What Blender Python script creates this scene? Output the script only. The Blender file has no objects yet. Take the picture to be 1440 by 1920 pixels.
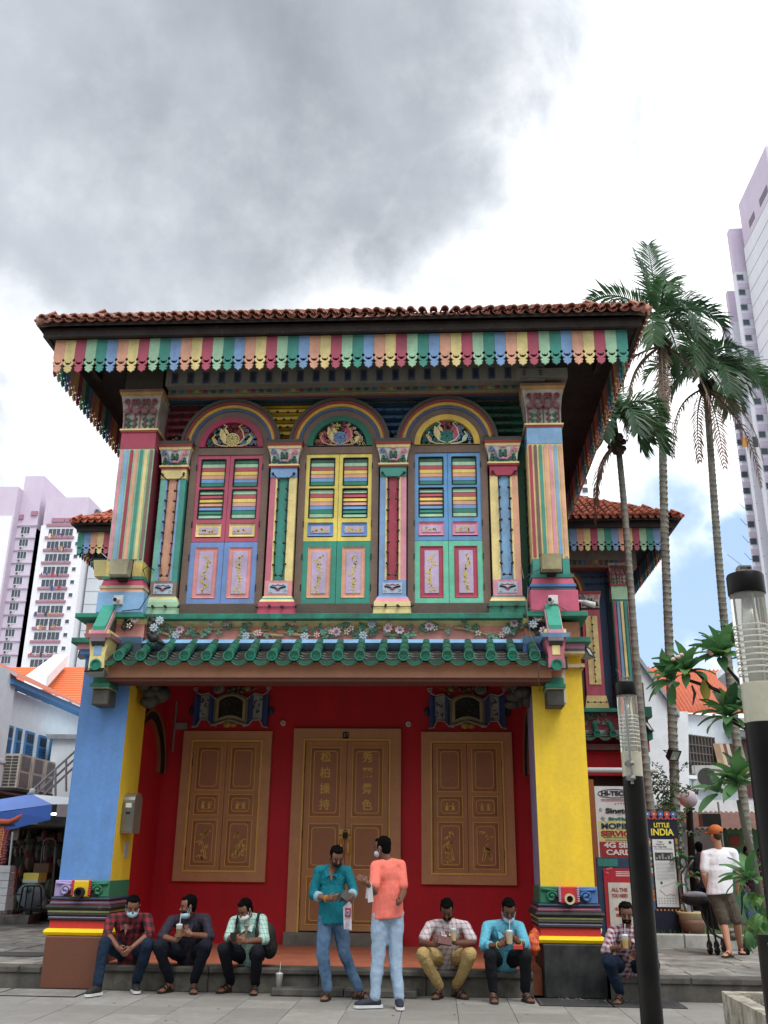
import bpy, bmesh, math, random
from mathutils import Vector, Matrix, noise as mnoise
random.seed(7)
S = bpy.context.scene
C = S.collection
RAD = math.radians
# ------------------------------------------------------------ camera
F, YAW, PIT, ROL, EYE = 1765., RAD(3.3), RAD(20.25), RAD(.65), 1.53
cy_, sy_, cp_, sp_, cr_, sr_ = math.cos(YAW), math.sin(YAW), math.cos(PIT), math.sin(PIT), math.cos(ROL), math.sin(ROL)
FW = Vector((-sy_*cp_, cy_*cp_, sp_)); R0 = Vector((cy_, sy_, 0)); U0 = R0.cross(FW)
RT = R0*cr_+U0*sr_; UP = U0*cr_-R0*sr_
cam = bpy.data.objects.new('camera', bpy.data.cameras.new('camera')); C.objects.link(cam)
cam.matrix_world = Matrix(((RT.x, UP.x, -FW.x, 0), (RT.y, UP.y, -FW.y, 0), (RT.z, UP.z, -FW.z, EYE), (0, 0, 0, 1)))
cam.data.sensor_fit = 'VERTICAL'; cam.data.sensor_height = 36; cam.data.lens = 36*F/1920
cam.data.clip_start = .05; cam.data.clip_end = 3000
S.camera = cam
S.view_settings.view_transform = 'Standard'; S.view_settings.look = 'None'
S.view_settings.gamma = 1; S.view_settings.exposure = EXPOSURE = 0.85
# ------------------------------------------------------------ sky and sun
W = bpy.data.worlds.new('World'); S.world = W; W.use_nodes = True
def ray(px, py): return (FW+RT*((px-720)/F)-UP*((py-960)/F)).normalized()
def build_sky():
    nt = W.node_tree; N = nt.nodes; L = nt.links; N.clear()
    out = N.new('ShaderNodeOutputWorld'); bg = N.new('ShaderNodeBackground'); L.new(bg.outputs[0], out.inputs[0])
    sky = N.new('ShaderNodeTexSky'); sky.sky_type = 'NISHITA'; sky.sun_disc = False
    sky.sun_elevation = RAD(58); sky.sun_rotation = RAD(150)
    tc = N.new('ShaderNodeTexCoord')
    def val(x):
        return x
    def math_(op, a, b=None, c=None, clamp=False):
        n = N.new('ShaderNodeMath'); n.operation = op; n.use_clamp = clamp
        for i, v in enumerate((a, b, c)):
            if v is None: continue
            if isinstance(v, (int, float)): n.inputs[i].default_value = v
            else: L.new(v, n.inputs[i])
        return n.outputs[0]
    def noise(scale, det=6, rough=.55, dist=0., vec=None):
        n = N.new('ShaderNodeTexNoise'); n.inputs['Scale'].default_value = scale; n.inputs['Detail'].default_value = det
        n.inputs['Roughness'].default_value = rough; n.inputs['Distortion'].default_value = dist
        L.new(vec or tc.outputs['Generated'], n.inputs['Vector']); return n
    def mr(v, a, b, c=0., d=1.):
        n = N.new('ShaderNodeMapRange'); n.interpolation_type = 'SMOOTHSTEP'
        L.new(v, n.inputs[0])
        for i, x in enumerate((a, b, c, d)): n.inputs[i+1].default_value = x
        return n.outputs[0]
    warp = noise(2.9, 9, .58)
    vm = N.new('ShaderNodeVectorMath'); vm.operation = 'MULTIPLY_ADD'
    L.new(warp.outputs['Color'], vm.inputs[0]); vm.inputs[1].default_value = (.40, .40, .40)
    sub = N.new('ShaderNodeVectorMath'); sub.operation = 'ADD'; L.new(tc.outputs['Generated'], sub.inputs[0]); sub.inputs[1].default_value = (-.20, -.20, -.20)
    L.new(sub.outputs[0], vm.inputs[2])
    fine = noise(9, 6, .6)
    def blob(px, py, r, soft=.38, vec=vm.outputs[0]):
        d = ray(px, py)
        n = N.new('ShaderNodeVectorMath'); n.operation = 'DISTANCE'; L.new(vec, n.inputs[0]); n.inputs[1].default_value = d
        return mr(n.outputs['Value'], r*(1-soft), r*(1+soft), 1., 0.)
    def union(items):
        o = items[0]
        for i in items[1:]: o = math_('MAXIMUM', o, i)
        return o
    dark = union([blob(560, 150, .20, .8), blob(800, 300, .12, .8), blob(300, 60, .14, .8)])
    grey = union([blob(330, 60, .30), blob(620, 170, .22, .55), blob(100, 260, .22), blob(780, 310, .10, .8), blob(430, 360, .17, .6), blob(160, -200, .45), blob(880, 400, .10, .7), blob(200, 470, .10, .9)])
    gen = mr(noise(1.5, 6, .55, .3).outputs[0], .42, .62)          # clouds everywhere else
    thick = math_('MULTIPLY', grey, mr(fine.outputs[0], .2, .62, .84, 1.))
    # distance from the photographed part of the sky, so that the generic clouds take over outside it
    far = blob(720, 500, 1.1, .25, tc.outputs['Generated'])
    thick = math_('MAXIMUM', thick, math_('MULTIPLY', math_('SUBTRACT', 1., far), math_('MULTIPLY', gen, .6)))
    blue = union([blob(1300, 1140, .085, .5), blob(1250, 960, .075, .6), blob(1180, 1230, .07, .5), blob(1340, 1230, .05, .5), blob(1030, 870, .03), blob(1440, 1050, .07)])
    blue = math_('MAXIMUM', blue, math_('MULTIPLY', math_('SUBTRACT', 1., far), math_('SUBTRACT', 1., mr(noise(2.2, 5, .5, .2).outputs[0], .36, .5))))
    white = N.new('ShaderNodeMix'); white.data_type = 'RGBA'
    puff = mr(noise(4.2, 9, .6, .6).outputs[0], .30, .56)
    L.new(puff, white.inputs[0]); white.inputs[6].default_value = (.40, .435, .49, 1); white.inputs[7].default_value = (1.02, 1.03, 1.04, 1)
    gm = N.new('ShaderNodeMix'); gm.data_type = 'RGBA'; L.new(thick, gm.inputs[0]); L.new(white.outputs[2], gm.inputs[6])
    gcol = N.new('ShaderNodeMix'); gcol.data_type = 'RGBA'; gn = mr(noise(3.2, 9, .55, .5).outputs[0], .30, .70); L.new(math_('MULTIPLY_ADD', dark, -.55, math_('MULTIPLY_ADD', gn, .55, .5), clamp=True), gcol.inputs[0])
    gcol.inputs[6].default_value = (.215, .235, .265, 1); gcol.inputs[7].default_value = (.37, .40, .44, 1); L.new(gcol.outputs[2], gm.inputs[7])
    sk = N.new('ShaderNodeVectorMath'); sk.operation = 'SCALE'; L.new(sky.outputs[0], sk.inputs[0]); sk.inputs['Scale'].default_value = .08/SKYK
    tint = N.new('ShaderNodeMix'); tint.data_type = 'RGBA'; tint.inputs[0].default_value = .75; L.new(sk.outputs[0], tint.inputs[6]); tint.inputs[7].default_value = (.34, .47, .66, 1)
    bm_ = N.new('ShaderNodeMix'); bm_.data_type = 'RGBA'; L.new(blue, bm_.inputs[0])
    L.new(gm.outputs[2], bm_.inputs[6]); L.new(tint.outputs[2], bm_.inputs[7])
    sc = N.new('ShaderNodeVectorMath'); sc.operation = 'SCALE'; sc.inputs['Scale'].default_value = SKYK; L.new(bm_.outputs[2], sc.inputs[0])
    L.new(sc.outputs[0], bg.inputs[0]); bg.inputs[1].default_value = 1.0
SKYK = 1.0
build_sky()
sun = bpy.data.objects.new('sun', bpy.data.lights.new('sun', 'SUN')); C.objects.link(sun)
sun.data.energy = 1.3; sun.data.angle = RAD(32); sun.data.color = (1, .96, .9)
sd = Vector((math.sin(RAD(150))*math.cos(RAD(58)), math.cos(RAD(150))*math.cos(RAD(58)), math.sin(RAD(58))))
sun.rotation_euler = sd.to_track_quat('Z', 'Y').to_euler()
# ------------------------------------------------------------ helpers
def PX(px, py, y):                       # where the sight line through a spot of the view meets the plane at depth y
    d = ray(px, py); t = y/d.y; return d.x*t, EYE+d.z*t
def PW(px, py, y):
    x, z = PX(px, py, y); return Vector((x, y, z))
def PZ(px, py, z=0.):                    # ... meets the level z
    d = ray(px, py); t = (z-EYE)/d.z; return Vector((d.x*t, d.y*t, z))
def ZZ(py, y, px=640): return PX(px, py, y)[1]
def XX(px, y, py=1000): return PX(px, py, y)[0]
def lin(h):
    h = h.lstrip('#'); o = []
    for i in (0, 2, 4):
        v = int(h[i:i+2], 16)/255; o.append(v/12.92 if v < .04045 else ((v+.055)/1.055)**2.4)
    return (*o, 1)
_M = {}
def paint(hexc, rough=.6, dirt=.35, bump=.2, sc=1., dcol='4a463e', metal=0., streak=.5, spec=.3, coat=0.):
    key = (hexc, rough, dirt, bump, sc, dcol, metal, streak)
    if key in _M: return _M[key]
    m = bpy.data.materials.new('paint_'+hexc.lstrip('#')); m.use_nodes = True; nt = m.node_tree; N = nt.nodes; L = nt.links
    b = N['Principled BSDF']; b.inputs['Roughness'].default_value = rough; b.inputs['Metallic'].default_value = metal
    b.inputs['Specular IOR Level'].default_value = spec
    g = N.new('ShaderNodeNewGeometry')
    def nz(scale, vec=None, det=4):
        n = N.new('ShaderNodeTexNoise'); n.inputs['Scale'].default_value = scale; n.inputs['Detail'].default_value = det
        n.inputs['Roughness'].default_value = .6; L.new(vec or g.outputs['Position'], n.inputs['Vector']); return n.outputs[0]
    st = N.new('ShaderNodeMapping'); st.inputs['Scale'].default_value = (5*sc, 5*sc, .7*sc); L.new(g.outputs['Position'], st.inputs[0])
    a = nz(3.5*sc); c = nz(1.6, st.outputs[0]); d = nz(34*sc, None, 3)
    mx = N.new('ShaderNodeMath'); mx.operation = 'MULTIPLY_ADD'; L.new(c, mx.inputs[0]); mx.inputs[1].default_value = streak; L.new(a, mx.inputs[2])
    r = N.new('ShaderNodeMapRange'); L.new(mx.outputs[0], r.inputs[0]); r.inputs[1].default_value = .55+.25*(streak-.5); r.inputs[2].default_value = .95+.4*(streak-.5); r.inputs[4].default_value = dirt
    mi = N.new('ShaderNodeMix'); mi.data_type = 'RGBA'; L.new(r.outputs[0], mi.inputs[0]); mi.inputs[6].default_value = lin(hexc); mi.inputs[7].default_value = lin(dcol)
    r2 = N.new('ShaderNodeMapRange'); L.new(d, r2.inputs[0]); r2.inputs[1].default_value = .3; r2.inputs[2].default_value = .75; r2.inputs[3].default_value = .92; r2.inputs[4].default_value = 1.05
    if dirt >= .3 and bump > 0:
        ch = nz(21*sc, None, 5); rc = N.new('ShaderNodeMapRange'); L.new(ch, rc.inputs[0]); rc.inputs[1].default_value = .60; rc.inputs[2].default_value = .70; rc.inputs[4].default_value = .38*min(1, dirt*1.6)
        m3 = N.new('ShaderNodeMix'); m3.data_type = 'RGBA'; L.new(rc.outputs[0], m3.inputs[0]); L.new(mi.outputs[2], m3.inputs[6]); m3.inputs[7].default_value = lin('8e887c' if dirt < .5 else dcol); mi = m3
    mu = N.new('ShaderNodeVectorMath'); mu.operation = 'SCALE'; L.new(mi.outputs[2], mu.inputs[0]); L.new(r2.outputs[0], mu.inputs['Scale'])
    L.new(mu.outputs[0], b.inputs['Base Color'])
    if bump:
        bp = N.new('ShaderNodeBump'); bp.inputs['Strength'].default_value = bump; bp.inputs['Distance'].default_value = .01; L.new(d, bp.inputs['Height']); L.new(bp.outputs[0], b.inputs['Normal'])
    if coat: b.inputs['Coat Weight'].default_value = coat
    _M[key] = m; return m
# palette
PEACH, YEL, CRIM, MINT, TEAL, BLUE = [paint(c) for c in ('e8ae92', 'f0dc98', 'bc5a70', 'aed8b4', '489a8c', '86aad6')]
PAL6 = [PEACH, YEL, CRIM, MINT, TEAL, BLUE]
PINK = paint('e89c9a'); LILAC = paint('c8b4d6'); WHITE = paint('d8d8d2'); BROWN = paint('786256', dirt=.4); DKGREEN = paint('1f5a48')
RED = paint('9e2030', dirt=.15); BLACK = paint('17171a', dirt=.1); GOLD = paint('e0b860', dirt=.15, dcol='8a6a34'); MOSS = paint('3c3e36', dirt=.7, bump=.6)
LPINK = paint('e49cb0'); SKYB = paint('8ab6de'); CREAM = paint('e6dcc0'); NAVY = paint('23405c'); GLAZE = paint('1e6b55', rough=.3, dirt=.55, spec=.6)
YELLOWW = paint('f0ca34', dirt=.29, bump=.12, dcol='b49a44', sc=.7, streak=1.); BLUEW = paint('6290cc', dirt=.5, bump=.15, dcol='5878a4', sc=.7, streak=1.); REDW = paint('c81e2a', dirt=.29, bump=.12, dcol='7a2228', sc=.6, streak=1.)
STONE = paint('7c7a72', rough=.85, dirt=.6, bump=.5); GRAN = paint('5f5d57', rough=.8, dirt=.7, bump=.4, dcol='2c2b28')
TERRA = paint('b4694e', rough=.7, dirt=.45, dcol='6b4a40'); DARKW = paint('241f1e', rough=.8, dirt=.3)
STEEL = paint('9a9a98', rough=.35, dirt=.2, metal=.8); LAMPBLK = paint('060607', rough=.42, dirt=.1, bump=.05, spec=.14)

def mesh_from(v, f, mats, mi=None, smooth=False, name='mesh'):
    me = bpy.data.meshes.new(name); me.from_pydata(v, [], f)
    for m in mats: me.materials.append(m)
    if mi: me.polygons.foreach_set('material_index', mi)
    if smooth: me.polygons.foreach_set('use_smooth', [True]*len(me.polygons))
    me.update(); return me
WL = {}
def place(o, parent=None, local=False):
    C.objects.link(o)
    if parent is not None:
        o.parent = parent
        if not local: o.matrix_parent_inverse = Matrix.Translation(-WL.get(parent.name, Vector()))
    return o
def thing(name, loc, label, cat, group=None, kind=None):
    o = bpy.data.objects.new(name, None); o.location = loc; o.empty_display_size = .2; C.objects.link(o)
    WL[o.name] = Vector(loc); tag(o, label, cat, group, kind); return o
def tag(o, label=None, cat=None, group=None, kind=None):
    if label: o['label'] = label
    if cat: o['category'] = cat
    if group: o['group'] = group
    if kind: o['kind'] = kind
    return o
def inst(name, me, parent, loc=(0, 0, 0), rot=(0, 0, 0), scale=(1, 1, 1)):
    o = bpy.data.objects.new(name, me); o.location = loc; o.rotation_euler = rot; o.scale = scale
    return place(o, parent)
class MB:
    def __init__(s, *mats): s.v = []; s.f = []; s.mi = []; s.mats = list(mats) or [WHITE]; s.cur = 0
    def m(s, mat):
        if mat not in s.mats: s.mats.append(mat)
        s.cur = s.mats.index(mat); return s
    def add(s, v, f):
        n = len(s.v); s.v += [tuple(p) for p in v]; s.f += [tuple(i+n for i in q) for q in f]; s.mi += [s.cur]*len(f); return s
    def box(s, x0, x1, y0, y1, z0, z1, tx=0, ty=0, c=0.):
        # tx/ty: how much wider the top is on every side; c: chamfer of the front (low y) edges
        if c:
            v = []
            for z, e in ((z0, 0), (z0+c, 1), (z1-c, 1), (z1, 0)):
                k = (1-e)*c
                v += [(x0+c if e else x0+c, y0+k, z), (x1-c, y0+k, z), (x1-k*0, y0+c, z), (x1, y1, z), (x0, y1, z), (x0, y0+c, z)]
            f = [(5, 4, 3, 2, 1, 0), (18, 19, 20, 21, 22, 23)]
            for r in range(3):
                for i in range(6): a = r*6+i; b = r*6+(i+1) % 6; f.append((a, b, b+6, a+6))
            return s.add(v, f)
        v = [(x0, y0, z0), (x1, y0, z0), (x1, y1, z0), (x0, y1, z0), (x0-tx, y0-ty, z1), (x1+tx, y0-ty, z1), (x1+tx, y1+ty, z1), (x0-tx, y1+ty, z1)]
        return s.add(v, [(0, 3, 2, 1), (4, 5, 6, 7), (0, 1, 5, 4), (1, 2, 6, 5), (2, 3, 7, 6), (3, 0, 4, 7)])
    def prism(s, pts, y0, y1, axis='y'):
        # pts: outline in (x,z); extruded along y (or in (y,z) along x, or (x,y) along z)
        n = len(pts)
        def P(p, t): return (p[0], t, p[1]) if axis == 'y' else ((t, p[0], p[1]) if axis == 'x' else (p[0], p[1], t))
        v = [P(p, y0) for p in pts]+[P(p, y1) for p in pts]
        ar = sum(pts[i][0]*pts[(i+1) % n][1]-pts[(i+1) % n][0]*pts[i][1] for i in range(n))
        flip = (ar < 0) ^ (axis != 'y')
        f = [tuple(range(n)), tuple(range(2*n-1, n-1, -1))]+[(i+n, (i+1) % n+n, (i+1) % n, i) for i in range(n)]
        if flip: f = [q[::-1] for q in f]
        return s.add(v, f)
    def ring(s, cx, cz, r0, r1, y0, y1, a0=0., a1=math.pi, n=24, sx=1., sz=1., axis='y'):
        v = []; f = []
        for i in range(n+1):
            a = a0+(a1-a0)*i/n; c, d = math.cos(a), math.sin(a)
            for r, y in ((r0, y0), (r1, y0), (r1, y1), (r0, y1)):
                p = (cx+c*r*sx, cz+d*r*sz); v.append((p[0], y, p[1]) if axis == 'y' else (y, p[0], p[1]))
        for i in range(n):
            for k in range(4): a = i*4+k; b = i*4+(k+1) % 4; f.append((a, b, b+4, a+4))
        f += [(3, 2, 1, 0), tuple(n*4+k for k in range(4))]
        if axis == 'y': pass
        return s.add(v, f)
    def tube(s, pts, r, n=6, close=False, cap=True):
        pts = [Vector(p) for p in pts]; k = len(pts); v = []; f = []
        up = Vector((0, 0, 1))
        for i, p in enumerate(pts):
            t = (pts[min(i+1, k-1)]-pts[max(i-1, 0)])
            if close: t = pts[(i+1) % k]-pts[i-1]
            t = t.normalized() if t.length > 1e-9 else Vector((0, 0, 1))
            a = t.cross(up if abs(t.z) < .95 else Vector((0, 1, 0))).normalized(); b = t.cross(a)
            rr = r[i] if isinstance(r, (list, tuple)) else r
            for j in range(n):
                q = 2*math.pi*j/n; v.append(p+a*(math.cos(q)*rr)+b*(math.sin(q)*rr))
        for i in range(k if close else k-1):
            for j in range(n):
                a = i*n+j; b = i*n+(j+1) % n; c = ((i+1) % k)*n+(j+1) % n; d = ((i+1) % k)*n+j; f.append((a, b, c, d))
        if cap and not close: f += [tuple(range(n))[::-1], tuple((k-1)*n+j for j in range(n))]
        return s.add(v, f)
    def lathe(s, prof, cx, cy, n=16, z0=0., a0=0.):
        v = []; f = []; k = len(prof)
        for r, z in prof:
            for j in range(n):
                q = a0+2*math.pi*j/n; v.append((cx+r*math.cos(q), cy+r*math.sin(q), z0+z))
        for i in range(k-1):
            for j in range(n): a = i*n+j; b = i*n+(j+1) % n; f.append((a, b, b+n, a+n))
        f += [tuple(range(n))[::-1], tuple((k-1)*n+j for j in range(n))]
        return s.add(v, f)
    def ell(s, c, r, n=10, m=6, rot=None):
        v = []; f = []; c = Vector(c)
        if isinstance(r, (int, float)): r = (r, r, r)
        for i in range(m+1):
            t = math.pi*i/m
            for j in range(n):
                q = 2*math.pi*j/n; p = Vector((r[0]*math.sin(t)*math.cos(q), r[1]*math.sin(t)*math.sin(q), r[2]*math.cos(t)))
                if rot is not None: p = rot @ p
                v.append(c+p)
        for i in range(m):
            for j in range(n): a = i*n+j; b = i*n+(j+1) % n; f.append((a, a+n, b+n, b))
        return s.add(v, f)
    def cyl(s, a, b, r0, r1=None, n=10): return s.tube([a, b], [r0, r1 if r1 is not None else r0], n)
    def mesh(s, name='mesh', smooth=False): return mesh_from(s.v, s.f, s.mats, s.mi, smooth, name)
    def build(s, name, parent=None, smooth=False, local=False, auto=False, label=None):
        me = s.mesh(name, smooth)
        if auto: me.set_sharp_from_angle(angle=RAD(35)) if hasattr(me, 'set_sharp_from_angle') else None
        o = bpy.data.objects.new(name, me); place(o, parent, local)
        if label: o['label'] = label
        return o
def spiral(cx, cz, r, turns, a0, d=1, n=18, shrink=.15):
    return [(cx+math.cos(a0+d*t*turns*2*math.pi)*r*(1-(1-shrink)*t), cz+math.sin(a0+d*t*turns*2*math.pi)*r*(1-(1-shrink)*t)) for t in [i/n for i in range(n+1)]]
def xz(pts, y): return [(p[0], y, p[1]) for p in pts]
def leafpoly(cx, cz, L, w, a, y0, lobes=3):
    pts = []
    for sgn in (1, -1):
        seq = [(0, 0)]
        for i in range(lobes):
            t0 = (i+.35)/lobes; t1 = (i+.95)/lobes
            seq += [(t0*L, w*(1-.35*t0)), (t1*L, w*.45*(1-.6*t1))]
        seq += [(L, 0)]
        if sgn < 0: seq = seq[::-1][1:-1]
        pts += [(p[0], p[1]*sgn) for p in seq]
    c, s_ = math.cos(a), math.sin(a)
    return [(cx+p[0]*c-p[1]*s_, cz+p[0]*s_+p[1]*c) for p in pts]
def text_mesh(txt, size, mat, depth=.003, bold=0., sp=1.):
    cu = bpy.data.curves.new('txt', 'FONT'); cu.body = txt; cu.size = size; cu.extrude = depth; cu.offset = bold; cu.space_character = sp
    cu.align_x = 'CENTER'; cu.align_y = 'CENTER'
    o = bpy.data.objects.new('txt', cu); me = bpy.data.meshes.new_from_object(o); bpy.data.objects.remove(o); me.materials.clear(); me.materials.append(mat); return me
def text(name, txt, size, mat, loc, parent, rz=0., w=None, bold=0., depth=.003, h=None):
    me = text_mesh(txt, size, mat, depth, bold)
    if w or h:
        xs = [v.co.x for v in me.vertices]; ys = [v.co.y for v in me.vertices]
        if xs:
            kx = w/(max(xs)-min(xs)) if w else 1; ky = h/(max(ys)-min(ys)) if h else 1
            me.transform(Matrix.Diagonal((kx, ky, 1, 1)))
    return inst(name, me, parent, loc, (math.pi/2, 0, rz))
# ============================================================ THE HOUSE, front block
FY = 12.75
house = thing('shophouse', (-1.45, FY, 0), 'two-storey house in rainbow colours with red porch wall and hipped tile roof', 'house')
BY = 15.2                                    # back wall of the porch
def FZ(y): return .29+(y-12.7)*.018          # the porch floor rises a little
# --- porch walls, ceiling
mb = MB(REDW); mb.box(-4.75, 1.85, BY, BY+.25, .2, 4.6); mb.build('porch_wall', house)
MB(REDW).box(-4.6, -4.34, 13.5, BY, .3, 4.6).build('side_wall', house); MB(REDW).box(1.42, 1.68, 13.5, BY, .3, 4.6).build('side_wall', house)
mb = MB(DARKW); mb.box(-4.8, 1.9, 13.02, BY, 4.42, 4.55)
mb.build('porch_ceiling', house)
me = MB(DARKW).box(-4.3, 1.4, 0, .1, 4.28, 4.42).mesh('joist')
for i in range(5): inst('joist', me, house, (0, 13.0+i*.45, 0))
# side arches in the porch
for sx, x in ((1, -4.34), (-1, 1.42)):
    mb = MB(BLACK, GOLD)
    for (r0, r1, d, m) in ((.66, .69, .05, paint('8a5a3a')), (.69, .80, .08, BLACK), (.80, .84, .10, paint('8a5a3a'))):
        mb.m(m); xa, xb = sorted((x, x+sx*d))
        mb.ring(14.2, 2.75, r0, r1, xa, xb, 0, math.pi, 24, 1, 1.05, 'x')
    mb.build('arch_moulding', house)
# --- the two big lower columns
def column(x0, x1, front, inner, ped, band, side):
    c = bpy.data.objects.new('column', None); c.location = ((x0+x1)/2, FY, 0); place(c, house); WL[c.name] = Vector(c.location)
    mb = MB(front, inner)
    v = [(x0, FY, 1.1), (x1, FY, 1.1), (x1, 13.55, 1.1), (x0, 13.55, 1.1), (x0, FY, 4.36), (x1, FY, 4.36), (x1, 13.55, 4.36), (x0, 13.55, 4.36)]
    mb.add(v, [(0, 1, 5, 4), (2, 3, 7, 6)]); mb.m(inner); mb.add(v, [(1, 2, 6, 5)] if side > 0 else [(3, 0, 4, 7)]); mb.m(front); mb.add(v, [(3, 0, 4, 7)] if side > 0 else [(1, 2, 6, 5)])
    mb.add(v, [(4, 5, 6, 7)])
    mb.build('shaft', c)
    # stepped mouldings of the base, each band its own colour, one a painted shadow
    mb = MB(ped).box(x0-.02, x1+.06, 12.58, 13.62, 0, .588, c=.012); mb.build('pedestal', c)
    def roll(z0, z1, out, m, rnd=True):
        out *= .42
        h = (z1-z0)/2; zc = (z0+z1)/2; q = MB(m)
        prof = [(-h*.0, -h), (h*.6, -h*.8), (h, 0), (h*.6, h*.8), (0, h)] if rnd else [(0, -h), (0, h)]
        X0, X1, Y0, Y1 = x0-out, x1+out, FY-out-.03, 13.58+out
        v = []
        for (e, dz) in prof: v += [(X0-e, Y0-e, zc+dz), (X1+e, Y0-e, zc+dz), (X1+e, Y1+e, zc+dz), (X0-e, Y1+e, zc+dz)]
        k = len(prof); f = [(3, 2, 1, 0), tuple(4*(k-1)+i for i in range(4))]
        for r in range(k-1):
            for i in range(4): a = r*4+i; b = r*4+(i+1) % 4; f.append((a, b, b+4, a+4))
        q.add(v, f); q.build('base_moulding', c)
    roll(.588, .672, .10, paint('f2cf10', dirt=.15, dcol='a08838'))
    roll(.672, .77, .075, paint('c33430', dirt=.2), False); roll(.765, .79, .10, BLACK); roll(.79, .812, .095, DLIL); roll(.815, .855, .10, MOSS if side < 0 else paint('26262a'))  # the black roll over the red band is its shadow, painted in
    roll(.855, .885, .115, paint('a8b070')); roll(.885, .95, .135, paint('1b1d22')); roll(.952, .964, .115, DCRM); roll(.967, .979, .105, DLIL); roll(.982, .993, .09, DCRM); roll(1.0, 1.04, .06, paint('2a3a52'))
    # carved collar with rain spout
    mb = MB(band[0]); w = (x1-x0)/3; z0, z1 = 1.04, 1.235
    y0 = FY-.06
    mb.box(x0-.02, x0+w, y0, 13.5, z0, z1, c=.01); mb.m(band[1]).box(x0+w, x1-w, y0-.03, 13.5, z0, z1+.0, c=.012); mb.m(band[2]).box(x1-w, x1+.02, y0, 13.5, z0, z1, c=.01)
    mb.build('carved_collar', c)
    mb = MB(band[3]); r = .012
    for k in range(7):
        for q in (x0+w+.0, x1-w): mb.ell((q, y0-.03, z0+.03+k*.026), (.02, .018, .017), 6, 4)
    mb.m(band[0]); mb.tube(xz(spiral(x0+w*.55, z0+.08, .07, 1.4, 0, 1, 16), y0-.01), .02, 6)
    mb.tube([(x0+.0, y0-.01, z1-.03), (x0+w*.4, y0-.02, z1-.035), (x0+w*.85, y0-.01, z1-.05)], .018, 6)
    mb.m(band[2]); mb.tube(xz(spiral(x1-w*.55, z0+.08, .07, 1.4, math.pi, -1, 16), y0-.01), .02, 6)
    mb.tube([(x1, y0-.01, z1-.03), (x1-w*.4, y0-.02, z1-.035), (x1-w*.85, y0-.01, z1-.05)], .018, 6)
    mb.m(BLACK)
    for s_ in (-1, 1):
        cx = (x0+x1)/2+s_*w*.72; mb.add([(cx-.07, y0-.006, z0+.005), (cx+.06, y0-.006, z0+.005), (cx+.05, y0-.006, z0+.06), (cx, y0-.006, z0+.09), (cx-.05, y0-.006, z0+.05)], [(0, 1, 2, 3, 4)])
    mb.build('scroll_relief', c, smooth=True)['kind'] = 'stuff'
    mb = MB(BLACK if side > 0 else paint('d8c7a0')); cx = (x0+x1)/2
    for i in range(14):
        a0 = 2*math.pi*i/14; a1 = 2*math.pi*(i+1)/14
    mb.ring(cx, z0+.055, .04, .062, y0-.11, y0-.02, 0, 2*math.pi, 16); mb.m(BLACK).ring(cx, z0+.055, 0., .041, y0-.05, y0-.03, 0, 2*math.pi, 16)
    mb.build('rain_spout', c)
    return c
DLIL = paint('8f84a6', dirt=.4); DCRM = paint('86384a', dirt=.4)
LAV = paint('8d86a8', dirt=.3)
YELIN = paint('c99a22', dirt=.15, bump=.1, dcol='a08838')
column(-4.868, -4.2, BLUEW, YELLOWW, paint('6b4232', dirt=.2), (paint('a596c4'), paint('e6bf20'), paint('2c7a5a'), paint('bc2f38')), 1)
column(1.278, 1.95, YELLOWW, LAV, paint('15171b', dirt=.25, dcol='6a6a66'), (paint('2b6f55'), paint('bf2a34'), paint('4b78b4'), paint('b993b4')), -1)
# band high on the right column (visible beside the canopy)
mb = MB(paint('cdb98f')).box(1.93, 1.985, 12.66, 13.5, 3.97, 4.02); mb.box(1.60, 1.985, 12.665, 12.75, 3.97, 4.015); mb.build('neck_band', house)
# --- doors of the porch
DBR = paint('bc885c', rough=.55, dirt=.2, bump=.08, dcol='6e4a34'); DBR2 = paint('a87452', rough=.5, dirt=.2, bump=.08, dcol='6e4a34'); FRM = paint('c8946a', rough=.6, dirt=.2, bump=.08, dcol='7e5638')
def goldrect(mb, x0, x1, z0, z1, y, w=.012, notch=0., d=.008):
    mb.m(GOLD)
    if notch:
        n = notch
        pts = [(x0+n, z0), (x1-n, z0), (x1, z0+n), (x1, z1-n), (x1-n, z1), (x0+n, z1), (x0, z1-n), (x0, z0+n)]
        for i in range(8):
            a, b = pts[i], pts[(i+1) % 8]; dx, dz = b[0]-a[0], b[1]-a[1]; l = math.hypot(dx, dz); nx, nz = -dz/l*w*.4, dx/l*w*.4
            mb.prism([(a[0]-nx, a[1]-nz), (b[0]-nx, b[1]-nz), (b[0]+nx, b[1]+nz), (a[0]+nx, a[1]+nz)], y-d, y)
    else:
        mb.box(x0, x1, y-d, y, z1-w, z1); mb.box(x0, x1, y-d, y, z0, z0+w); mb.box(x0, x0+w, y-d, y, z0+w, z1-w); mb.box(x1-w, x1, y-d, y, z0+w, z1-w)
def bamboo(x0, x1, z0, z1, y, flip, seed):
    rn = random.Random(seed); mb = MB(GOLD); w, h = x1-x0, z1-z0
    X = lambda t: x0+w*(1-t if flip else t)
    for k in range(2):
        pts = [(X(.75-.12*k-.5*t+.1*math.sin(t*3)), y, z0+h*(.06+.62*t)) for t in (0, .3, .6, .85)]
        mb.tube(pts, [.010, .008, .006, .004], 4)
    for k in range(11):
        bx, bz = X(rn.uniform(.2, .75)), z0+h*rn.uniform(.12, .92)
        for j in range(3):
            a = rn.uniform(-2.9, -.2); L = rn.uniform(.05, .1)
            c, s_ = math.cos(a), math.sin(a)
            mb.prism([(bx, bz), (bx+c*L*.5-s_*.011, bz+s_*L*.5+c*.011), (bx+c*L, bz+s_*L), (bx+c*L*.5+s_*.011, bz+s_*L*.5-c*.011)], y-.004, y+.006)
    return mb
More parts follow.
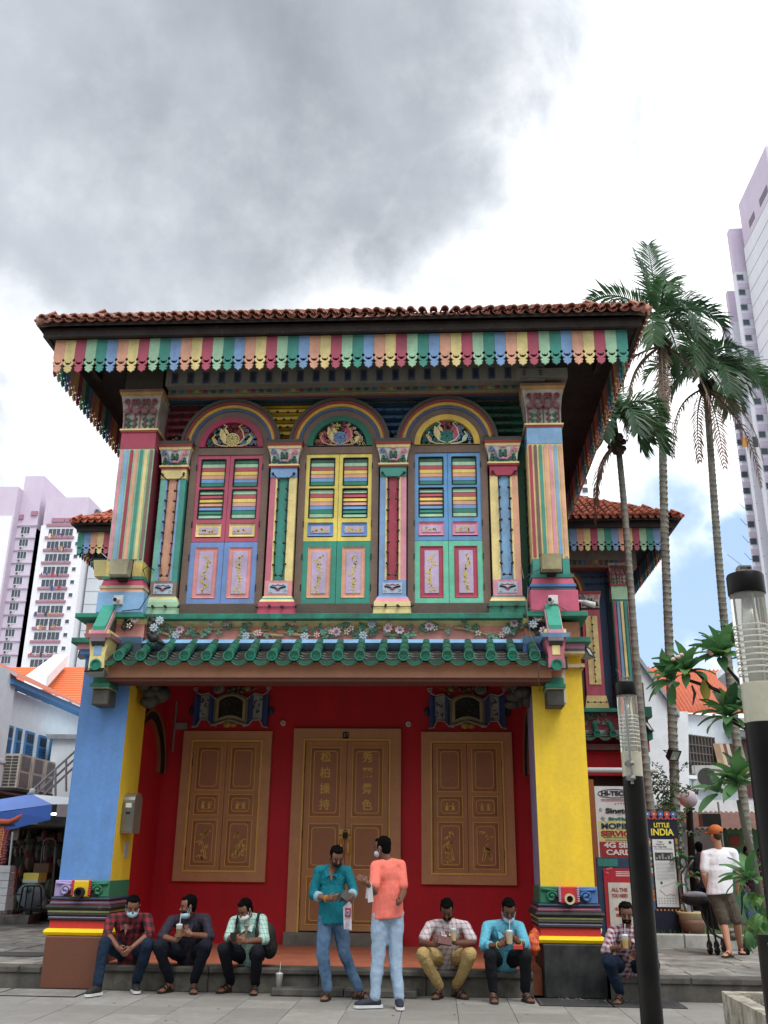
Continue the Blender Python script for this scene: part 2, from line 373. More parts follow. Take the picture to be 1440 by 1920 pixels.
def scene_motif(x0, x1, z0, z1, y, seed):
    rn = random.Random(seed); mb = MB(GOLD); w, h = x1-x0, z1-z0
    for (u, s_) in ((.3, 1), (.7, .9)):
        cx = x0+w*u; mb.ell((cx, y, z0+h*.35), (.028*s_, .006, .045*s_), 7, 5); mb.ell((cx, y, z0+h*.35+.06*s_), (.014, .006, .016), 6, 4)
        for k in range(5):
            a = rn.uniform(.2, 2.9); mb.tube([(cx, y, z0+h*.4), (cx+math.cos(a)*.06, y, z0+h*.4+math.sin(a)*.07)], [.006, .003], 4)
    mb.tube([(x0+w*.15, y, z0+h*.16), (x0+w*.5, y, z0+h*.11), (x0+w*.88, y, z0+h*.18)], .004, 4)
    return mb
def porch_opening(name, fx0, fx1, fz0, fz1, fw, rows, is_door=False, seed=0):
    y = BY
    t = bpy.data.objects.new(name, None); t.location = ((fx0+fx1)/2, y, fz0); place(t, house); WL[t.name] = Vector(t.location)
    ix0, ix1, iz0, iz1 = fx0+fw, fx1-fw, (fz0 if is_door else fz0+fw*.95), fz1-fw
    mb = MB(FRM); mb.box(fx0, ix0, y-.07, y, fz0, fz1); mb.box(ix1, fx1, y-.07, y, fz0, fz1); mb.box(ix0, ix1, y-.07, y, iz1, fz1)
    if not is_door: mb.box(ix0, ix1, y-.07, y, fz0, iz0)
    mb.build('frame', t)
    mb = MB(GOLD); e = .022; yy = y-.085
    mb.box(ix0-.004, ix0+e, yy, y-.02, iz0, iz1); mb.box(ix1-e, ix1+.004, yy, y-.02, iz0, iz1); mb.box(ix0+e, ix1-e, yy, y-.02, iz1-e, iz1+.004)
    if not is_door: mb.box(ix0+e, ix1-e, yy, y-.02, iz0-.004, iz0+e)
    mb.build('gold_bead', t)
    mid = (ix0+ix1)/2
    for li, (a, b) in enumerate(((ix0+.03, mid-.004), (mid+.004, ix1-.03))):
        H = iz1-.03-(iz0+.02)
        leafm = MB(DBR).box(a, b, y-.045, y-.005, iz0+.02, iz1-.03); leaf = leafm.build('leaf', t)
        hi = MB(DARKW)
        for hz in (.15, .5, .85): hi.box((a-.012 if li == 0 else b), (a if li == 0 else b+.012), y-.06, y-.04, iz0+H*hz-.06, iz0+H*hz+.06)
        hi.build('hinge', leaf)
        for ri, (r0, r1, deco) in enumerate(rows):
            pz0, pz1 = iz0+.02+H*r0, iz0+.02+H*r1; px0, px1 = a+(b-a)*.13, b-(b-a)*.13
            mb = MB(DBR2); y1 = y-.045
            # recessed-and-raised field: a bevelled frustum
            g = .045; mb.add([(px0, y1-.002, pz0), (px1, y1-.002, pz0), (px1, y1-.002, pz1), (px0, y1-.002, pz1),
                              (px0+g, y1-.022, pz0+g), (px1-g, y1-.022, pz0+g), (px1-g, y1-.022, pz1-g), (px0+g, y1-.022, pz1-g)],
                             [(0, 1, 5, 4), (1, 2, 6, 5), (2, 3, 7, 6), (3, 0, 4, 7), (4, 5, 6, 7)])
            goldrect(mb, px0, px1, pz0, pz1, y1, .011, 0, .012)
            goldrect(mb, px0+.06, px1-.06, pz0+.06, pz1-.06, y1-.022, .012, .03, .006)
            mb.build('panel', leaf)
            ax0, ax1, az0, az1 = px0+.075, px1-.075, pz0+.08, pz1-.08
            if deco == 'bamboo': bamboo(ax0, ax1, az0, az1, y1-.026, li == 1, seed+li).build('bamboo_carving', leaf)
            if deco == 'scene': scene_motif(ax0, ax1, az0, az1, y1-.027, seed+li).build('figure_carving', leaf)
            if deco == 'text':
                chars = ('松柏操持', '秀麗景色')[li]; cx = (ax0+ax1)/2
                for k, ch in enumerate(chars):
                    text('character', ch, .17, GOLD, (cx, y1-.024, az1-.08-(az1-az0-.17)/3*k), leaf, depth=.004, bold=.003)
    return t
def PB(px, py): return PX(px, py, BY-.07)
wr = [(.035, .30, 'bamboo'), (.335, .475, 'scene'), (.51, .965, None)]
wr = [(.03, .385, 'bamboo'), (.42, .585, 'scene'), (.615, .965, None)]
a, b = PB(335, 1652), PB(511, 1371); a2 = PB(322, 1652)
WINL = porch_opening('porch_window', PB(322, 1652)[0], PB(496, 1655)[0], a[1], b[1], .145, wr, False, 3)
WINR = porch_opening('porch_window', PB(790.5, 1658)[0], PB(969.5, 1662)[0], a[1], b[1]-.0, .145, wr, False, 9)
dz0 = FZ(BY)+.17
DOOR = porch_opening('double_door', PB(551.6, 1367)[0], PB(752, 1367)[0], dz0, PB(650, 1366)[1], .165, [(.03, .275, None), (.31, .55, None), (.585, .965, 'text')], True, 5)
mb = MB(STONE).box(PB(551, 1367)[0]-.02, PB(752, 1367)[0]+.02, BY-.16, BY, FZ(BY)-.05, dz0, c=.01); mb.build('door_plinth', house)
for px in (527, 771): pass
# number plate, lock and pulls of the door
dx = (PB(551.6, 1367)[0]+PB(752, 1367)[0])/2
mb = MB(BLACK).box(dx-.07, dx+.02, BY-.085, BY-.07, ZZ(1386, BY), ZZ(1374, BY)); npl = mb.build('number_plate', DOOR)
text('digits', '37', .075, paint('b8b8b0'), (dx-.025, BY-.088, ZZ(1380, BY)), npl)
mb = MB(GOLD).box(dx-.085, dx+.075, BY-.08, BY-.05, ZZ(1565, BY), ZZ(1555, BY)); mb.build('lock_plate', DOOR)
mb = MB(BLACK).box(dx-.03, dx+.04, BY-.12, BY-.08, ZZ(1572, BY), ZZ(1561, BY)); mb.tube([(dx-.02, BY-.1, ZZ(1562, BY)), (dx-.015, BY-.1, ZZ(1557, BY)), (dx+.03, BY-.1, ZZ(1557, BY)), (dx+.035, BY-.1, ZZ(1562, BY))], .006, 5); mb.build('padlock', DOOR)
for s_ in (-1, 1):
    q = MB(GOLD); z1 = ZZ(1568, BY); z0 = ZZ(1603, BY)
    q.box(dx+s_*.058-.025, dx+s_*.058+.025, BY-.06, BY-.05, z1-.05, z1); q.tube([(dx+s_*.058, BY-.05, z1-.03), (dx+s_*.058, BY-.1, z1-.05), (dx+s_*.058, BY-.11, (z0+z1)/2), (dx+s_*.058, BY-.1, z0+.03), (dx+s_*.058, BY-.05, z0)], [.008, .012, .02, .012, .008], 8); q.build('pull_handle', DOOR)
# small round porcelain fittings on the wall
for px, py in ((531, 1356), (766, 1358)):
    x, z = PX(px, py, BY-.03); mb = MB(WHITE)
    mb.ring(x, z, .018, .042, BY-.05, BY, 0, 2*math.pi, 14); mb.m(BLACK).ring(x, z, 0, .019, BY-.02, BY-.01, 0, 6.283, 10); mb.m(WHITE).tube([(x-.02, BY-.055, z+.02), (x+.01, BY-.06, z), (x+.03, BY-.055, z-.025)], .008, 5)
    mb.build('porcelain_hook', house)
# plaster scroll plaques above the windows
def plaque(cx, cz, flip, seed):
    t = bpy.data.objects.new('scroll_plaque', None); t.location = (cx, BY, cz); place(t, house); WL[t.name] = Vector(t.location)
    y = BY; PLW = paint('a8aaa4', dirt=.5); PB_ = paint('2f4a80', dirt=.3); OL = paint('8f8560', dirt=.4)
    K = 1.0
    def wing(s_):
        mb = MB(PB_)
        x0 = cx+s_*.29; x1 = cx+s_*.68
        X = sorted((x0, x1))
        # folded sheet: blue edges, pale picture field
        seg = [(0, .0), (.14, .05), (.34, .02), (.82, .035), (1., 0.)]
        xs = [x0+(x1-x0)*t for t in (0, .14, .28, .72, .84, 1)]; tops = [.20, .23, .30, .27, .26, .31]; bots = [-.27, -.29, -.21, -.18, -.30, -.32]; ys = [.05, .09, .04, .03, .08, .06]
        for i in range(5):
            mb.m(PB_ if i in (0, 1, 3, 4) and i != 2 else PLW)
            if i == 2: mb.m(PLW)
            q = [(xs[i], cz+bots[i]), (xs[i+1], cz+bots[i+1]), (xs[i+1], cz+tops[i+1]), (xs[i], cz+tops[i])]
            mb.prism(q, y-ys[i]-.04, y)
        mb.build('blue_wing', t)
        mb = MB(PLW); yt = y-.11
        mb.tube([(x0, yt, cz+.21), (x0+s_*.06, yt, cz+.25), (x0+s_*.14, yt, cz+.32), (x0+s_*.28, yt, cz+.29), (x0+s_*.36, yt, cz+.33), (x0+s_*.40, yt, cz+.42), (x0+s_*.34, yt, cz+.44)], .018, 6)
        mb.tube([(x0-s_*.05, yt, cz-.33), (x0+s_*.05, yt, cz-.30), (x0+s_*.12, yt, cz-.21), (x0+s_*.25, yt, cz-.20), (x0+s_*.31, yt, cz-.33), (x0+s_*.40, yt, cz-.35)], .018, 6)
        mb.tube(xz(spiral(x0+s_*.39, cz+.41, .05, 1.2, 0, s_, 10), yt), .012, 5)
        rn = random.Random(seed+s_); mb.m(paint('26282a'))
        for k in range(9):
            p = (x0+s_*rn.uniform(.13, .27), y-.085, cz+rn.uniform(-.14, .22)); a = rn.uniform(0, 6.3)
            mb.tube([p, (p[0]+math.cos(a)*.05, y-.09, p[2]+math.sin(a)*.07)], [.012, .005], 4)
        mb.build('scroll_edge', t)
    wing(-1); wing(1)
    mb = MB(OL); w = .25
    arc = lambda r, zz, n=10: [(cx-r+2*r*i/n, cz+zz+.09*(1-((2*i/n-1)**2))) for i in range(n+1)]
    def arch_frame(hw, zb, zt, m, y0, thick):
        mb.m(m)
        top = [(cx-hw+2*hw*i/10, cz+zt+.10*(1-(2*i/10-1)**2)) for i in range(11)]; bot = [(cx+hw-2*hw*i/10, cz+zb+.07*(1-(2*i/10-1)**2)) for i in range(11)]
        mb.prism(top+bot, y0, y)
    arch_frame(.31, -.30, .22, paint('8b7a5a', dirt=.4), y-.10, 0); arch_frame(.27, -.25, .19, paint('a79c70', dirt=.4), y-.12, 0); arch_frame(.22, -.19, .16, paint('0d0d10'), y-.122, 0)
    mb.build('arched_frame', t)
    mb = MB(paint('55544c')); rn = random.Random(seed)
    for sx in (-1, 1):
        for k in range(5):
            p = (cx+sx*.09+rn.uniform(-.04, .04), y-.124, cz+rn.uniform(-.08, .14)); a = rn.uniform(0, 3.1)
            mb.tube([p, (p[0]+math.cos(a)*.06, y-.126, p[2]+math.sin(a)*.06)], .005, 4)
    mb.build('carved_writing', t)['kind'] = 'stuff'
    mb = MB(PLW); mb.tube([(cx-.34, y-.12, cz-.31), (cx-.25, y-.14, cz-.30), (cx, y-.15, cz-.215), (cx+.25, y-.14, cz-.30), (cx+.34, y-.12, cz-.31)], .024, 6)
    mb.m(paint('a8903c', dirt=.3)).ell((cx-.04, y-.15, cz-.30), (.08, .05, .07), 8, 5).ell((cx+.07, y-.14, cz-.31), (.07, .05, .05), 8, 5)
    mb.build('gold_finial', t)
    mb = MB(paint('77776f')); f = -1 if flip else 1
    mb.ell((cx-f*.26*1, y-.08, cz+.42), (.12, .05, .11), 12, 8)
    mb.m(paint('3d3d3a'))
    for k in range(3): mb.tube([(cx-f*.26-.08+.05*k, y-.13, cz+.36), (cx-f*.26+.03*k-.02, y-.135, cz+.5)], .008, 4)
    mb.m(paint('5d5c4d', dirt=.6))
    for k in range(12):
        mb.ell((cx+f*rn.uniform(-.12, .33), y-.07, cz+rn.uniform(.34, .47)), (rn.uniform(.025, .06), .04, rn.uniform(.02, .05)), 6, 4)
    mb.m(paint('8f7c40', dirt=.5)).ell((cx+f*.28, y-.08, cz+.42), (.07, .04, .06), 8, 5)
    mb.tube([(cx+f*.3, y-.06, cz+.36), (cx+f*.42, y-.05, cz+.43), (cx+f*.55, y-.05, cz+.47)], [.014, .01, .006], 5)
    mb.build('plaster_flowers', t, smooth=True)
    mb = MB(paint('3a3f52'))
    for s_ in (-1, 1): mb.ell((cx+s_*.73, y-.04, cz-.02), (.05, .04, .09), 8, 5)
    mb.build('side_knob', t, smooth=True); t.scale = (.88, 1, .80)
x, z = PX(434, 1331, BY-.05); plaque(x, z, False, 1)
x, z = PX(876, 1333, BY-.05); plaque(x, z, True, 5)
# thin conduit and junction box left
x, z = PX(327, 1380, BY-.02); mb = MB(paint('8c8a88')).box(x-.02, x+.005, BY-.03, BY, z-.25, z+.55); mb.build('conduit', house); x, z = PX(334, 1362, BY)
mb = MB(paint('8c8a88')).box(x-.03, x+.16, BY-.07, BY, z-.05, z+.05); mb.build('junction_box', house)

# --- beam, canopy
BEAM = paint('c08a6c', rough=.7, dirt=.3, dcol='7a5a48')
bx0, bx1 = -4.42, 1.50
mb = MB(BEAM).box(bx0, bx1, 12.35, 12.55, 3.775, 3.955, c=.008); mb.m(paint('6b3f38')).box(bx0, bx1, 12.40, 12.76, 3.73, 3.775); mb.build('canopy_beam', house)
mb = MB(paint('c8967a', dirt=.4)); n = 26
me = MB(paint('c8967a', dirt=.4)).box(0, (bx1-bx0)/n-.01, 12.30, 12.5, 3.958, 3.985).mesh('batten')
for i in range(n): inst('batten', me, house, (bx0+i*(bx1-bx0)/n, 0, 0))
# sloping canopy deck
mb = MB(DARKW); mb.add([(-4.5, 12.2, 3.96), (1.6, 12.2, 3.96), (1.6, 12.68, 4.24), (-4.5, 12.68, 4.24), (-4.5, 12.2, 3.94), (1.6, 12.2, 3.94), (1.6, 12.68, 4.22), (-4.5, 12.68, 4.22)], [(0, 1, 2, 3), (7, 6, 5, 4), (0, 4, 5, 1), (2, 6, 7, 3)]); mb.build('canopy_deck', house)
dirc = Vector((0, 12.62-12.17, 4.29-4.02)).normalized()
def canopy_tiles(parent, xs, y0, z0, L=.50):
    # roll: three tapered barrels ending in a round cap; troughs: four curved plates and a drip tongue
    r = .068; DGLZ = paint('2c5e4e', rough=.35, dirt=.7, spec=.5, dcol='20241f')
    mb = MB(paint('24705c', rough=.32, dirt=.75, spec=.5, dcol='343a34'))
    for k in range(3):
        a = Vector((0, 0, 0))+dirc*(L/3*k); b = a+dirc*(L/3+.01); mb.tube([a, b], [r*1.0, r*.9], 12)
    roll = mb.mesh('roll_tile', True); roll.set_sharp_from_angle(angle=RAD(40))
    mb = MB(paint('1f8068', rough=.35, dirt=.35)); mb.ring(0, 0, 0, .044, -.002, .004, 0, 6.2832, 18); mb.ring(0, 0, .056, .072, -.018, .01, 0, 6.2832, 18); mb.m(paint('12382e', rough=.5)).ring(0, 0, .044, .056, .0, .006, 0, 6.2832, 18); mb.cur = 0
    for k in range(3): mb.tube(xz(spiral(math.cos(k*2.1)*.02, math.sin(k*2.1)*.02, .018, 1, k), -.009), .004, 4)
    cap = mb.mesh('roll_cap', False)
    d = (xs[-1]-xs[0])/(len(xs)-1); w = d/2*.98
    def plate(yoff, drop=0.):
        q = MB(DGLZ); v = []; f = []; n = 8
        for i in range(n+1):
            t = -1+2*i/n; zz = -.050*(1-t*t)*1.0; p = Vector((t*w, 0, zz)); q1 = p+Vector((0, .15, .015))
            v += [p, q1, p+Vector((0, .004, -.017))]
        for i in range(n): a = i*3; f += [(a, a+3, a+4, a+1), (a+2, a+5, a+3, a)]
        return q.add(v, f).mesh('trough_tile', True)
    pl = plate(0)
    q = MB(paint('2a6a56', rough=.35, dirt=.6, spec=.5, dcol='2c342e')); pts = [(-w*.9, .012), (-w*.5, -.024), (0, -.040), (w*.5, -.024), (w*.9, .012), (w*.84, -.035), (w*.66, -.068), (w*.40, -.092), (0, -.106), (-w*.40, -.092), (-w*.66, -.068), (-w*.84, -.035)]
    q.prism(pts, -.008, .008); q.tube([(p[0]*.86, -.011, p[1]*.86-.008) for p in pts[5:12]], .005, 4); tong = q.mesh('drip_tile')
    for i, x in enumerate(xs):
        rn = random.uniform
        if len(xs) > 10 and i in (0, len(xs)-1): continue
        o = inst('roll_tile', roll, parent, (x, y0, z0+.022), (0, 0, rn(-.03, .03))); c = bpy.data.objects.new('roll_cap', cap); c.rotation_euler = (0, rn(0, 6), 0); c.location = (0, -.003, 0); C.objects.link(c); c.parent = o
    for i in range(len(xs)-1):
        xm = (xs[i]+xs[i+1])/2
        for k in range(4): inst('trough_tile', pl, parent, (xm+random.uniform(-.004, .004), y0+.01+.085*k, z0-.004+.050*k+random.uniform(-.004, .004)), (0, 0, random.uniform(-.03, .03)))
        inst('drip_tile', tong, parent, (xm, y0+.005, z0-.012), (RAD(6), 0, random.uniform(-.03, .03)))
xs = [PX(223+i*(1003-223)/19, 1233, 12.18)[0] for i in range(20)]
d = xs[1]-xs[0]; xs = [xs[0]-d*.92]+xs+[xs[-1]+d*.92]
zt = ZZ(1232, 12.18)
canopy_tiles(house, xs, 12.18, zt)
# blue flashing above the tiles, pink frieze, yellow cove, green ledge
mb = MB(SKYB); mb.prism([(12.62, 4.19), (12.50, 4.27), (12.62, 4.345), (12.7, 4.36), (12.7, 4.19)][::-1], -4.05, 1.24, 'x'); mb.prism([(12.52, 4.25), (12.45, 4.345), (12.62, 4.365), (12.62, 4.25)][::-1], -4.5, -4.02, 'x'); mb.prism([(12.52, 4.25), (12.45, 4.345), (12.62, 4.365), (12.62, 4.25)][::-1], 1.16, 1.62, 'x'); mb.build('blue_flashing', house)
mb = MB(paint('3f4a58')).box(-4.5, -4.02, 12.5, 12.62, 4.0, 4.26); mb.m(paint('3b5f94')).box(1.16, 1.62, 12.52, 12.62, 4.0, 4.25); mb.build('flashing_return', house)
FRZ = paint('e49a8c', dirt=.3)
mb = MB(FRZ).box(-4.02, 1.2, 12.70, 13.0, 4.3, 4.56)
mb.box(-4.84, -4.02, 12.55, 13.5, 4.3, 4.56); mb.m(paint('c8875e', dirt=.6)).box(1.2, 1.93, 12.55, 13.5, 4.3, 4.56); mb.build('frieze', house)
mb = MB(YEL); mb.prism([(12.70, 4.545), (12.63, 4.60), (12.63, 4.605), (12.9, 4.605), (12.9, 4.545)][::-1], -3.98, 1.18, 'x'); mb.prism([(12.55, 4.545), (12.5, 4.605), (12.9, 4.605), (12.9, 4.545)][::-1], -4.5, -3.98, 'x'); mb.prism([(12.55, 4.545), (12.5, 4.605), (12.9, 4.605), (12.9, 4.545)][::-1], 1.18, 1.5, 'x'); mb.build('yellow_cove', house)
GL = paint('2b8a72', dirt=.75, dcol='34403a', bump=.5)
mb = MB(GL).box(-4.0, 1.22, 12.52, 13.0, 4.605, 4.685, c=.008); mb.m(paint('2b8a72', dirt=.5)).box(-4.96, -4.0, 12.40, 13.4, 4.605, 4.67, c=.008); mb.box(1.22, 2.03, 12.40, 13.6, 4.605, 4.68, c=.008); mb.build('ledge', house)
mb = MB(GL).box(-5.0, -4.55, 12.48, 13.6, 4.27, 4.345, c=.008); mb.box(1.62, 2.06, 12.48, 13.6, 4.27, 4.345, c=.008)
mb.m(LPINK).box(-4.93, -4.5, 12.55, 13.6, 4.2, 4.27); mb.m(paint('c88a9c')).box(1.6, 1.985, 12.55, 13.6, 4.2, 4.27); mb.m(SKYB).box(1.6, 1.98, 12.6, 13.6, 4.17, 4.2); mb.m(YEL).box(1.6, 1.985, 12.58, 13.6, 4.14, 4.17); mb.m(BLUEW).box(-4.9, -4.5, 12.6, 13.6, 4.14, 4.2); mb.build('side_ledge', house)
# dark grime under the upper wall and mass behind
mb = MB(BROWN).box(-4.1, 1.3, 12.9, 13.4, 4.5, 8.6); mb.build('upper_wall', house)
mb = MB(paint('93605a')).box(-4.84, -4.5, 13.3, 21.4, 0, 8.7); mb.m(paint('b8606c', dirt=.3)).box(1.62, 1.9, 13.5, 21.4, 0, 8.7); mb.build('flank_wall', house)
# --- frieze relief: branches, leaves and blossoms
BR = paint('c2b078', dirt=.4); LF1 = paint('7ea890', dirt=.6); LF2 = paint('4a8068', dirt=.5)
def flower_mesh(r, petals, mp, mc):
    mb = MB(mp)
    for k in range(petals):
        a = 2*math.pi*k/petals; c, s_ = math.cos(a), math.sin(a)
        mb.ell((c*r*.6, -.008, s_*r*.6), (r*.42, .010, r*.26), 6, 4, Matrix.Rotation(-a, 3, 'Y'))
    mb.m(mc).ell((0, -.02, 0), (r*.25, .012, r*.25), 6, 4); return mb.mesh('blossom', True)
FM = [flower_mesh(.05, 6, paint('e7b4b4', dirt=.3), YEL), flower_mesh(.07, 8, paint('d8c4cc', dirt=.3), paint('c46a80')), flower_mesh(.045, 5, paint('e6e0d4', dirt=.3), paint('c46a80')), flower_mesh(.065, 8, paint('aebfd0', dirt=.3), YEL)]
mb = MB(LF1)
for k in range(3):
    a = 2.1*k+.4; mb.ell((math.cos(a)*.026, 0, math.sin(a)*.026), (.032, .010, .022), 6, 4, Matrix.Rotation(-a, 3, 'Y'))
LM = [mb.mesh('leaf', True)]
mb = MB(LF2)
for k in range(3):
    a = 2.1*k; mb.ell((math.cos(a)*.024, 0, math.sin(a)*.024), (.03, .010, .02), 6, 4, Matrix.Rotation(-a, 3, 'Y'))
LM.append(mb.mesh('leaf', True))
rn = random.Random(11); yf = 12.68
spans = [(-3.9, -3.1, 1), (-3.35, -2.1, -1), (-2.75, -1.75, 1), (-2.1, -1.0, 1), (-1.7, -.75, -1), (-1.15, -.35, 1), (-.72, .18, 1), (.25, 1.15, 1), (.6, 1.2, -1)]
for (a, b, dn) in spans:
    mb = MB(BR); pts = []; ph = rn.uniform(0, 6)
    for i in range(9):
        t = i/8; pts.append((a+(b-a)*t, yf-.02*math.sin(t*9), 4.46+.05*math.sin(t*5+ph)*1.1))
    mb.tube(pts, [.021-.012*(i/8 if dn > 0 else 1-i/8) for i in range(9)], 6)
    for i in range(1, 8):
        p = pts[i]; dd = rn.choice((-1, 1)); mb.tube([p, (p[0]+rn.uniform(.02, .1), yf-.03, p[2]+dd*.05)], [.008, .004], 5)
    mb.build('branch', house, smooth=True)
    for i in range(11):
        t = rn.random(); k = min(8, int(t*8)); p = pts[k]
        inst('leaf', rn.choice(LM), house, (a+(b-a)*t, yf-.03-rn.random()*.02, p[2]+rn.uniform(-.075, .085)), (0, rn.uniform(0, 6), 0), (1, 1, 1))
    for i in range(rn.choice((2, 3, 3, 4))):
        t = rn.random(); k = min(8, int(t*8)); p = pts[k]
        inst('blossom', rn.choice(FM), house, (a+(b-a)*t, yf-.05, p[2]+rn.uniform(-.05, .08)), (rn.uniform(-.3, .3), rn.uniform(0, 6), 0))
# corner figures in the frieze (mossy carved lumps)
for px, py in ((238, 1168), (284, 1172), (992, 1165), (1012, 1178)):
    x, z = PX(px, py, 12.5); mb = MB(MOSS); 
    for k in range(9): mb.ell((x+rn.uniform(-.05, .05), 12.52+rn.uniform(-.03, .03), z+rn.uniform(-.12, .12)), rn.uniform(.025, .05), 7, 5)
    mb.build('carved_figure', house, smooth=True)
    inst('blossom', rn.choice(FM), house, (x+.12, 12.46, z+.05)); inst('blossom', rn.choice(FM), house, (x+.05, 12.46, z-.05))
# --- canopy end brackets: little roof pillar, scroll ridge, stone corbel
def bracket(s_, xc, pil, pan, capc):
    t = bpy.data.objects.new('canopy_bracket', None); t.location = (xc, 12.3, 3.5); place(t, house); WL[t.name] = Vector(t.location)
    y0 = 12.16
    zt = ZZ(1190, y0, 200); zb = ZZ(1255, y0, 200)
    mb = MB(pil)
    for (z0, z1, w0, w1) in ((zb+.02, zb+.2, .105, .10), (zb+.2, zt-.05, .10, .135)):
        mb.add([(xc-w0, y0, z0), (xc+w0, y0, z0), (xc+w0, 12.6, z0), (xc-w0, 12.6, z0), (xc-w1, y0, z1), (xc+w1, y0, z1), (xc+w1, 12.6, z1), (xc-w1, 12.6, z1)], [(0, 3, 2, 1), (4, 5, 6, 7), (0, 1, 5, 4), (1, 2, 6, 5), (2, 3, 7, 6), (3, 0, 4, 7)])
    mb.build('end_pillar', t)
    MB(pan).box(xc-.05, xc+.05, y0-.008, y0, (zb+zt)/2-.04, (zb+zt)/2+.10).build('inlay', t)
    mb = MB(capc); mb.box(xc-.17, xc+.17, y0-.06, 12.6, zt-.05, zt+.0, .02, .02); mb.m(YEL).box(xc-.14, xc+.14, y0-.03, 12.6, zt+.0, zt+.06); mb.build('pillar_cap', t)
    mb = MB(paint('1f8068', rough=.35, dirt=.35)); mb.ring(xc, zb+.06, 0, .055, y0-.012, y0, 0, 6.2832, 18); mb.ring(xc, zb+.06, .055, .075, y0-.03, y0, 0, 6.2832, 18); mb.build('round_cap', t)
    # scroll ridge climbing back to the wall: green crest over coloured layers
    path = [(12.10, zt+.05), (12.17, zt+.13), (12.26, zt+.25), (12.34, zt+.36), (12.42, zt+.43), (12.52, zt+.45)]
    for (off, h, hw, m) in ((0, .055, .085, paint('37a088', dirt=.3)), (-.05, .05, .10, LPINK), (-.10, .05, .095, YEL), (-.15, .05, .10, paint('8a7f8e', dirt=.6)), (-.34, .19, .085, MOSS)):
        q = MB(m); up = [(p[0], p[1]+off+h) for p in path]; lo = [(p[0], p[1]+off) for p in path]
        if off == -.34: lo = [(p[0], max(zb-.02, p[1]+off)) for p in path]; lo[0] = (12.3, zt-.3)
        q.prism(up+lo[::-1], xc-hw+s_*.0, xc+hw, 'x'); q.build('ridge_layer', t)
    # corbel below the floodlight
    zc = ZZ(1290, 12.5, 190)
    mb = MB(paint('2c7d64', dirt=.3)); mb.box(xc-.11, xc+.11, 12.42, 12.75, zc, zc+.13); mb.box(xc-.13, xc+.13, 12.38, 12.75, zc+.0, zc+.045); mb.m(paint('a8b08c', dirt=.5)).box(xc-.12, xc+.12, 12.40, 12.75, zc-.02, zc); mb.m(BEAM).box(xc-.1, xc+.1, 12.45, 12.75, zc+.13, 3.95)
    mb.m(GRAN).box(xc-.11, xc+.11, 12.44, 12.75, zc-.23, zc-.02, c=.012)
    mb.build('corbel', t)
bracket(-1, PX(183, 1240, 12.2)[0], YEL, SKYB, paint('c98a92', dirt=.4)); bracket(1, PX(1043, 1240, 12.2)[0], paint('c26f80', dirt=.3), YEL, SKYB)
x, z = PX(1050, 1300, 12.72); MB(paint('d8d6cc')).box(x-.16, x+.08, 12.735, 12.752, z-.12, z+.45).build('corbel_plate', house)
# rough stone corbels inside the porch top corners
for (px, sgn) in ((290, 1), (975, -1)):
    x, z = PX(px, 1300, 13.2); mb = MB(paint('45443f', dirt=.6, bump=.6))
    for k in range(16): mb.ell((x+rn.uniform(-.14, .14), 13.1+rn.uniform(-.2, .3), z+.12+rn.uniform(-.2, .25)-(abs(k % 5)*.03)), (rn.uniform(.07, .14), rn.uniform(.08, .14), rn.uniform(.06, .12)), 8, 6)
    mb.build('rough_corbel', house, smooth=True)
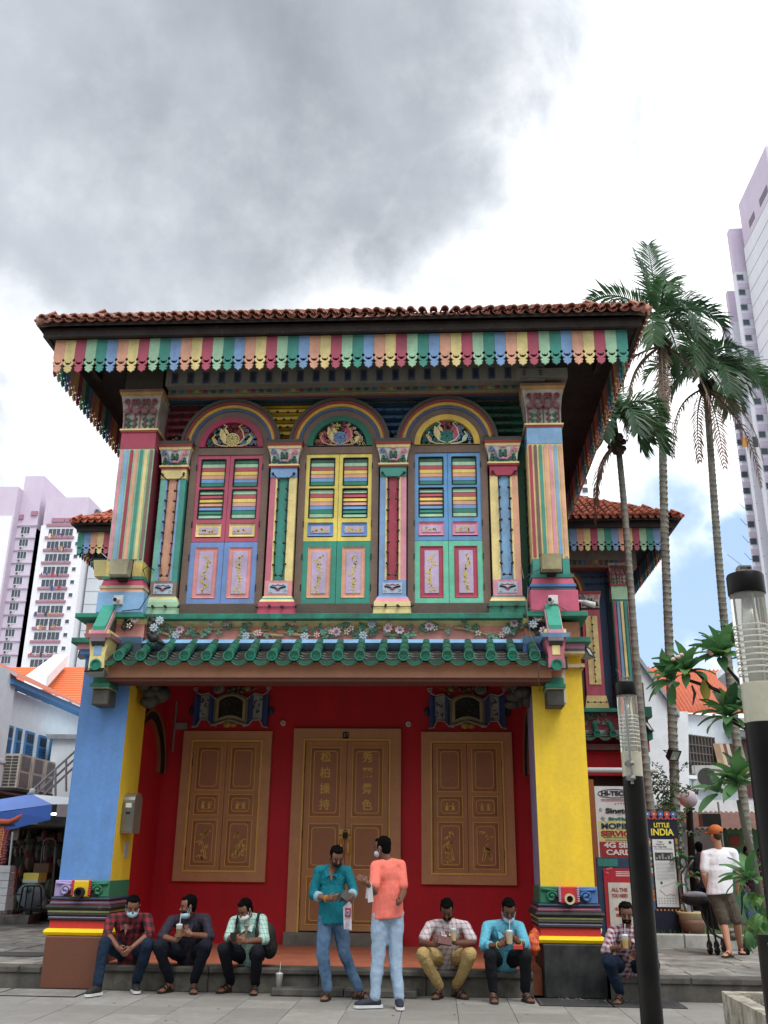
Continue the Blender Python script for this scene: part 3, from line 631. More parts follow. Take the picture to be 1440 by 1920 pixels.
# ============================================================ upper storey
def pil_px(px, py=885, y=12.65): return PX(px, py, y)[0]
CAPW = paint('ded9cf', dirt=.35)
def capital(parent, x0, x1, y0, y1, z0, z1, scroll_cols, rows=1):
    w = x1-x0; fl = w*.10; cx = (x0+x1)/2; h = z1-z0
    mb = MB(CAPW if rows == 1 else paint('bdb0a4', dirt=.7, dcol='5a4c44'))
    n = 5; v = []; f = []
    for i in range(n+1):
        t = i/n; o = fl*(t**2.2); v += [(x0-o, y0-o, z0+h*t), (x1+o, y0-o, z0+h*t), (x1+o, y1, z0+h*t), (x0-o, y1, z0+h*t)]
    for r in range(n):
        for i in range(4): a = r*4+i; b = r*4+(i+1) % 4; f.append((a, b, b+4, a+4))
    f += [(3, 2, 1, 0), (4*n, 4*n+1, 4*n+2, 4*n+3)]
    mb.add(v, f); cap = mb.build('capital', parent)
    yo = y0-fl-.004
    mb = MB(DKGREEN); k = w/.42
    if rows == 1:
        mb.prism(leafpoly(cx-.0*k, z0+.04*h, .40*w, .11*w, 2.75, 0), y0-.02, y0); mb.prism(leafpoly(cx, z0+.04*h, .40*w, .11*w, .39, 0), y0-.02, y0)
        mb.prism(leafpoly(cx-.05*w, z0+.35*h, .28*w, .09*w, 1.75, 0), y0-.035, y0); mb.prism(leafpoly(cx+.05*w, z0+.35*h, .28*w, .09*w, 1.4, 0), y0-.035, y0)
        mb.prism(leafpoly(x0+.10*w, z0+.08*h, .30*w, .1*w, 1.45, 0), y0-.02, y0); mb.prism(leafpoly(x1-.10*w, z0+.08*h, .30*w, .1*w, 1.7, 0), y0-.02, y0)
    else:
        for u in (.26, .74):
            c = x0+w*u
            for s_ in (-1, 1):
                for q in range(2): mb.prism(leafpoly(c+s_*.02, z0+h*(.06+.16*q), .17*w, .07*w, math.pi/2-s_*.8, 0), y0-.02, y0)
    mb.build('acanthus_leaf', cap)
    if rows == 1:
        for s_, m in ((-1, scroll_cols[0]), (1, scroll_cols[1])):
            q = MB(m); sx = cx+s_*(w*.44); sz = z0+h*.80; sp = spiral(sx, sz, w*.10, 1.3, math.pi/2+s_*-.2, s_*-1 if False else s_, 14)
            pts = [(cx+s_*.04*w, z0+.2*h), (cx+s_*.12*w, z0+.18*h), (cx+s_*.2*w, z0+.34*h), (cx+s_*.26*w, z0+.65*h), (cx+s_*.36*w, z0+.93*h)]
            q.tube([(p[0], y0-.02-.5*fl*((p[1]-z0)/h), p[1]) for p in pts+sp], .016*k, 5); q.build('scroll', cap)
        MB(LPINK).ell((cx, y0-.05, z0+.95*h), (.05*w/.4, .02, .02), 8, 4).build('rosette', cap); MB(LPINK).ell((cx, y0-.03, z0+.22*h), (.035, .02, .02), 8, 4).build('rosette', cap)
    else:
        q = MB(paint('8a4450', dirt=.6))
        for u in (.2, .5, .8):
            for s_ in (-1, 1):
                c = x0+w*u; q.tube([(p[0], y0-.035-.4*fl, p[1]) for p in [(c, z0+.5*h), (c+s_*.03, z0+.68*h)]+spiral(c+s_*.10*w, z0+.80*h, .085*w, 1.2, 2.2 if s_ > 0 else .9, -s_, 12)], .014, 5)
        for u in (.06, .35, .5, .65, .94): q.tube([(x0+w*u, y0-.012, z0+.0*h), (x0+w*u, y0-.018, z0+.5*h)], .010, 5)
        q.m(paint('94606a', dirt=.6))
        for u in (.12, .38, .62, .88): q.ell((x0+w*u, y0-.04, z0+.52*h), (.06, .03, .05), 8, 5)
        q.build('scroll', cap)
    return cap
BULB = paint('3a3632', rough=.4, dirt=.2)
q = MB(BULB); q.lathe([(.012, 0), (.020, .012), (.030, .03), (.028, .050), (.010, .058)], 0, 0, 8); BULBM = q.mesh('bulb', True)
q = MB(BULB).ell((0, 0, 0), (.018, .022, .02), 8, 5); q.tube([(0, 0, .0), (.012, -.028, .004)], [.010, .020], 7); BULBF = q.mesh('bulb', True)
def string_light(paths, label, step=.16, group='strings of bulbs fixed to the house'):
    t = thing('string_light', paths[0][0], label, 'string light', group)
    mb = MB(BLACK)
    for pts in paths:
        pts = [Vector(p) for p in pts]; L = 0; segs = []
        for a, b in zip(pts, pts[1:]): segs.append((L, a, b)); L += (b-a).length
        n = max(1, round(L/step)); pp = []
        for k in range(n+1):
            s_ = L*k/n
            for (l0, a, b) in segs:
                if l0 <= s_ <= l0+(b-a).length+1e-6:
                    p = a.lerp(b, (s_-l0)/(b-a).length); break
            pp.append(p); inst('bulb', BULBF, t, p+Vector((0, -.018, 0)), (random.uniform(-.5, .5), random.uniform(0, 6), random.uniform(-.3, .3)))
        wire = []
        for k in range(len(pp)-1):
            wire += [pp[k], pp[k].lerp(pp[k+1], .5)+Vector((random.uniform(-.008, .008), -.006, 0))]
        wire.append(pp[-1]); MB(BLACK).tube(wire, .0055, 4).build('cable', t)
    return t
PZL = dict(cap=(6.963, 7.22), blk=(6.754, 6.90))
def pilaster(x0, x1, colL, colR, colIn, blk, motif, m2, base, sideL=None, label=''):
    p = bpy.data.objects.new('pilaster', None); p.location = ((x0+x1)/2, 12.8, 4.69); place(p, house); WL[p.name] = Vector(p.location)
    y = 12.65; w = x1-x0; cx = (x0+x1)/2; yb = 12.88
    mb = MB(base); v = [(x0-.075, y-.07, 4.69), (x1+.075, y-.07, 4.69), (x1+.075, yb, 4.69), (x0-.075, yb, 4.69), (x0-.06, y-.06, 4.87), (x1+.06, y-.06, 4.87), (x1+.06, yb, 4.87), (x0-.06, yb, 4.87)]
    mb.add(v, [(0, 3, 2, 1), (4, 5, 6, 7), (0, 1, 5, 4), (1, 2, 6, 5), (2, 3, 7, 6), (3, 0, 4, 7)]); mb.build('base', p)
    mb = MB(m2[0]); mb.box(x0-.055, x1+.055, y-.055, yb, 4.872, 4.91, -.02, -.02); mb.m(m2[1]).box(x0-.035, x1+.035, y-.035, yb, 4.91, 4.935, -.01, -.01); mb.m(m2[2]).box(x0-.02, x1+.02, y-.02, yb, 4.935, 4.96, -.01, -.01); mb.build('base_moulding', p)
    mb = MB(motif).box(x0, x1, y, yb, 4.96, 5.19); blkm = mb.build('motif_block', p)
    mb = MB(paint('b8cbe0')).box(cx-.135, cx+.135, y-.008, y, 5.0, 5.15); mb.m(BLACK).tube([(cx-.11, y-.012, 5.10), (cx-.05, y-.012, 5.085), (cx, y-.012, 5.065), (cx+.05, y-.012, 5.085), (cx+.11, y-.012, 5.10)], .012, 5)
    mb.m(paint('b04a5a')).ell((cx, y-.014, 5.06), (.035, .012, .018), 8, 4); mb.m(WHITE)
    for s_ in (-1, 1): mb.tube(xz(spiral(cx+s_*.10, 5.04, .025, 1, 0, s_, 8), y-.012), .007, 4)
    mb.m(paint('b04a5a')).tube([(cx-.09, y-.012, 5.125), (cx-.03, y-.012, 5.115), (cx, y-.012, 5.13), (cx+.03, y-.012, 5.115), (cx+.09, y-.012, 5.125)], .006, 4); mb.build('cloud_motif', blkm)
    zt = 6.754; zb = 5.19; e = w*.27
    mb = MB(colL).box(x0, x0+e, y, yb, zb, zt); mb.m(colR).box(x1-e, x1, y, yb, zb, zt); mb.m(colIn).box(x0+e, x1-e, y+.03, yb, zb, zt); mb.build('shaft', p)
    mb = MB(YEL if colIn is not PEACH else SKYB).box(x0+e-.022, x0+e+.004, y-.006, y+.03, zb, zt); mb.box(x1-e-.004, x1-e+.022, y-.006, y+.03, zb, zt); mb.build('shaft_bead', p)
    MB(blk).box(x0-.0, x1+.0, y-.012, yb, zt, 6.905).build('neck_block', p)
    mb = MB(paint('a03a3c')).box(x0-.02, x1+.02, y-.03, yb, 6.905, 6.93); mb.m(YEL).box(x0-.03, x1+.03, y-.04, yb, 6.93, 6.955); mb.build('neck_moulding', p)
    capital(p, x0-.005, x1+.005, y-.01, yb, 6.955, 7.20, (paint('7a86a8', dirt=.3), LPINK))
    mb = MB(YEL).box(x0-.05, x1+.05, y-.06, yb, 7.2, 7.24, .01, .01); mb.m(paint('a03a3c')).box(x0-.065, x1+.065, y-.08, yb, 7.24, 7.275, .01, .01); mb.m(MOSS).box(x0-.08, x1+.08, y-.09, yb, 7.275, 7.33); mb.build('abacus', p)
    q = MB(MOSS)
    for k in range(14): q.ell((random.uniform(x0-.07, x1+.07), random.uniform(y-.08, yb), 7.33+random.uniform(0, .04)), random.uniform(.015, .035), 6, 4)
    q.build('soot_crust', p)
    xa, xb = x0+e+.02, x1-e-.02
    string_light([[(xa-.09, y-.02, zt+.05), (xa-.03, y-.02, zt+.06), (xa, y-.005, zt-.03), (xa+.0, y-.005, zb+.1), (xa+.06, y-.005, zb+.01), (xb-.06, y-.005, zb+.01), (xb, y-.005, zb+.1), (xb, y-.005, zt-.03), (xb+.03, y-.02, zt+.06), (xb+.09, y-.02, zt+.05)], [(x0-.08, y-.075, 4.79), (x1+.08, y-.075, 4.79)]], label)
    return p
G6 = paint('8a7a70', dirt=.3)
pilaster(pil_px(303), pil_px(350), paint('7cc0b0'), TEAL, PEACH, YEL, G6, (MINT, YEL, MINT), MINT, label='black bulb string around the peach panel of the leftmost narrow pilaster')
pilaster(pil_px(508), pil_px(557), paint('d07488'), YEL, TEAL, BLUE, PINK, (YEL, TEAL, YEL), paint('c4506c'), label='black bulb string around the teal pilaster panel between red and yellow shutters')
pilaster(pil_px(713), pil_px(762), BLUE, LPINK, paint('b84a60'), TEAL, BLUE, (LPINK, LPINK, BLUE), YEL, label='black bulb string around the crimson pilaster panel between yellow and blue shutters')
pilaster(pil_px(918), pil_px(970), YEL, PEACH, SKYB, paint('b0405c'), LPINK, (YEL, PEACH, GL), GL, label='black bulb string around the blue pilaster panel right of the blue shutters')
# vertical bulb strings in the dark strips beside the big columns
for px0, px1, lab in ((312, 279, 'bulb string down the dark crimson strip beside the left rainbow column'), (975, 1002, 'bulb string down the dark green strip beside the right rainbow column')):
    a = PX(px0, 880, 12.85); b = PX(px1, 1100, 12.85)
    x = (PX(px0, 880, 12.85)[0]+PX(px1, 1100, 12.85)[0])/2
    string_light([[(x, 12.83, 6.9), (x, 12.83, 5.0)]], lab, .15)
MB(paint('7a2238')).box(-4.12, -3.6, 12.86, 12.9, 4.7, 8.0).build('side_strip', house); MB(paint('1f5a44')).box(1.17, 1.45, 12.86, 12.9, 4.7, 8.0).build('side_strip', house)
# --- windows
LV = [TEAL, MINT, paint('c05868'), paint('f4d870'), PEACH, paint('7aa6da'), paint('2c8a72')]
def upper_window(x0, x1, upc, loc_, pan, ring, inner, fan, seed):
    w = bpy.data.objects.new('shuttered_window', None); w.location = ((x0+x1)/2, FY, 4.73); place(w, house); WL[w.name] = Vector(w.location)
    fx0, fx1 = x0-.10, x1+.10; y = 12.70; cx = (x0+x1)/2
    mb = MB(BROWN); mb.box(fx0, x0, y, 12.9, 4.86, 7.28); mb.box(x1, fx1, y, 12.9, 4.86, 7.28); mb.box(x0, x1, y, 12.9, 7.15, 7.28)
    mb.m(paint('5e5048', dirt=.6, bump=.5)).box(fx0-.03, fx1+.03, y-.06, 12.9, 4.70, 4.86, c=.01); mb.build('frame', w)
    # tympanum
    q = MB(BROWN).ring(cx, 7.28, .48, .62, 12.72, 12.9, 0, math.pi, 24); q.build('tympanum', w)
    q = MB(MOSS)
    for (r0, r1, yf, m) in ((.585, .62, 12.70, paint('4a6aa0', dirt=.4)), (.62, .665, 12.66, paint('d2a94a', dirt=.35)), (.665, .70, 12.63, paint('90393a', dirt=.4)), (.70, .75, 12.61, MOSS)):
        q.m(m).ring(cx, 7.29, r0, r1, yf, 12.9, 0, math.pi, 32)
    q.build('arch_moulding', w)
    q = MB(ring).ring(cx, 7.285, .40, .485, 12.70, 12.86, 0, math.pi, 28); q.box(cx-.485, cx+.485, 12.70, 12.86, 7.262, 7.285); fo = q.build('fan_frame', w)
    MB(paint('101214')).ring(cx, 7.285, 0, .41, 12.80, 12.82, 0, math.pi, 20).build('fan_backing', w)
    # pierced carving
    rn = random.Random(seed); cols = fan
    groups = {}
    yv = 12.735
    def add(m, fn): fn(groups.setdefault(m.name, MB(m)))
    ballc = cols['ball']
    add(ballc, lambda g: g.ring(cx+.0, 7.43, .0, .02, yv, yv+.02, 0, 6.283, 8))
    add(ballc, lambda g: g.ring(cx, 7.41, .098, .112, yv-.005, yv+.02, 0, 6.283, 20))
    for i in range(-2, 3):
        for j in range(-3, 4):
            px_, pz_ = cx+i*.042+(.021 if j % 2 else 0), 7.41+j*.028
            if math.hypot(px_-cx, pz_-7.41) < .095: add(ballc, lambda g: g.ring(px_, pz_, .011, .020, yv, yv+.02, 0, 6.283, 7))
    for s_ in (-1, 1):
        for (dx_, dz_, L, a, m) in ((.10, .06, .26, 1.25, 'petal'), (.06, .20, .12, 1.0, 'petal'), (.22, .05, .15, .9, 'side'),):
            A = a if s_ > 0 else math.pi-a
            m_ = cols[m+('R' if s_ > 0 else 'L')]
            add(m_, lambda g: g.prism([(cx+s_*dx_+math.cos(A)*u*L-math.sin(A)*v*L, 7.30+dz_+math.sin(A)*u*L+math.cos(A)*v*L) for u, v in ((0, 0), (.25, .16), (.6, .2), (1, 0), (.6, -.16), (.25, -.14))], yv-.004, yv+.02))
    tries = 0; made = []
    while len(made) < 46 and tries < 900:
        tries += 1; a = rn.uniform(.05, 3.09); r = rn.uniform(.06, .375); px_, pz_ = cx+r*math.cos(a), 7.292+r*math.sin(a)
        rr = rn.uniform(.024, .036)
        if pz_ < 7.29+rr or math.hypot(px_-cx, pz_-7.41) < .11+rr*.5: continue
        if any(math.hypot(px_-m_[0], pz_-m_[1]) < .040 for m_ in made): continue
        made.append((px_, pz_)); reg = (px_-cx)
        key = ('s1' if abs(reg) > .24 else ('s2' if abs(reg) > .12 else 's3'))+('R' if reg > 0 else 'L')
        sp = spiral(px_, pz_, rr, rn.uniform(.8, 1.2), rn.uniform(0, 6.28), rn.choice((-1, 1)), 9)
        tail = (sp[0][0]+rn.uniform(-.03, .03), sp[0][1]+rn.uniform(-.03, .03))
        add(cols[key], lambda g: g.tube(xz([tail]+sp, yv+.006), .0075, 4, cap=True))
    for (pts) in (((.02, .02), (.12, .06), (.18, .14), (.15, .25), (.09, .33), (.14, .36)), ((.05, .0), (.16, .01), (.26, .05), (.30, .13), (.26, .2))):
        for s_ in (-1, 1):
            add(cols['vine'], lambda g: g.tube([(cx+s_*p[0], yv-.006, 7.30+p[1]) for p in pts], .011, 5))
    for g in groups.values(): g.build('pierced_carving', w)
    # shutters
    mid = (x0+x1)/2
    for s_, (a, b) in enumerate(((x0, mid-.003), (mid+.003, x1))):
        W_ = b-a; st = .062; ys = 12.715; yb = 12.76
        sh = bpy.data.objects.new('shutter', None)
        mb = MB(upc); z0, z1 = 5.79, 7.145
        zz = [z0, 5.853, 6.075, 6.145, 6.60, 6.645, 7.085, z1]
        mb.box(a, a+st, ys, yb, z0, z1); mb.box(b-st, b, ys, yb, z0, z1)
        for k in (0, 2, 4, 6): mb.box(a+st, b-st, ys, yb, zz[k], zz[k+1])
        sh = mb.build('upper_shutter', w)
        q = MB(BLACK)
        for k in (3, 5):
            q.box(a+st-.008, a+st+.006, ys-.004, yb, zz[k], zz[k+1]); q.box(b-st-.006, b-st+.008, ys-.004, yb, zz[k], zz[k+1]); q.box(a+st+.006, b-st-.006, ys-.004, yb, zz[k+1]-.008, zz[k+1]+.006); q.box(a+st+.006, b-st-.006, ys-.004, yb, zz[k]-.006, zz[k]+.008)
            q.box(a+st, b-st, yb-.008, yb+.03, zz[k], zz[k+1])
        q.build('dark_surround', sh)
        for k in (3, 5):
            h = (zz[k+1]-zz[k]-.02)/7; opn = .55 if (k == 3 and (seed, s_) in ((1, 0), (2, 1), (4, 0))) else 0
            for j in range(7):
                zc = zz[k+1]-.01-h*(j+.5); col = LV[j] if k == 5 else [MINT, LV[2], LV[3], PEACH, LV[5], LV[6], MINT][j]
                if (k == 5 and j == 0): col = paint('4a7a64', dirt=.9, dcol='2c3a34')
                g = MB(col); hh = h*.5-.0022; a_ = random.uniform(-.02, .02)+opn*.9; cz, sz = math.cos(a_), math.sin(a_)
                y_ = ys+.018
                g.add([(a+st+.01, y_-hh*sz*0-.002, zc-hh*cz), (b-st-.01, y_-.002, zc-hh*cz+random.uniform(-.003, .003)), (b-st-.01, y_+.003+hh*sz, zc+hh*cz), (a+st+.01, y_+.003+hh*sz, zc+hh*cz)], [(0, 1, 2, 3)])
                g.add([(a+st+.01, y_-.002, zc-hh*cz), (b-st-.01, y_-.002, zc-hh*cz), (b-st-.01, y_+.01, zc-hh*cz-.001), (a+st+.01, y_+.01, zc-hh*cz-.001)], [(3, 2, 1, 0)])
                g.build('louvre_slat', sh)
        # small painted panel
        def field(pz0, pz1, cA, cB, ins, par, motif):
            q = MB(cA); px0, px1 = a+st-.005, b-st+.005; g = .02
            q.add([(px0, ys-.012, pz0), (px1, ys-.012, pz0), (px1, ys-.012, pz1), (px0, ys-.012, pz1), (px0+g, ys+.006, pz0+g), (px1-g, ys+.006, pz0+g), (px1-g, ys+.006, pz1-g), (px0+g, ys+.006, pz1-g),
                   (px0, ys+.01, pz0), (px1, ys+.01, pz0), (px1, ys+.01, pz1), (px0, ys+.01, pz1)], [(0, 1, 5, 4), (1, 2, 6, 5), (2, 3, 7, 6), (3, 0, 4, 7), (4, 5, 6, 7), (0, 8, 9, 1), (1, 9, 10, 2), (2, 10, 11, 3), (3, 11, 8, 0)])
            q.m(cB).box(px0+ins, px1-ins, ys-.006, ys+.008, pz0+ins, pz1-ins, c=.004); q.build('panel', par)
            g_ = MB(paint('dcca5c', dirt=.3)); r2 = random.Random(seed+motif*3+s_); X0, X1, Z0, Z1 = px0+ins+.03, px1-ins-.03, pz0+ins+.03, pz1-ins-.04
            n = 16 if motif else 6
            x_, z_ = (X0+X1)/2, Z0
            for k in range(n):
                if motif: z_ = Z0+(Z1-Z0)*k/n; x_ = (X0+X1)/2+(X1-X0)*.30*mnoise.noise(Vector((k*.35, seed*3.1, s_*7.3)))*1.6+r2.uniform(-.02, .02)
                else: x_ = X0+(X1-X0)*k/n; z_ = (Z0+Z1)/2
                for j in range(3):
                    a_ = r2.uniform(0, 6.28); L = r2.uniform(.018, .04)
                    g_.prism(leafpoly(x_+r2.uniform(-.022, .022), z_+r2.uniform(-.015, .015), L*1.25, .012, a_, 0, 1), ys-.010, ys-.004)
            if motif: g_.tube([((X0+X1)/2+(X1-X0)*.30*mnoise.noise(Vector((k*.35, seed*3.1, s_*7.3)))*1.6, ys-.008, Z0+(Z1-Z0)*k/n) for k in range(n)], .003, 4)
            g_.build('gilt_flowers', par)
        field(5.868, 6.062, pan[0], LILAC, .045, sh, 0)
        q = MB(loc_); z0, z1 = 4.865, 5.782
        q.box(a, a+.075, ys-.004, yb, z0, z1); q.box(b-.075, b, ys-.004, yb, z0, z1); q.box(a+.075, b-.075, ys-.004, yb, z0, z0+.085); q.box(a+.075, b-.075, ys-.004, yb, z1-.075, z1); q.box(a+.07, b-.07, yb-.01, yb, z0, z1)
        lo = q.build('lower_shutter', w); sv = st; st = .082
        field(z0+.09, z1-.08, pan[1], LILAC, .06, lo, 1); st = sv
        q = MB(BLACK); xh = a-.012 if s_ == 0 else b
        for hz in (5.1, 5.55, 6.05, 6.95): q.box(xh, xh+.012, 12.69, 12.72, hz-.045, hz+.045)
        q.build('hinge', w)
    return w
FANA = dict(ball=YEL, petalL=YEL, petalR=paint('8a2f44'), sideL=PEACH, sideR=MINT, vine=YEL, s1L=TEAL, s1R=BLUE, s2L=paint('7a98b0'), s2R=BLUE, s3L=paint('9a3a50'), s3R=paint('9a3a50'))
FANB = dict(ball=BLUE, petalL=YEL, petalR=CRIM, sideL=CRIM, sideR=YEL, vine=PEACH, s1L=CRIM, s1R=YEL, s2L=CRIM, s2R=YEL, s3L=YEL, s3R=CRIM)
FANC = dict(ball=TEAL, petalL=YEL, petalR=CRIM, sideL=PEACH, sideR=MINT, vine=CREAM, s1L=TEAL, s1R=BLUE, s2L=TEAL, s2R=BLUE, s3L=CRIM, s3R=CRIM)
WX = [(-3.516, -2.54), (-1.888, -.916), (-.29, .667)]
upper_window(*WX[0], paint('bc5870'), paint('7a9cd6'), (YEL, PINK), paint('a83a58'), 0, FANA, 1)
upper_window(*WX[1], paint('f0da70'), paint('3a9884'), (paint('74a0d8'), PEACH), paint('1f6e58'), 0, FANB, 2)
upper_window(*WX[2], paint('6aa2d4'), paint('74d0b0'), (paint('ea96b0'), paint('b8485e')), paint('e2bc58'), 0, FANC, 4)
# spandrel boards
regs = [(-4.05, -2.95, paint('7c2c3a', dirt=.4)), (-3.05, -1.4, paint('e0bc48', dirt=.35)), (-1.4, .2, paint('305c80', dirt=.3)), (.2, 1.35, paint('1c4c3e', dirt=.4))]
for i, (a, b, m) in enumerate(regs):
    for k in range(6):
        z = 7.36+k*.125; q = MB(m); q.prism([(12.86, z), (12.79, z+.02), (12.80, z+.07), (12.86, z+.118)][::-1], a, b, 'x'); q.build('spandrel_board', house)
    cx = (a+b)/2
    paths = []
    for k in range(6):
        z = 7.37+k*.125
        # clear of the arches
        def lim(c): h = z-7.29; return math.sqrt(max(0, .78**2-h*h))
        l = max(a, (-3.028+lim(0)) if i == 1 else ((-1.40+lim(0)) if i == 2 else (.19+lim(0) if i == 3 else -3.98)))
        r = min(b, (-1.40-lim(0)) if i == 1 else ((.19-lim(0)) if i == 2 else (1.16 if i == 3 else -3.028-lim(0))))
        if r-l > .08: paths.append([(l, 12.775, z), (r, 12.775, z)])
    string_light(paths, ['bulb rows on the dark red boards above the leftmost pilaster', 'bulb rows on the yellow boards between the left and middle arches', 'bulb rows on the navy boards between the middle and right arches', 'bulb rows on the dark green boards right of the right arch'][i], .13)
# --- cornice rows under the eaves
mb = MB(MOSS).box(-4.1, 1.35, 12.76, 12.9, 8.0, 8.03); mb.m(paint('2a4a5c')).box(-4.1, 1.35, 12.64, 12.9, 8.03, 8.045); mb.m(paint('8a3a44')).box(-4.1, 1.35, 12.60, 12.9, 8.045, 8.06); mb.m(paint('8f8a62', dirt=.4)).box(-4.1, 1.35, 12.54, 12.9, 8.06, 8.075); mb.build('cornice', house)
VB = paint('7a766c', dirt=.4)
yv = 12.5; zv0, zv1 = 8.075, 8.185
mb = MB(VB).box(-4.0, 1.30, yv, 12.9, zv0, zv1+.02); mb.box(-4.0, 1.62, yv-.18, 12.9, zv1-.06, zv1+.30); mb.box(1.2, 1.95, 12.3, 12.9, 8.15, 8.3); mb.build('cornice_band', house)
vcol = [paint('1d4a44'), paint('2f5f80'), paint('8a4a34'), paint('a08a3c'), paint('6f2634'), paint('1f4a34')]
n = 44
vm = [MB(c).prism([(-.035, 0), (.035, 0), (.03, .04), (.045, .085), (.045, .1), (-.045, .1), (-.045, .085), (-.03, .04)], -.02, 0).mesh('vase') for c in vcol]
for i in range(n):
    x = -3.92+i*.1215
    if x < 1.25: inst('vase_ornament', vm[i % 6], house, (x, yv, zv0+.005))
q = MB(paint('4c5a74')).box(-.052, .052, -.012, 0, 0, .19); q.m(paint('2a3244')).box(-.042, .042, -.016, -.004, .012, .178); q.m(paint('141820'))
q.tube([(0, -.018, .03), (0, -.018, .15)], .007, 4)
for zz_ in (.06, .09, .12):
    for s_ in (-1, 1): q.ell((s_*.018, -.018, zz_), (.014, .006, .009), 6, 4)
pm = q.mesh('flower_panel')
for i in range(24):
    x = -3.86+i*.2355
    if x < 1.6: inst('flower_panel', pm, house, (x, yv-.18, zv1-.045))
# --- big upper columns
def big_column(x0, x1, ground, stripes, neck, foot, mould, ped, side):
    p = bpy.data.objects.new('rainbow_column', None); p.location = ((x0+x1)/2, 12.6, 4.67); place(p, house); WL[p.name] = Vector(p.location)
    y = 12.45; yb = 12.9; w = x1-x0
    mb = MB(ped).box(x0-.06, x1+.085, y-.05, 13.3, 4.67, 4.97, c=.01); mb.build('pedestal', p)
    mb = MB(mould[0]).box(x0-.045, x1+.06, y-.04, yb+.2, 4.97, 5.02, -.01, -.01); mb.m(mould[1]).box(x0-.05, x1+.065, y-.045, yb+.2, 5.02, 5.06, .0, .0); mb.m(mould[2]).box(x0-.035, x1+.05, y-.03, yb+.2, 5.06, 5.155, -.025, -.02); mb.m(mould[3]).box(x0-.025, x1+.035, y-.025, yb+.2, 5.155, 5.195, .01, .01); mb.build('base_moulding', p)
    mb = MB(foot).box(x0, x1, y, yb, 5.195, 5.43); mb.build('foot_block', p)
    mb = MB(ground).box(x0, x1, y, y+.02, 5.43, 7.155); mb.m(side).box(x0+.002, x1-.002, y+.02, yb, 5.43, 7.155); mb.build('shaft', p)
    n = len(stripes); st = w/n
    for i, m in enumerate(stripes):
        q = MB(m); a = x0+st*i+st*.2; b = a+st*.62; r = (b-a)/2
        top = [(a+r+r*math.cos(t), 7.115+r*math.sin(t)) for t in [math.pi*k/6 for k in range(7)]]
        q.prism([(a, 5.45), (b, 5.45)]+top, y-.014, y+.001); q.build('flute', p)
    mb = MB(neck).box(x0-.002, x1+.002, y-.006, yb, 7.155, 7.415); mb.build('neck_block', p)
    mb = MB(paint('a03a3c')).box(x0-.015, x1+.015, y-.02, yb, 7.415, 7.445); mb.m(YEL).box(x0-.03, x1+.03, y-.03, yb, 7.445, 7.47); mb.build('neck_moulding', p)
    capital(p, x0, x1, y-.01, yb, 7.47, 8.0, None, 2)
    mb = MB(paint('b08c4c', dirt=.5)).box(x0-.06, x1+.06, y-.07, yb, 8.0, 8.05, .015, .015); mb.m(paint('8a5a4a', dirt=.6)).box(x0-.08, x1+.08, y-.09, yb, 8.05, 8.09); mb.build('abacus', p)
    mb = MB(paint('4a4238', dirt=.6)).box(x0-.03, x1+.03, y-.02, yb, 8.09, 8.55); mb.build('impost', p)
BC = paint('6b5348'); LX0, LX1 = -4.618, -4.105
big_column(LX0, LX1, MINT, [LPINK, SKYB, paint('a84058'), PEACH, TEAL, YEL, paint('8a7a70')], paint('b04a62'), paint('e0c878', dirt=.4), (PEACH, paint('c8c0a0', dirt=.5), paint('c4506c'), TEAL), SKYB, paint('7a2a3c'))
big_column(1.335, 1.835, YEL, [paint('b04058'), BROWN, TEAL, PEACH, LPINK, SKYB, PEACH], SKYB, TEAL, (paint('4c5560', dirt=.6), paint('5c86c0'), paint('c46076'), TEAL), paint('c8607c', dirt=.3), YEL)
# ============================================================ roof
BEAMD = paint('2a201e', dirt=.3)
def valance(parent, n, origin, ux, width, z0, h, start=0, every=1, keep=None):
    k = width/.156; H = h/.53
    half = [(0, 0), (.0765, 0), (.0765, -.300), (.060, -.312), (.056, -.330), (.068, -.348), (.0765, -.352), (.077, -.372), (.066, -.398), (.040, -.420), (.030, -.430), (.052, -.434), (.064, -.446), (.056, -.462), (.032, -.468), (.050, -.474), (.054, -.488), (.036, -.502), (.014, -.512), (0, -.532), (0, -.402), (.022, -.396), (.040, -.378), (.046, -.356), (.036, -.342), (.033, -.356), (.018, -.368), (.004, -.358), (0, -.366)]
    ms = []
    for c in PAL6:
        q = MB(c); q.prism([(a*k, b*H) for a, b in half], 0, .02); q.prism([(-a*k, b*H) for a, b in half], 0, .02); ms.append(q.mesh('valance_board'))
    for i in range(n):
        if keep and not keep(i): continue
        p = Vector(origin)+Vector(ux)*(width*(i+.5)); ang = math.atan2(ux[1], ux[0])
        inst('valance_board', ms[(i+start) % 6], parent, (p.x, p.y, z0+random.uniform(-.004, .004)), (0, 0, ang))
TILE = paint('c4907e', rough=.75, dirt=.6, dcol='5a423a', bump=.4, sc=1.5); TILE2 = paint('b87764', rough=.8, dirt=.7, dcol='4a3a34', bump=.4, sc=1.5)
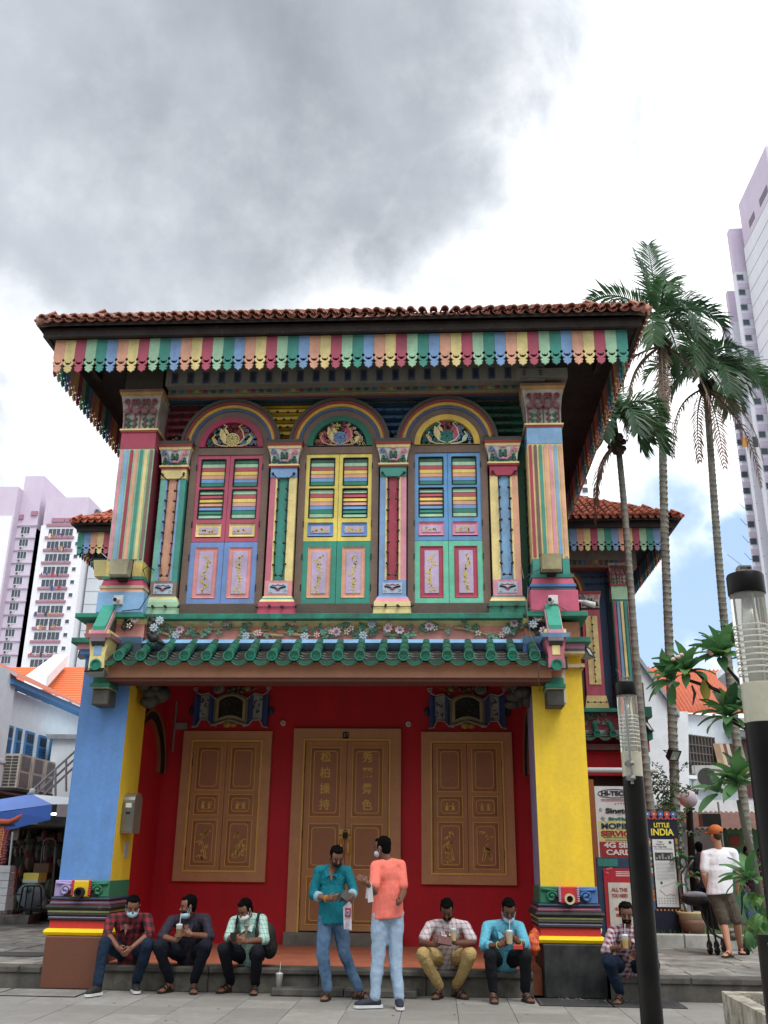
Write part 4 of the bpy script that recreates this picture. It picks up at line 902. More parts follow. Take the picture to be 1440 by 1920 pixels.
def hip_roof(parent, x0, x1, y0, zc, slope, yback, nx, obj_rows, keep=None, tl=.32, hipn=18, t1=None, t2=None):
    t1 = t1 or TILE; t2 = t2 or TILE2
    half = (x1-x0)/2; cx = (x0+x1)/2; yr = y0+half; zr = zc+half*slope
    q = MB(BEAMD); v = [(x0, y0, zc), (x1, y0, zc), (cx, yr, zr), (cx, yback, zr), (x1, yback, zc), (x0, yback, zc)]
    v2 = [(a, b, c-.05) for a, b, c in v]
    q.add(v+v2, [(0, 1, 2), (1, 4, 3, 2), (5, 0, 2, 3), (6, 8, 7), (7, 8, 9, 10), (11, 9, 8, 6), (0, 6, 7, 1), (5, 11, 6, 0), (1, 7, 10, 4)]); q.build('roof_deck', parent)
    sa = math.atan(slope); w = (x1-x0)/nx
    def barrel(m, ln, r):
        g = MB(m); n = 6; v = []; f = []
        for j, (yy, rr, dz) in enumerate(((0, r, .022), (ln, r*.86, 0), (0, r-.012, .012), (.04, r-.012, .012))):
            for i in range(n+1):
                a = math.pi*i/n; v.append((rr*math.cos(a), yy, dz+rr*math.sin(a)))
        for i in range(n):
            f.append((i, i+1, n+1+i+1, n+1+i)); f.append((2*(n+1)+i, 2*(n+1)+i+1, i+1, i)); f.append((3*(n+1)+i, 3*(n+1)+i+1, 2*(n+1)+i+1, 2*(n+1)+i))
        # the trough side
        for i in range(5): pass
        return g.add(v, f)
    def trough(m, ln, r):
        g = MB(m); n = 5; v = []; f = []
        for yy, dz in ((-.03, .005), (ln, -.012)):
            for i in range(n+1): a = math.pi+math.pi*i/n; v.append((r*math.cos(a), yy, dz+r*.75*math.sin(a)+r*.35))
        for yy, dz in ((-.03, -.012),):
            for i in range(n+1): a = math.pi+math.pi*i/n; v.append((r*math.cos(a), yy, dz+r*.75*math.sin(a)+r*.35))
        for i in range(n): f.append((i, i+1, n+1+i+1, n+1+i)); f.append((i, i+1, 2*(n+1)+i+1, 2*(n+1)+i))
        return g.add(v, f)
    mA = [barrel(m, tl*1.06, w*.36).mesh('roof_tile', True) for m in (t1, t2)]; mT = [trough(m, tl*1.06, w*.38).mesh('pan_tile', True) for m in (t2, t1)]
    rest = MB(t1, t2); bar = barrel(t1, tl*1.06, w*.36)
    rows = int(half/math.cos(sa)/tl)-1
    for r in range(rows):
        s_ = r*tl*math.cos(sa); zz = zc+s_*slope
        for i in range(nx):
            x = x0+w*(i+.5)
            if x < x0+s_+w*.35 or x > x1-s_-w*.35: continue
            y = y0+s_-.06
            if r < obj_rows and (keep is None or keep(x)):
                k = 0 if random.random() < .65 else 1
                inst('roof_tile', mA[k], parent, (x, y, zz+.035+random.uniform(-.006, .006)), (sa+random.uniform(-.02, .02), 0, random.uniform(-.03, .03)))
                if r < 2: inst('pan_tile', mT[k], parent, (x+w*.5, y+.01, zz+.02), (sa, 0, 0))
            else:
                M_ = Matrix.Translation((x, y, zz+.035)) @ Matrix.Rotation(sa, 4, 'X'); rest.cur = random.random() > .65
                rest.add([M_ @ Vector(p) for p in bar.v], bar.f)
    if rest.v: o = rest.build('far_tiles', parent, smooth=True); o['kind'] = 'stuff'
    # edge tiles along the two side eaves and the hip ridges
    hm = MB(t1); L = half*math.sqrt(2+slope*slope)/hipn
    hm.tube([(0, 0, 0), (L*1.03, 0, .0)], [.085, .07], 8); hipm = hm.mesh('hip_tile', True)
    for (cx0, sg) in ((x0, 1), (x1, -1)):
        d = Vector((sg*half, half, half*slope)); dn = d.normalized()
        for k in range(hipn):
            p = Vector((cx0, y0, zc+.03))+d*(k/hipn); o = inst('hip_tile', hipm, parent, p+Vector((0, 0, .0))); o.rotation_euler = dn.to_track_quat('X', 'Z').to_euler()
    sb = barrel(t1, tl*1.06, w*.36)
    for (cx0, sg) in ((x0, 1), (x1, -1)):
        side = MB(t1, t2)
        ny = int((yback-y0)/w)
        for r in range(3):
            for i in range(ny):
                y = y0+w*(i+.5); s_ = r*tl*math.cos(sa)
                if y < y0+s_: continue
                M_ = Matrix.Translation((cx0+sg*(s_-.06), y, zc+s_*slope+.035)) @ Matrix.Rotation(-math.pi/2*sg, 4, 'Z') @ Matrix.Rotation(sa, 4, 'X'); side.cur = random.random() > .6
                side.add([M_ @ Vector(p) for p in sb.v], sb.f)
        o = side.build('side_tiles', parent, smooth=True); o['kind'] = 'stuff'
VY = 11.95; vx0, vx1 = -5.60, 2.775
valance(house, 53, (vx0, VY, 0), (1, 0, 0), (vx1-vx0)/53, 8.705, .545)
for sx, x in ((-1, vx0+.01), (1, vx1-.01)):
    valance(house, 56, (x, VY+.05, 0), (0, 1, 0), .156, 8.705, .545, 2)
ROX0, ROX1, RY0, RZ0 = -5.80, 3.03, 11.72, 8.86
hip_roof(house, ROX0, ROX1, RY0, RZ0, .612, 22.5, 54, 4)
# fascia, soffit, rafters
q = MB(BEAMD)
q.box(ROX0+.06, ROX1-.06, RY0+.10, RY0+.16, 8.69, 8.83); q.box(ROX0+.06, ROX0+.12, RY0+.16, 21.0, 8.69, 8.83); q.box(ROX1-.12, ROX1-.06, RY0+.16, 21.0, 8.69, 8.83); q.build('fascia', house)
q = MB(DARKW).box(ROX0+.1, ROX1-.1, RY0+.2, 22, 8.72, 8.78); q.build('soffit', house)
me1 = MB(BEAMD).box(-.04, .04, 0, 1.0, 8.60, 8.72).mesh('rafter')
for i in range(11): inst('rafter', me1, house, (-5.3+i*.78, VY+.1, 0))
q = MB(DARKW).box(-4.84, 1.9, 12.9, 21, 8.4, 8.72); q.build('wall_plate', house)
# ============================================================ GROUND
def struct(o): o['kind'] = 'structure'; return o
ASPH = paint('8b8984', rough=.9, dirt=.5, bump=.4, sc=.3)
struct(MB(ASPH).box(-600, 600, -60, 900, -.4, -.03).build('ground'))
GT = [paint(c, rough=.75, dirt=.6, bump=.15, dcol='77746d') for c in ('8f8d89', '898783', '96948f', '84827e')]
plaza = struct(thing('plaza', (0, 9, 0), None, None))
sl = [MB(m).box(0, .594, 0, .594, -.03, 0, c=.004).mesh('paving_slab') for m in GT]
sk = .0
for i in range(26):
    for j in range(9):
        x = -8.2+i*.6; y = 12.56-.6*(j+1)
        if y < 7: continue
        inst('paving_slab', random.choice(sl), plaza, (x, y+random.uniform(-.001, .001), random.uniform(-.0015, .0015)))
q = MB(*GT)
for i in range(26):
    for j in range(14):
        q.cur = random.randrange(4); x = -8.2+i*.6; y = 6.5-.6*(j+1); q.box(x, x+.594, y, y+.594, -.03, 0)
q.build('far_slabs', plaza)['kind'] = 'stuff'
q = MB(paint('3d3b38', dirt=.2)); rn = random.Random(77)
for k in range(70):
    x, y, r = rn.uniform(-6, 5), rn.uniform(10.2, 12.4), rn.uniform(.006, .018); q.add([(x+r*math.cos(a)*rn.uniform(.7, 1.2), y+r*math.sin(a), .003) for a in [i*1.0472 for i in range(6)]], [(0, 1, 2, 3, 4, 5)])
q.build('gum_spots', plaza)['kind'] = 'stuff'
q = MB(paint('c8c4ba', dirt=.2)); 
for k in range(40):
    x, y, r = rn.uniform(1.4, 2.3), rn.uniform(12.3, 12.56), rn.uniform(.006, .016); q.add([(x+r*math.cos(a)*rn.uniform(.7, 1.2), y+r*math.sin(a), .011) for a in [i*1.0472 for i in range(6)]], [(0, 1, 2, 3, 4, 5)])
q.build('paint_drips', plaza)['kind'] = 'stuff'
# raised pavements of slate on both sides
SLT = [paint(c, rough=.7, dirt=.75, bump=.5, dcol='45443f', sc=.8) for c in ('989690', '8b8984', 'a3a097', '92908b')]
def pavement(x0, x1, y0, y1, zz, sx, sy, name='pavement'):
    p = struct(thing(name, ((x0+x1)/2, y0, 0), None, None))
    MB(GRAN).box(x0, x1, y0+.02, y1, -.03, zz-.03).build('bedding', p)
    y = y0+.30; r = 0
    while y < y1:
        h = sy*random.uniform(.8, 1.25); x = x0+(r % 2)*sx*.4
        while x < x1:
            w = min(sx*random.uniform(.7, 1.4), x1-x); dz = random.uniform(-.004, .004)
            if w > .1 and y < 19: MB(random.choice(SLT)).box(x, x+w-.014, y, min(y+h-.014, y1), zz-.03, zz+dz, c=.004).build('slate_slab', p)
            x += w
        y += h; r += 1
    if y1 > 19: MB(SLT[0]).box(x0, x1, 19, y1, zz-.03, zz-.001).build('far_paving', p)
    x = x0
    while x < x1:   # kerb stones
        w = min(.9*random.uniform(.9, 1.1), x1-x)
        MB(GRAN).box(x, x+w-.008, y0, y0+.30, zz-.075, zz+.0, c=.012).build('kerb_stone', p)
        MB(paint('8a867c', rough=.85, dirt=.8, bump=.5, dcol='33322e')).box(x, x+w-.008, y0+.03, y0+.28, 0, zz-.075, c=.004).build('kerb_face', p); x += w
    return p
pavement(2.02, 9.2, 12.45, 23.0, .26, .75, .5)
pavement(-13, -4.90, 12.62, 23.0, .24, .75, .55)
# porch step and floor
ps = struct(thing('porch_step', (-1.45, 12.5, 0), None, None))
x = -4.10
for w in (1.30, 1.35, 1.3, 1.28):
    MB(GRAN).box(x, x+w-.006, 12.52, 12.86, .205, .28, c=.018).build('step_stone', ps); MB(paint('6c6960', rough=.85, dirt=.8, bump=.5, dcol='2b2a27')).box(x, x+w-.006, 12.56, 12.86, 0, .205, c=.006).build('riser_stone', ps); x += w
x0, x1 = PZ(510, 1866)[0], PZ(782, 1870)[0]
for a, b in ((x0, (x0+x1)/2-.004), ((x0+x1)/2+.004, x1)): MB(GRAN).box(a, b, 12.30, 12.55, 0, .085, c=.015).build('low_step', ps)
pf = struct(thing('porch_floor', (-1.45, 13.8, 0), None, None))
v = [(-4.86, 12.84, .283), (1.97, 12.84, .283), (1.97, BY+.1, .335), (-4.86, BY+.1, .335), (-4.86, 12.84, 0), (1.97, 12.84, 0), (1.97, BY+.1, 0), (-4.86, BY+.1, 0)]
MB(TERRA).add(v, [(0, 1, 2, 3), (4, 5, 1, 0), (5, 6, 2, 1), (7, 4, 0, 3)]).build('floor_slab', pf)
# drain covers
for pts, lab in (((-5.15, -4.2, 11.9, 12.5), 'grey drain cover set in the paving before the brown pedestal'), ((1.15, 1.95, 11.95, 12.5), 'dark metal drain cover set in the paving before the black pedestal'), ((1.97, 2.75, 11.95, 12.5), 'second dark drain cover beside the black pedestal, under the checked-shirt sitter')):
    a, b, c, d = pts; t = thing('drain_cover', ((a+b)/2, (c+d)/2, 0), lab, 'drain cover', 'drain covers in the paving')
    m = paint('55565a', rough=.6, dirt=.5) if a > 0 else paint('8a8984', rough=.8, dirt=.5)
    MB(m).box(a, b, c, d, .002, .008).build('plate', t)
    e = .02; MB(paint('2a2a2c')).box(a-e, a, c-e, d+e, .001, .010).box(b, b+e, c-e, d+e, .001, .010).box(a, b, c-e, c, .001, .010).box(a, b, d, d+e, .001, .010).build('rim', t)
    if a > 0:
        for k in range(7): MB(paint('3a3b3e')).box(a+.03, b-.03, c+.05+k*.068, c+.066+k*.068, .008, .012).build('rib', t)
t = thing('manhole_cover', (-5.85, 14.0, .24), 'dark rectangular cover in the slate pavement left of the brown pedestal', 'manhole cover')
MB(paint('3e3e3f', dirt=.4)).box(-6.2, -5.4, 13.75, 14.3, .245, .252).build('plate', t)
# ============================================================ rear wing of the house (same builder's details)
wing = thing('shophouse_wing', (-1.5, 21.2, 0), 'rear wing of the rainbow house with navy wall and its own tiled eaves', 'house wing')
WY = 21.2
MB(paint('2d4b6a', dirt=.3)).box(-7.6, 4.38, WY, 30, 4.5, 8.9).build('upper_wall', wing)
MB(REDW).box(-7.6, 4.3, WY, 30, .2, 4.5).build('lower_wall', wing)
VWY = 20.45
x_r = PX(1250, 990, VWY)[0]; x_l = PX(146, 1005, VWY)[0]; nb = round((x_r-x_l)/.156)
zvt = ZZ(990, VWY, 1200)
keepf = lambda i: (x_l+(x_r-x_l)*(i+.5)/nb > 2.6) or (x_l+(x_r-x_l)*(i+.5)/nb < -7.0)
valance(wing, nb, (x_l, VWY, 0), (1, 0, 0), (x_r-x_l)/nb, zvt, .545, 4, keep=keepf)
valance(wing, 40, (x_r-.01, VWY+.05, 0), (0, 1, 0), .156, zvt, .545, 1); valance(wing, 24, (x_l+.01, VWY+.05, 0), (0, 1, 0), .156, zvt, .545, 3)
TL2 = paint('c8745a', rough=.75, dirt=.35, dcol='5a3e34', bump=.4); TL3 = paint('b8664e', rough=.75, dirt=.5, dcol='4a342c', bump=.4)
WR0, WR1 = PX(133, 985, 20.2)[0], PX(1277, 970, 20.2)[0]
hip_roof(wing, WR0, WR1, 20.2, 8.80, .612, 34, 84, 7, keep=lambda x: x > 2.7 or x < -7.0, tl=.30, hipn=26, t1=TL2, t2=TL3)
zf = zvt
MB(BEAMD).box(WR0+.1, WR1-.1, 20.32, 20.38, zf-.02, zf+.12).box(WR1-.16, WR1-.1, 20.38, 30, zf-.02, zf+.12).build('fascia', wing)
MB(DARKW).box(WR0+.15, WR1-.15, 20.4, 33, zf+.0, zf+.06).build('soffit', wing)
MB(VB).box(2.0, 4.6, WY-.3, WY, zf-.75, zf-.35).build('cornice_band', wing)
for i in range(20):
    x = 2.6+i*.12
    if x < 4.5: inst('vase_ornament', vm[i % 6], wing, (x, WY-.3, zf-.72))
MB(paint('8a5a4a')).box(2.0, 4.6, WY-.33, WY, zf-.80, zf-.76).build('cornice', wing)
# its right-hand column, pilaster and arch
def wx(px, py): return PX(px, py, WY-.2)[0]
cx0, cx1 = 3.98, 4.40
capital(wing, cx0, cx1, WY-.3, WY, 7.45, 7.95, None, 2)
MB(MINT).box(cx0, cx1, WY-.3, WY, 7.1, 7.42).build('neck_block', wing)
MB(paint('a03a3c')).box(cx0-.02, cx1+.02, WY-.33, WY, 7.42, 7.45).build('neck_moulding', wing)
MB(TEAL).box(cx0, cx1, WY-.28, WY, 5.2, 7.1).build('shaft', wing)
for i, m in enumerate([CRIM, BLUE, YEL, TEAL, LPINK]): MB(m).box(cx0+.02+i*.08, cx0+.075+i*.08, WY-.31, WY-.28, 5.25, 7.05).build('flute', wing)
MB(paint('6a4a3c', dirt=.5)).box(cx0-.05, cx1+.1, WY-.4, WY, 4.69, 5.2).build('pedestal', wing)
x0, x1 = PX(1094, 1200, WY-.15)[0], PX(1128, 1200, WY-.15)[0]
MB(CRIM).box(x0, x1, WY-.15, WY, 4.95, 6.9).build('pilaster_shaft', wing); MB(YEL).box(x0+.07, x1-.07, WY-.17, WY-.15, 5.2, 6.75).build('pilaster_panel', wing)
capital(wing, x0, x1, WY-.15, WY, 6.95, 7.25, (paint('7a86a8', dirt=.3), LPINK))
MB(paint('a03a3c')).box(x0-.05, x1+.05, WY-.22, WY, 7.25, 7.32).build('abacus', wing); MB(YEL).box(x0-.06, x1+.06, WY-.2, WY, 4.66, 4.95, -.05, 0).build('pilaster_base', wing)
q = MB(MOSS)
for r0, r1, m in ((.62, .66, paint('d2a94a', dirt=.35)), (.66, .7, paint('90393a', dirt=.4)), (.7, .76, MOSS)): q.m(m).ring(x0-.62, 7.3, r0, r1, WY-.12, WY, 0, math.pi, 24)
q.build('arch_moulding', wing); MB(BROWN).ring(x0-.62, 7.3, 0, .62, WY-.03, WY, 0, math.pi, 20).box(x0-1.24, x0-.02, WY-.06, WY, 4.7, 7.3).build('window_frame', wing)
a_ = (x0+x1)/2
string_light([[(a_, WY-.2, 6.7), (a_, WY-.2, 5.25)], [(x0, WY-.24, 4.8), (x1, WY-.24, 4.8)]], 'bulb string down the yellow panel on the rear wing', .16)
string_light([[(x1+.2, WY-.03, 7.9), (x1+.2, WY-.03, 4.9)], [(x1+.38, WY-.03, 7.9), (x1+.38, WY-.03, 4.9)]], 'two bulb strings down the navy wall of the rear wing', .17)
string_light([[(x0-.1, WY-.03, 8.05-k*.17), (x1+.4, WY-.03, 8.05-k*.17)] for k in range(4)], 'bulb rows on the navy boards above the arch of the rear wing', .15)
MB(GL).box(2.2, 4.6, WY-.35, WY, 4.58, 4.66).build('ledge', wing)
MB(paint('b85868', dirt=.4)).box(2.2, 4.5, WY-.1, WY, 4.2, 4.58).build('frieze', wing)
rn = random.Random(3)
for k in range(26): inst('leaf', rn.choice(LM), wing, (3.35+rn.uniform(-.35, .35), WY-.2, 4.45+rn.uniform(-.12, .12)), (0, rn.uniform(0, 6), 0))
MB(paint('a8b0b8', dirt=.4)).box(2.2, 4.5, WY-.25, WY, 4.13, 4.2).build('flashing', wing)
xs2 = [3.05+.33*k for k in range(5)]
canopy_tiles(wing, xs2, WY-.75, ZZ(1378, WY-.75, 1130))
zb = ZZ(1395, WY-.6, 1130)
MB(paint('5a3030', dirt=.4)).box(2.4, 4.45, WY-.62, WY, zb-.12, zb).build('canopy_beam', wing); MB(REDW).box(2.4, 4.45, WY-.3, WY, zb-.62, zb-.12).build('lintel', wing)
zp = ZZ(1444, WY-.8, 1130); q = MB(paint('d8dcdc', dirt=.2)); q.tube([(2.4, WY-.8, zp), (4.55, WY-.8, zp)], .055, 10); q.build('awning_pipe', wing)
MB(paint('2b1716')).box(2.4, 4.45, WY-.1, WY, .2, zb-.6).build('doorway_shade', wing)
xa, xb = PX(1186, 1500, WY-.5)[0], PX(1212, 1500, WY-.5)[0]
MB(YELLOWW).box(4.08, 4.42, WY-.55, WY+.3, .9, 4.5).build('column', wing); MB(paint('2a2626')).box(4.04, 4.46, WY-.6, WY+.3, .2, .9).build('column_base', wing)
MB(paint('6e2430')).box(4.06, 4.44, WY-.57, WY-.54, 2.75, 3.1).build('column_patch', wing)
for z0, z1, m, o in ((4.4, 4.62, DKGREEN, .12), (4.1, 4.4, paint('7a4038', dirt=.4), .04), (3.95, 4.1, GL, .1), (3.7, 3.95, paint('a84848', dirt=.3), .03), (3.45, 3.6, TEAL, .02), (3.25, 3.45, GRAN, .0)): MB(m).box(4.2-o, 4.42+o, WY-.7-o, WY, z0, z1).build('bracket_layer', wing)
# ============================================================ housing blocks far off
HW = paint('e8e8ee', rough=.85, dirt=.1, bump=.05, sc=.1, dcol='c0c0c8'); HL = paint('ccbfd0', rough=.85, dirt=.15, bump=.05, sc=.1, dcol='9a86a0'); HC = paint('a87c8c', rough=.85, dirt=.1, bump=.0, sc=.1)
GLS = paint('454d57', rough=.25, dirt=.1, bump=0, spec=.6); HG = paint('a5a5b2', rough=.85, dirt=.1, bump=0, sc=.1)
def win_mesh(w, h, panes, fr=None, grid=False):
    q = MB(fr or HW); q.box(-w/2-.08, w/2+.08, -.04, .1, -.08, 0); q.box(-w/2-.08, w/2+.08, -.04, .1, h, h+.08); q.box(-w/2-.08, -w/2, -.04, .1, 0, h); q.box(w/2, w/2+.08, -.04, .1, 0, h)
    for k in range(1, panes): x = -w/2+w*k/panes; q.box(x-.03, x+.03, -.02, .1, 0, h)
    if grid: q.box(-w/2, w/2, -.02, .1, h*.48, h*.52)
    g = MB(GLS).box(-w/2, w/2, .02, .06, 0, h); return q.mesh('window'), g.mesh('pane')
def put_window(par, ms, loc, rz=0., s=1.):
    o = inst('window', ms[0], par, loc, (0, 0, rz)); p = bpy.data.objects.new('pane', ms[1]); C.objects.link(p); p.parent = o; return o
q = MB(paint('d0d0cc')).box(-.42, .42, -.35, 0, 0, .6); q.m(paint('3a3c40')).ring(-.1, .3, 0, .24, -.37, -.34, 0, 6.283, 12); ACM = q.mesh('air_conditioner')
TY = 185.
def TX(px, py=1100): return PX(px, py, TY)[0]
twr = thing('apartment_block', (-80, TY, 0), 'lilac and white apartment block far left with crimson balcony bands and laundry', 'apartment block')
def blk(x0, x1, y0, z1, m, zt=None, nm='wall', y1=None): MB(m).box(x0, x1, y0, y1 or y0+14, -.03, z1).build(nm, twr)
zt1 = ZZ(895, TY, 40); zt1b = ZZ(905, TY, 40); zt2 = ZZ(935, TY, 120); zt3 = ZZ(955, TY, 170)
blk(TX(-60), TX(13), TY-2.5, ZZ(975, TY, 10), HW); blk(TX(-60), TX(13)+.3, TY-2.6+.3, ZZ(912, TY-2.5, 5), HL, nm='parapet', y1=TY+10)
blk(TX(13), TX(52), TY, ZZ(990, TY, 50), paint('cfc6d6', rough=.85, dirt=.1, bump=0, sc=.1)); blk(TX(13)+.2, TX(52), TY+.2, ZZ(892, TY, 50), HL, nm='parapet')
blk(TX(52), TX(65), TY+6, ZZ(935, TY+6, 60), HG); 
blk(TX(65), TX(151), TY-1, ZZ(985, TY-1, 100), HW); blk(TX(65)+.2, TX(151)-.2, TY-.8, ZZ(932, TY-1, 100), HL, nm='parapet')
blk(TX(151), TX(156), TY+3, ZZ(955, TY+3, 160), paint('55565e')); blk(TX(156), TX(190), TY+1.5, ZZ(962, TY+1, 180), paint('c9cfd6', rough=.85, dirt=.1, bump=0, sc=.1))
wA = win_mesh(1.9, 1.5, 3); wB = win_mesh(2.5, 1.55, 3); wS = win_mesh(.8, .8, 1); wT = win_mesh(.5, 1.0, 1)
FH = 2.78
LAU = [paint(c, dirt=.1) for c in ('b03a44', 'd8d4c8', '3b5a8c', '8a3f70', '44484c', 'c88a3c', 'e0dcdc')]
zt0 = ZZ(985, TY, 40)
for k in range(21):
    z = zt0-1.9-k*FH
    if z < 2: break
    put_window(twr, wA, (TX(32), TY-.05, z)); inst('air_conditioner', ACM, twr, (TX(30), TY-.05, z-.85))
    inst('sun_ledge', bpy.data.meshes.get('sun_ledge') or MB(HL).box(-3.2, 2.2, -.3, 0, 0, .35).mesh('sun_ledge'), twr, (TX(34), TY, z+1.75))
    for a in (56, 61): put_window(twr, wT, (TX(a), TY+5.95, z-.3))
    zb = z-1.2
    inst('balcony_band', bpy.data.meshes.get('balcony_band') or MB(HC).prism([(-3.0, 0), (-.3, 0), (.3, .9), (2.9, .9), (2.9, 0.)][::-1][:0] or [(-3.1, .2), (3.1, .2), (3.1, .75), (-3.1, .75)], -.35, 0).mesh('balcony_band'), twr, (TX(103), TY-1.0, zb+2.2))
    put_window(twr, wB, (TX(92), TY-1.05, zb+.3)); put_window(twr, wB, (TX(116), TY-1.05, zb+.3))
    put_window(twr, wS, (TX(138), TY-1.05, zb+.9)); put_window(twr, wT, (TX(153.5), TY+2.95, zb+.6))
    MB(paint('b9bcc4')).box(TX(156.5), TX(189), TY+1.42, TY+1.5, zb, zb+.08).build('panel_joint', twr)
    q = MB(paint('aeb0b4')).tube([(TX(96), TY-1.1, zb+.1), (TX(96)+1.8, TY-3.2, zb+.5)], .05, 4); q.tube([(TX(118), TY-1.1, zb+.1), (TX(118)+1.2, TY-3.2, zb+.4)], .05, 4); q.build('drying_pole', twr)
    if k % 3 != 2:
        q = MB(*LAU)
        for j in range(random.randint(3, 7)):
            q.cur = random.randrange(7); x = TX(random.choice((88, 94, 112)))+random.uniform(-.8, 1.8); w = random.uniform(.3, .7); h = random.uniform(.5, 1.1)
            q.add([(x, TY-2-j*.15, zb+.2), (x+w, TY-2.2-j*.15, zb+.25), (x+w*.9, TY-2.1-j*.15, zb+.2-h), (x+.05, TY-2-j*.15, zb+.2-h*.9)], [(0, 1, 2, 3)])
        q.build('laundry', twr)
for a, b, z in ((14, 24, zt0-.2), (38, 50, zt0+.6)): MB(HC).box(TX(a), TX(b), TY-.15, TY+.3, z+1.6, z+2.6).build('crimson_slot', twr)
for a, b in ((84, 108), (110, 130)): MB(HC).box(TX(a), TX(b), TY-1.15, TY-.5, ZZ(979, TY-1, 100), ZZ(979, TY-1, 100)+.9).build('crimson_slot', twr)
# right-hand tower
tr = thing('apartment_tower', (60, 126, 0), 'tall lilac and white apartment tower rising at the right edge behind the palms', 'apartment tower')
xE = PX(1383, 385, 132)[0]
def rb(x0, x1, y0, y1, z0, z1, m, nm='wall'): return MB(m).box(x0, x1, y0, y1, z0, z1).build(nm, tr)
# the white end wall runs toward the camera at constant x
ztw = ZZ(385, 132, 1383)
zsplit = PX(1392, 465, 132)[1]
y_near = 118.
rb(xE, xE+30, y_near, 132, -.03, zsplit, paint('dcdce2', rough=.85, dirt=.1, bump=0, sc=.1)); rb(xE+.1, xE+30, y_near+.1, 131.9, zsplit, ztw, HL, 'parapet')
for k in range(40):
    z = zsplit-.1-k*2.8
    if z < 1: break
    MB(HG).box(xE-.04, xE, y_near, 132, z-.07, z).build('panel_joint', tr)
for (a, b) in ((119.8, 123.4), (126, 128.6)): MB(paint('77707c')).box(xE-.05+.1, xE+.2, a, b, zsplit+1.3, zsplit+2.6).build('parapet_slot', tr)
for k in range(1, 12): put_window(tr, win_mesh(3, 1.4, 4) if k == 1 else W3, (xE+4+0*k, y_near-.05, zsplit-.5-k*2.8)) if False else None
xA = PX(1367, 428, 133)[0]; zA = ZZ(428, 133, 1367)
TW = paint('dadae2', rough=.85, dirt=.1, bump=0, sc=.1)
rb(xA, xE+8, 133, 134.5, -.03, zA-8.5, TW); rb(xA, xE+8, 133.05, 134.4, zA-8.5, zA, HL, 'parapet')
xB = PX(1363, 542, 137)[0]; zB = ZZ(545, 137, 1363)
rb(xB, xA+8, 137, 138.2, -.03, zB-6, TW); rb(xB, xA+8, 137.05, 138.1, zB-6, zB, HL, 'parapet')
xC = PX(1357, 612, 141)[0]; zC = ZZ(612, 141, 1357)
rb(xC, xB+8, 141, 142.2, -.03, zC-5, TW); rb(xC, xB+8, 141.05, 142.1, zC-5, zC, HL, 'parapet')
wQ = win_mesh(.95, .95, 1, paint('aab0bb'))
lb = MB(HL).box(-1.3, 1.3, -.06, 0, -.5, .5).mesh('lilac_band')
xwA = PX(1392, 553, 133)[0]; zwA = ZZ(553, 133, 1392); xwC = PX(1366, 662, 141)[0]; zwC = ZZ(662, 141, 1366)
rk = MB(paint('6a6c74')).tube([(0, 0, 0), (-1.0, -1.0, -.5), (-2.0, -1.6, .4)], .05, 4).mesh('drying_rack')
for k in range(-1, 36):
    z = zwA-k*2.8
    if z > 1: put_window(tr, wQ, (xwA, 132.95, z)); inst('lilac_band', lb, tr, (xwA+.6, 133, z-1.1), (0, 0, 0), (.8, 1, 1))
    z2 = zwC-k*2.8
    if z2 > 1 and k >= 0:
        put_window(tr, wQ, (xwC, 140.95, z2)); inst('lilac_band', lb, tr, (xwC+.5, 141, z2-1.2), (0, 0, 0), (.8, 1, .9)); inst('drying_pole', rk, tr, (xC+.1, 141, z2+.5)); inst('drying_pole', rk, tr, (xwC+3.4, 137, z2+.2))
        MB(HG).box(xB, xA, 136.96, 137, z2-.4, z2-.3).build('panel_joint', tr)
q = MB(*LAU); q.cur = 5; xl, zl = PX(1396, 832, 131)
q.box(xl-.7, xl, 130, 130.1, zl-.9, zl+.5); q.cur = 4; q.box(xl+.9, xl+1.6, 130, 130.1, zl-1, zl+.7); q.build('laundry', tr)
ft = thing('distant_tower', (PX(1092, 920, 260)[0], 260, 0), 'small pale tower with crimson band glimpsed behind the tiled eave', 'tower')
xa, xb = PX(1075, 920, 260)[0], PX(1101, 920, 260)[0]
MB(HW).box(xa, xb, 260, 275, -.03, ZZ(868, 260, 1092)).build('wall', ft)
wf = win_mesh(1.6, 1.6, 1)
for k in range(5): put_window(ft, wf, (PX(1095, 890, 260)[0], 259.9, ZZ(892+k*16, 260, 1095)))
MB(HC).box(xa, xa+3, 259.8, 260, ZZ(938, 260, 1085), ZZ(930, 260, 1085)).build('crimson_band', ft)
# ============================================================ low blue-white building, left
lb_ = thing('corner_building', (-12, 27, 0), 'pale blue two-storey building with bright orange tiled roof and blue shutters', 'building')
LBW = paint('e8f3fa', dirt=.25, bump=.1, rough=.8, dcol='b4c8d8'); LBB = paint('4a8cc4', dirt=.25); ORT = paint('e88050', rough=.7, dirt=.2, bump=.2, dcol='a8452c')
def LP(px, py, y): return PW(px, py, y)
y0w, y1w = 24.6, 32.0; xw = -11.97
MB(LBW).box(xw-8, xw, y0w, y1w+6, 0, ZZ(1292, 26, 17)).build('wall', lb_)
MB(LBW).box(xw, xw+1.6, y0w+7.2, y1w+6, 0, 5.95).build('return_wall', lb_)
MB(LBW).box(xw-3, xw+.14, 23.6, 25.95, 0, 6.35).build('pilaster', lb_)
zE = 5.95
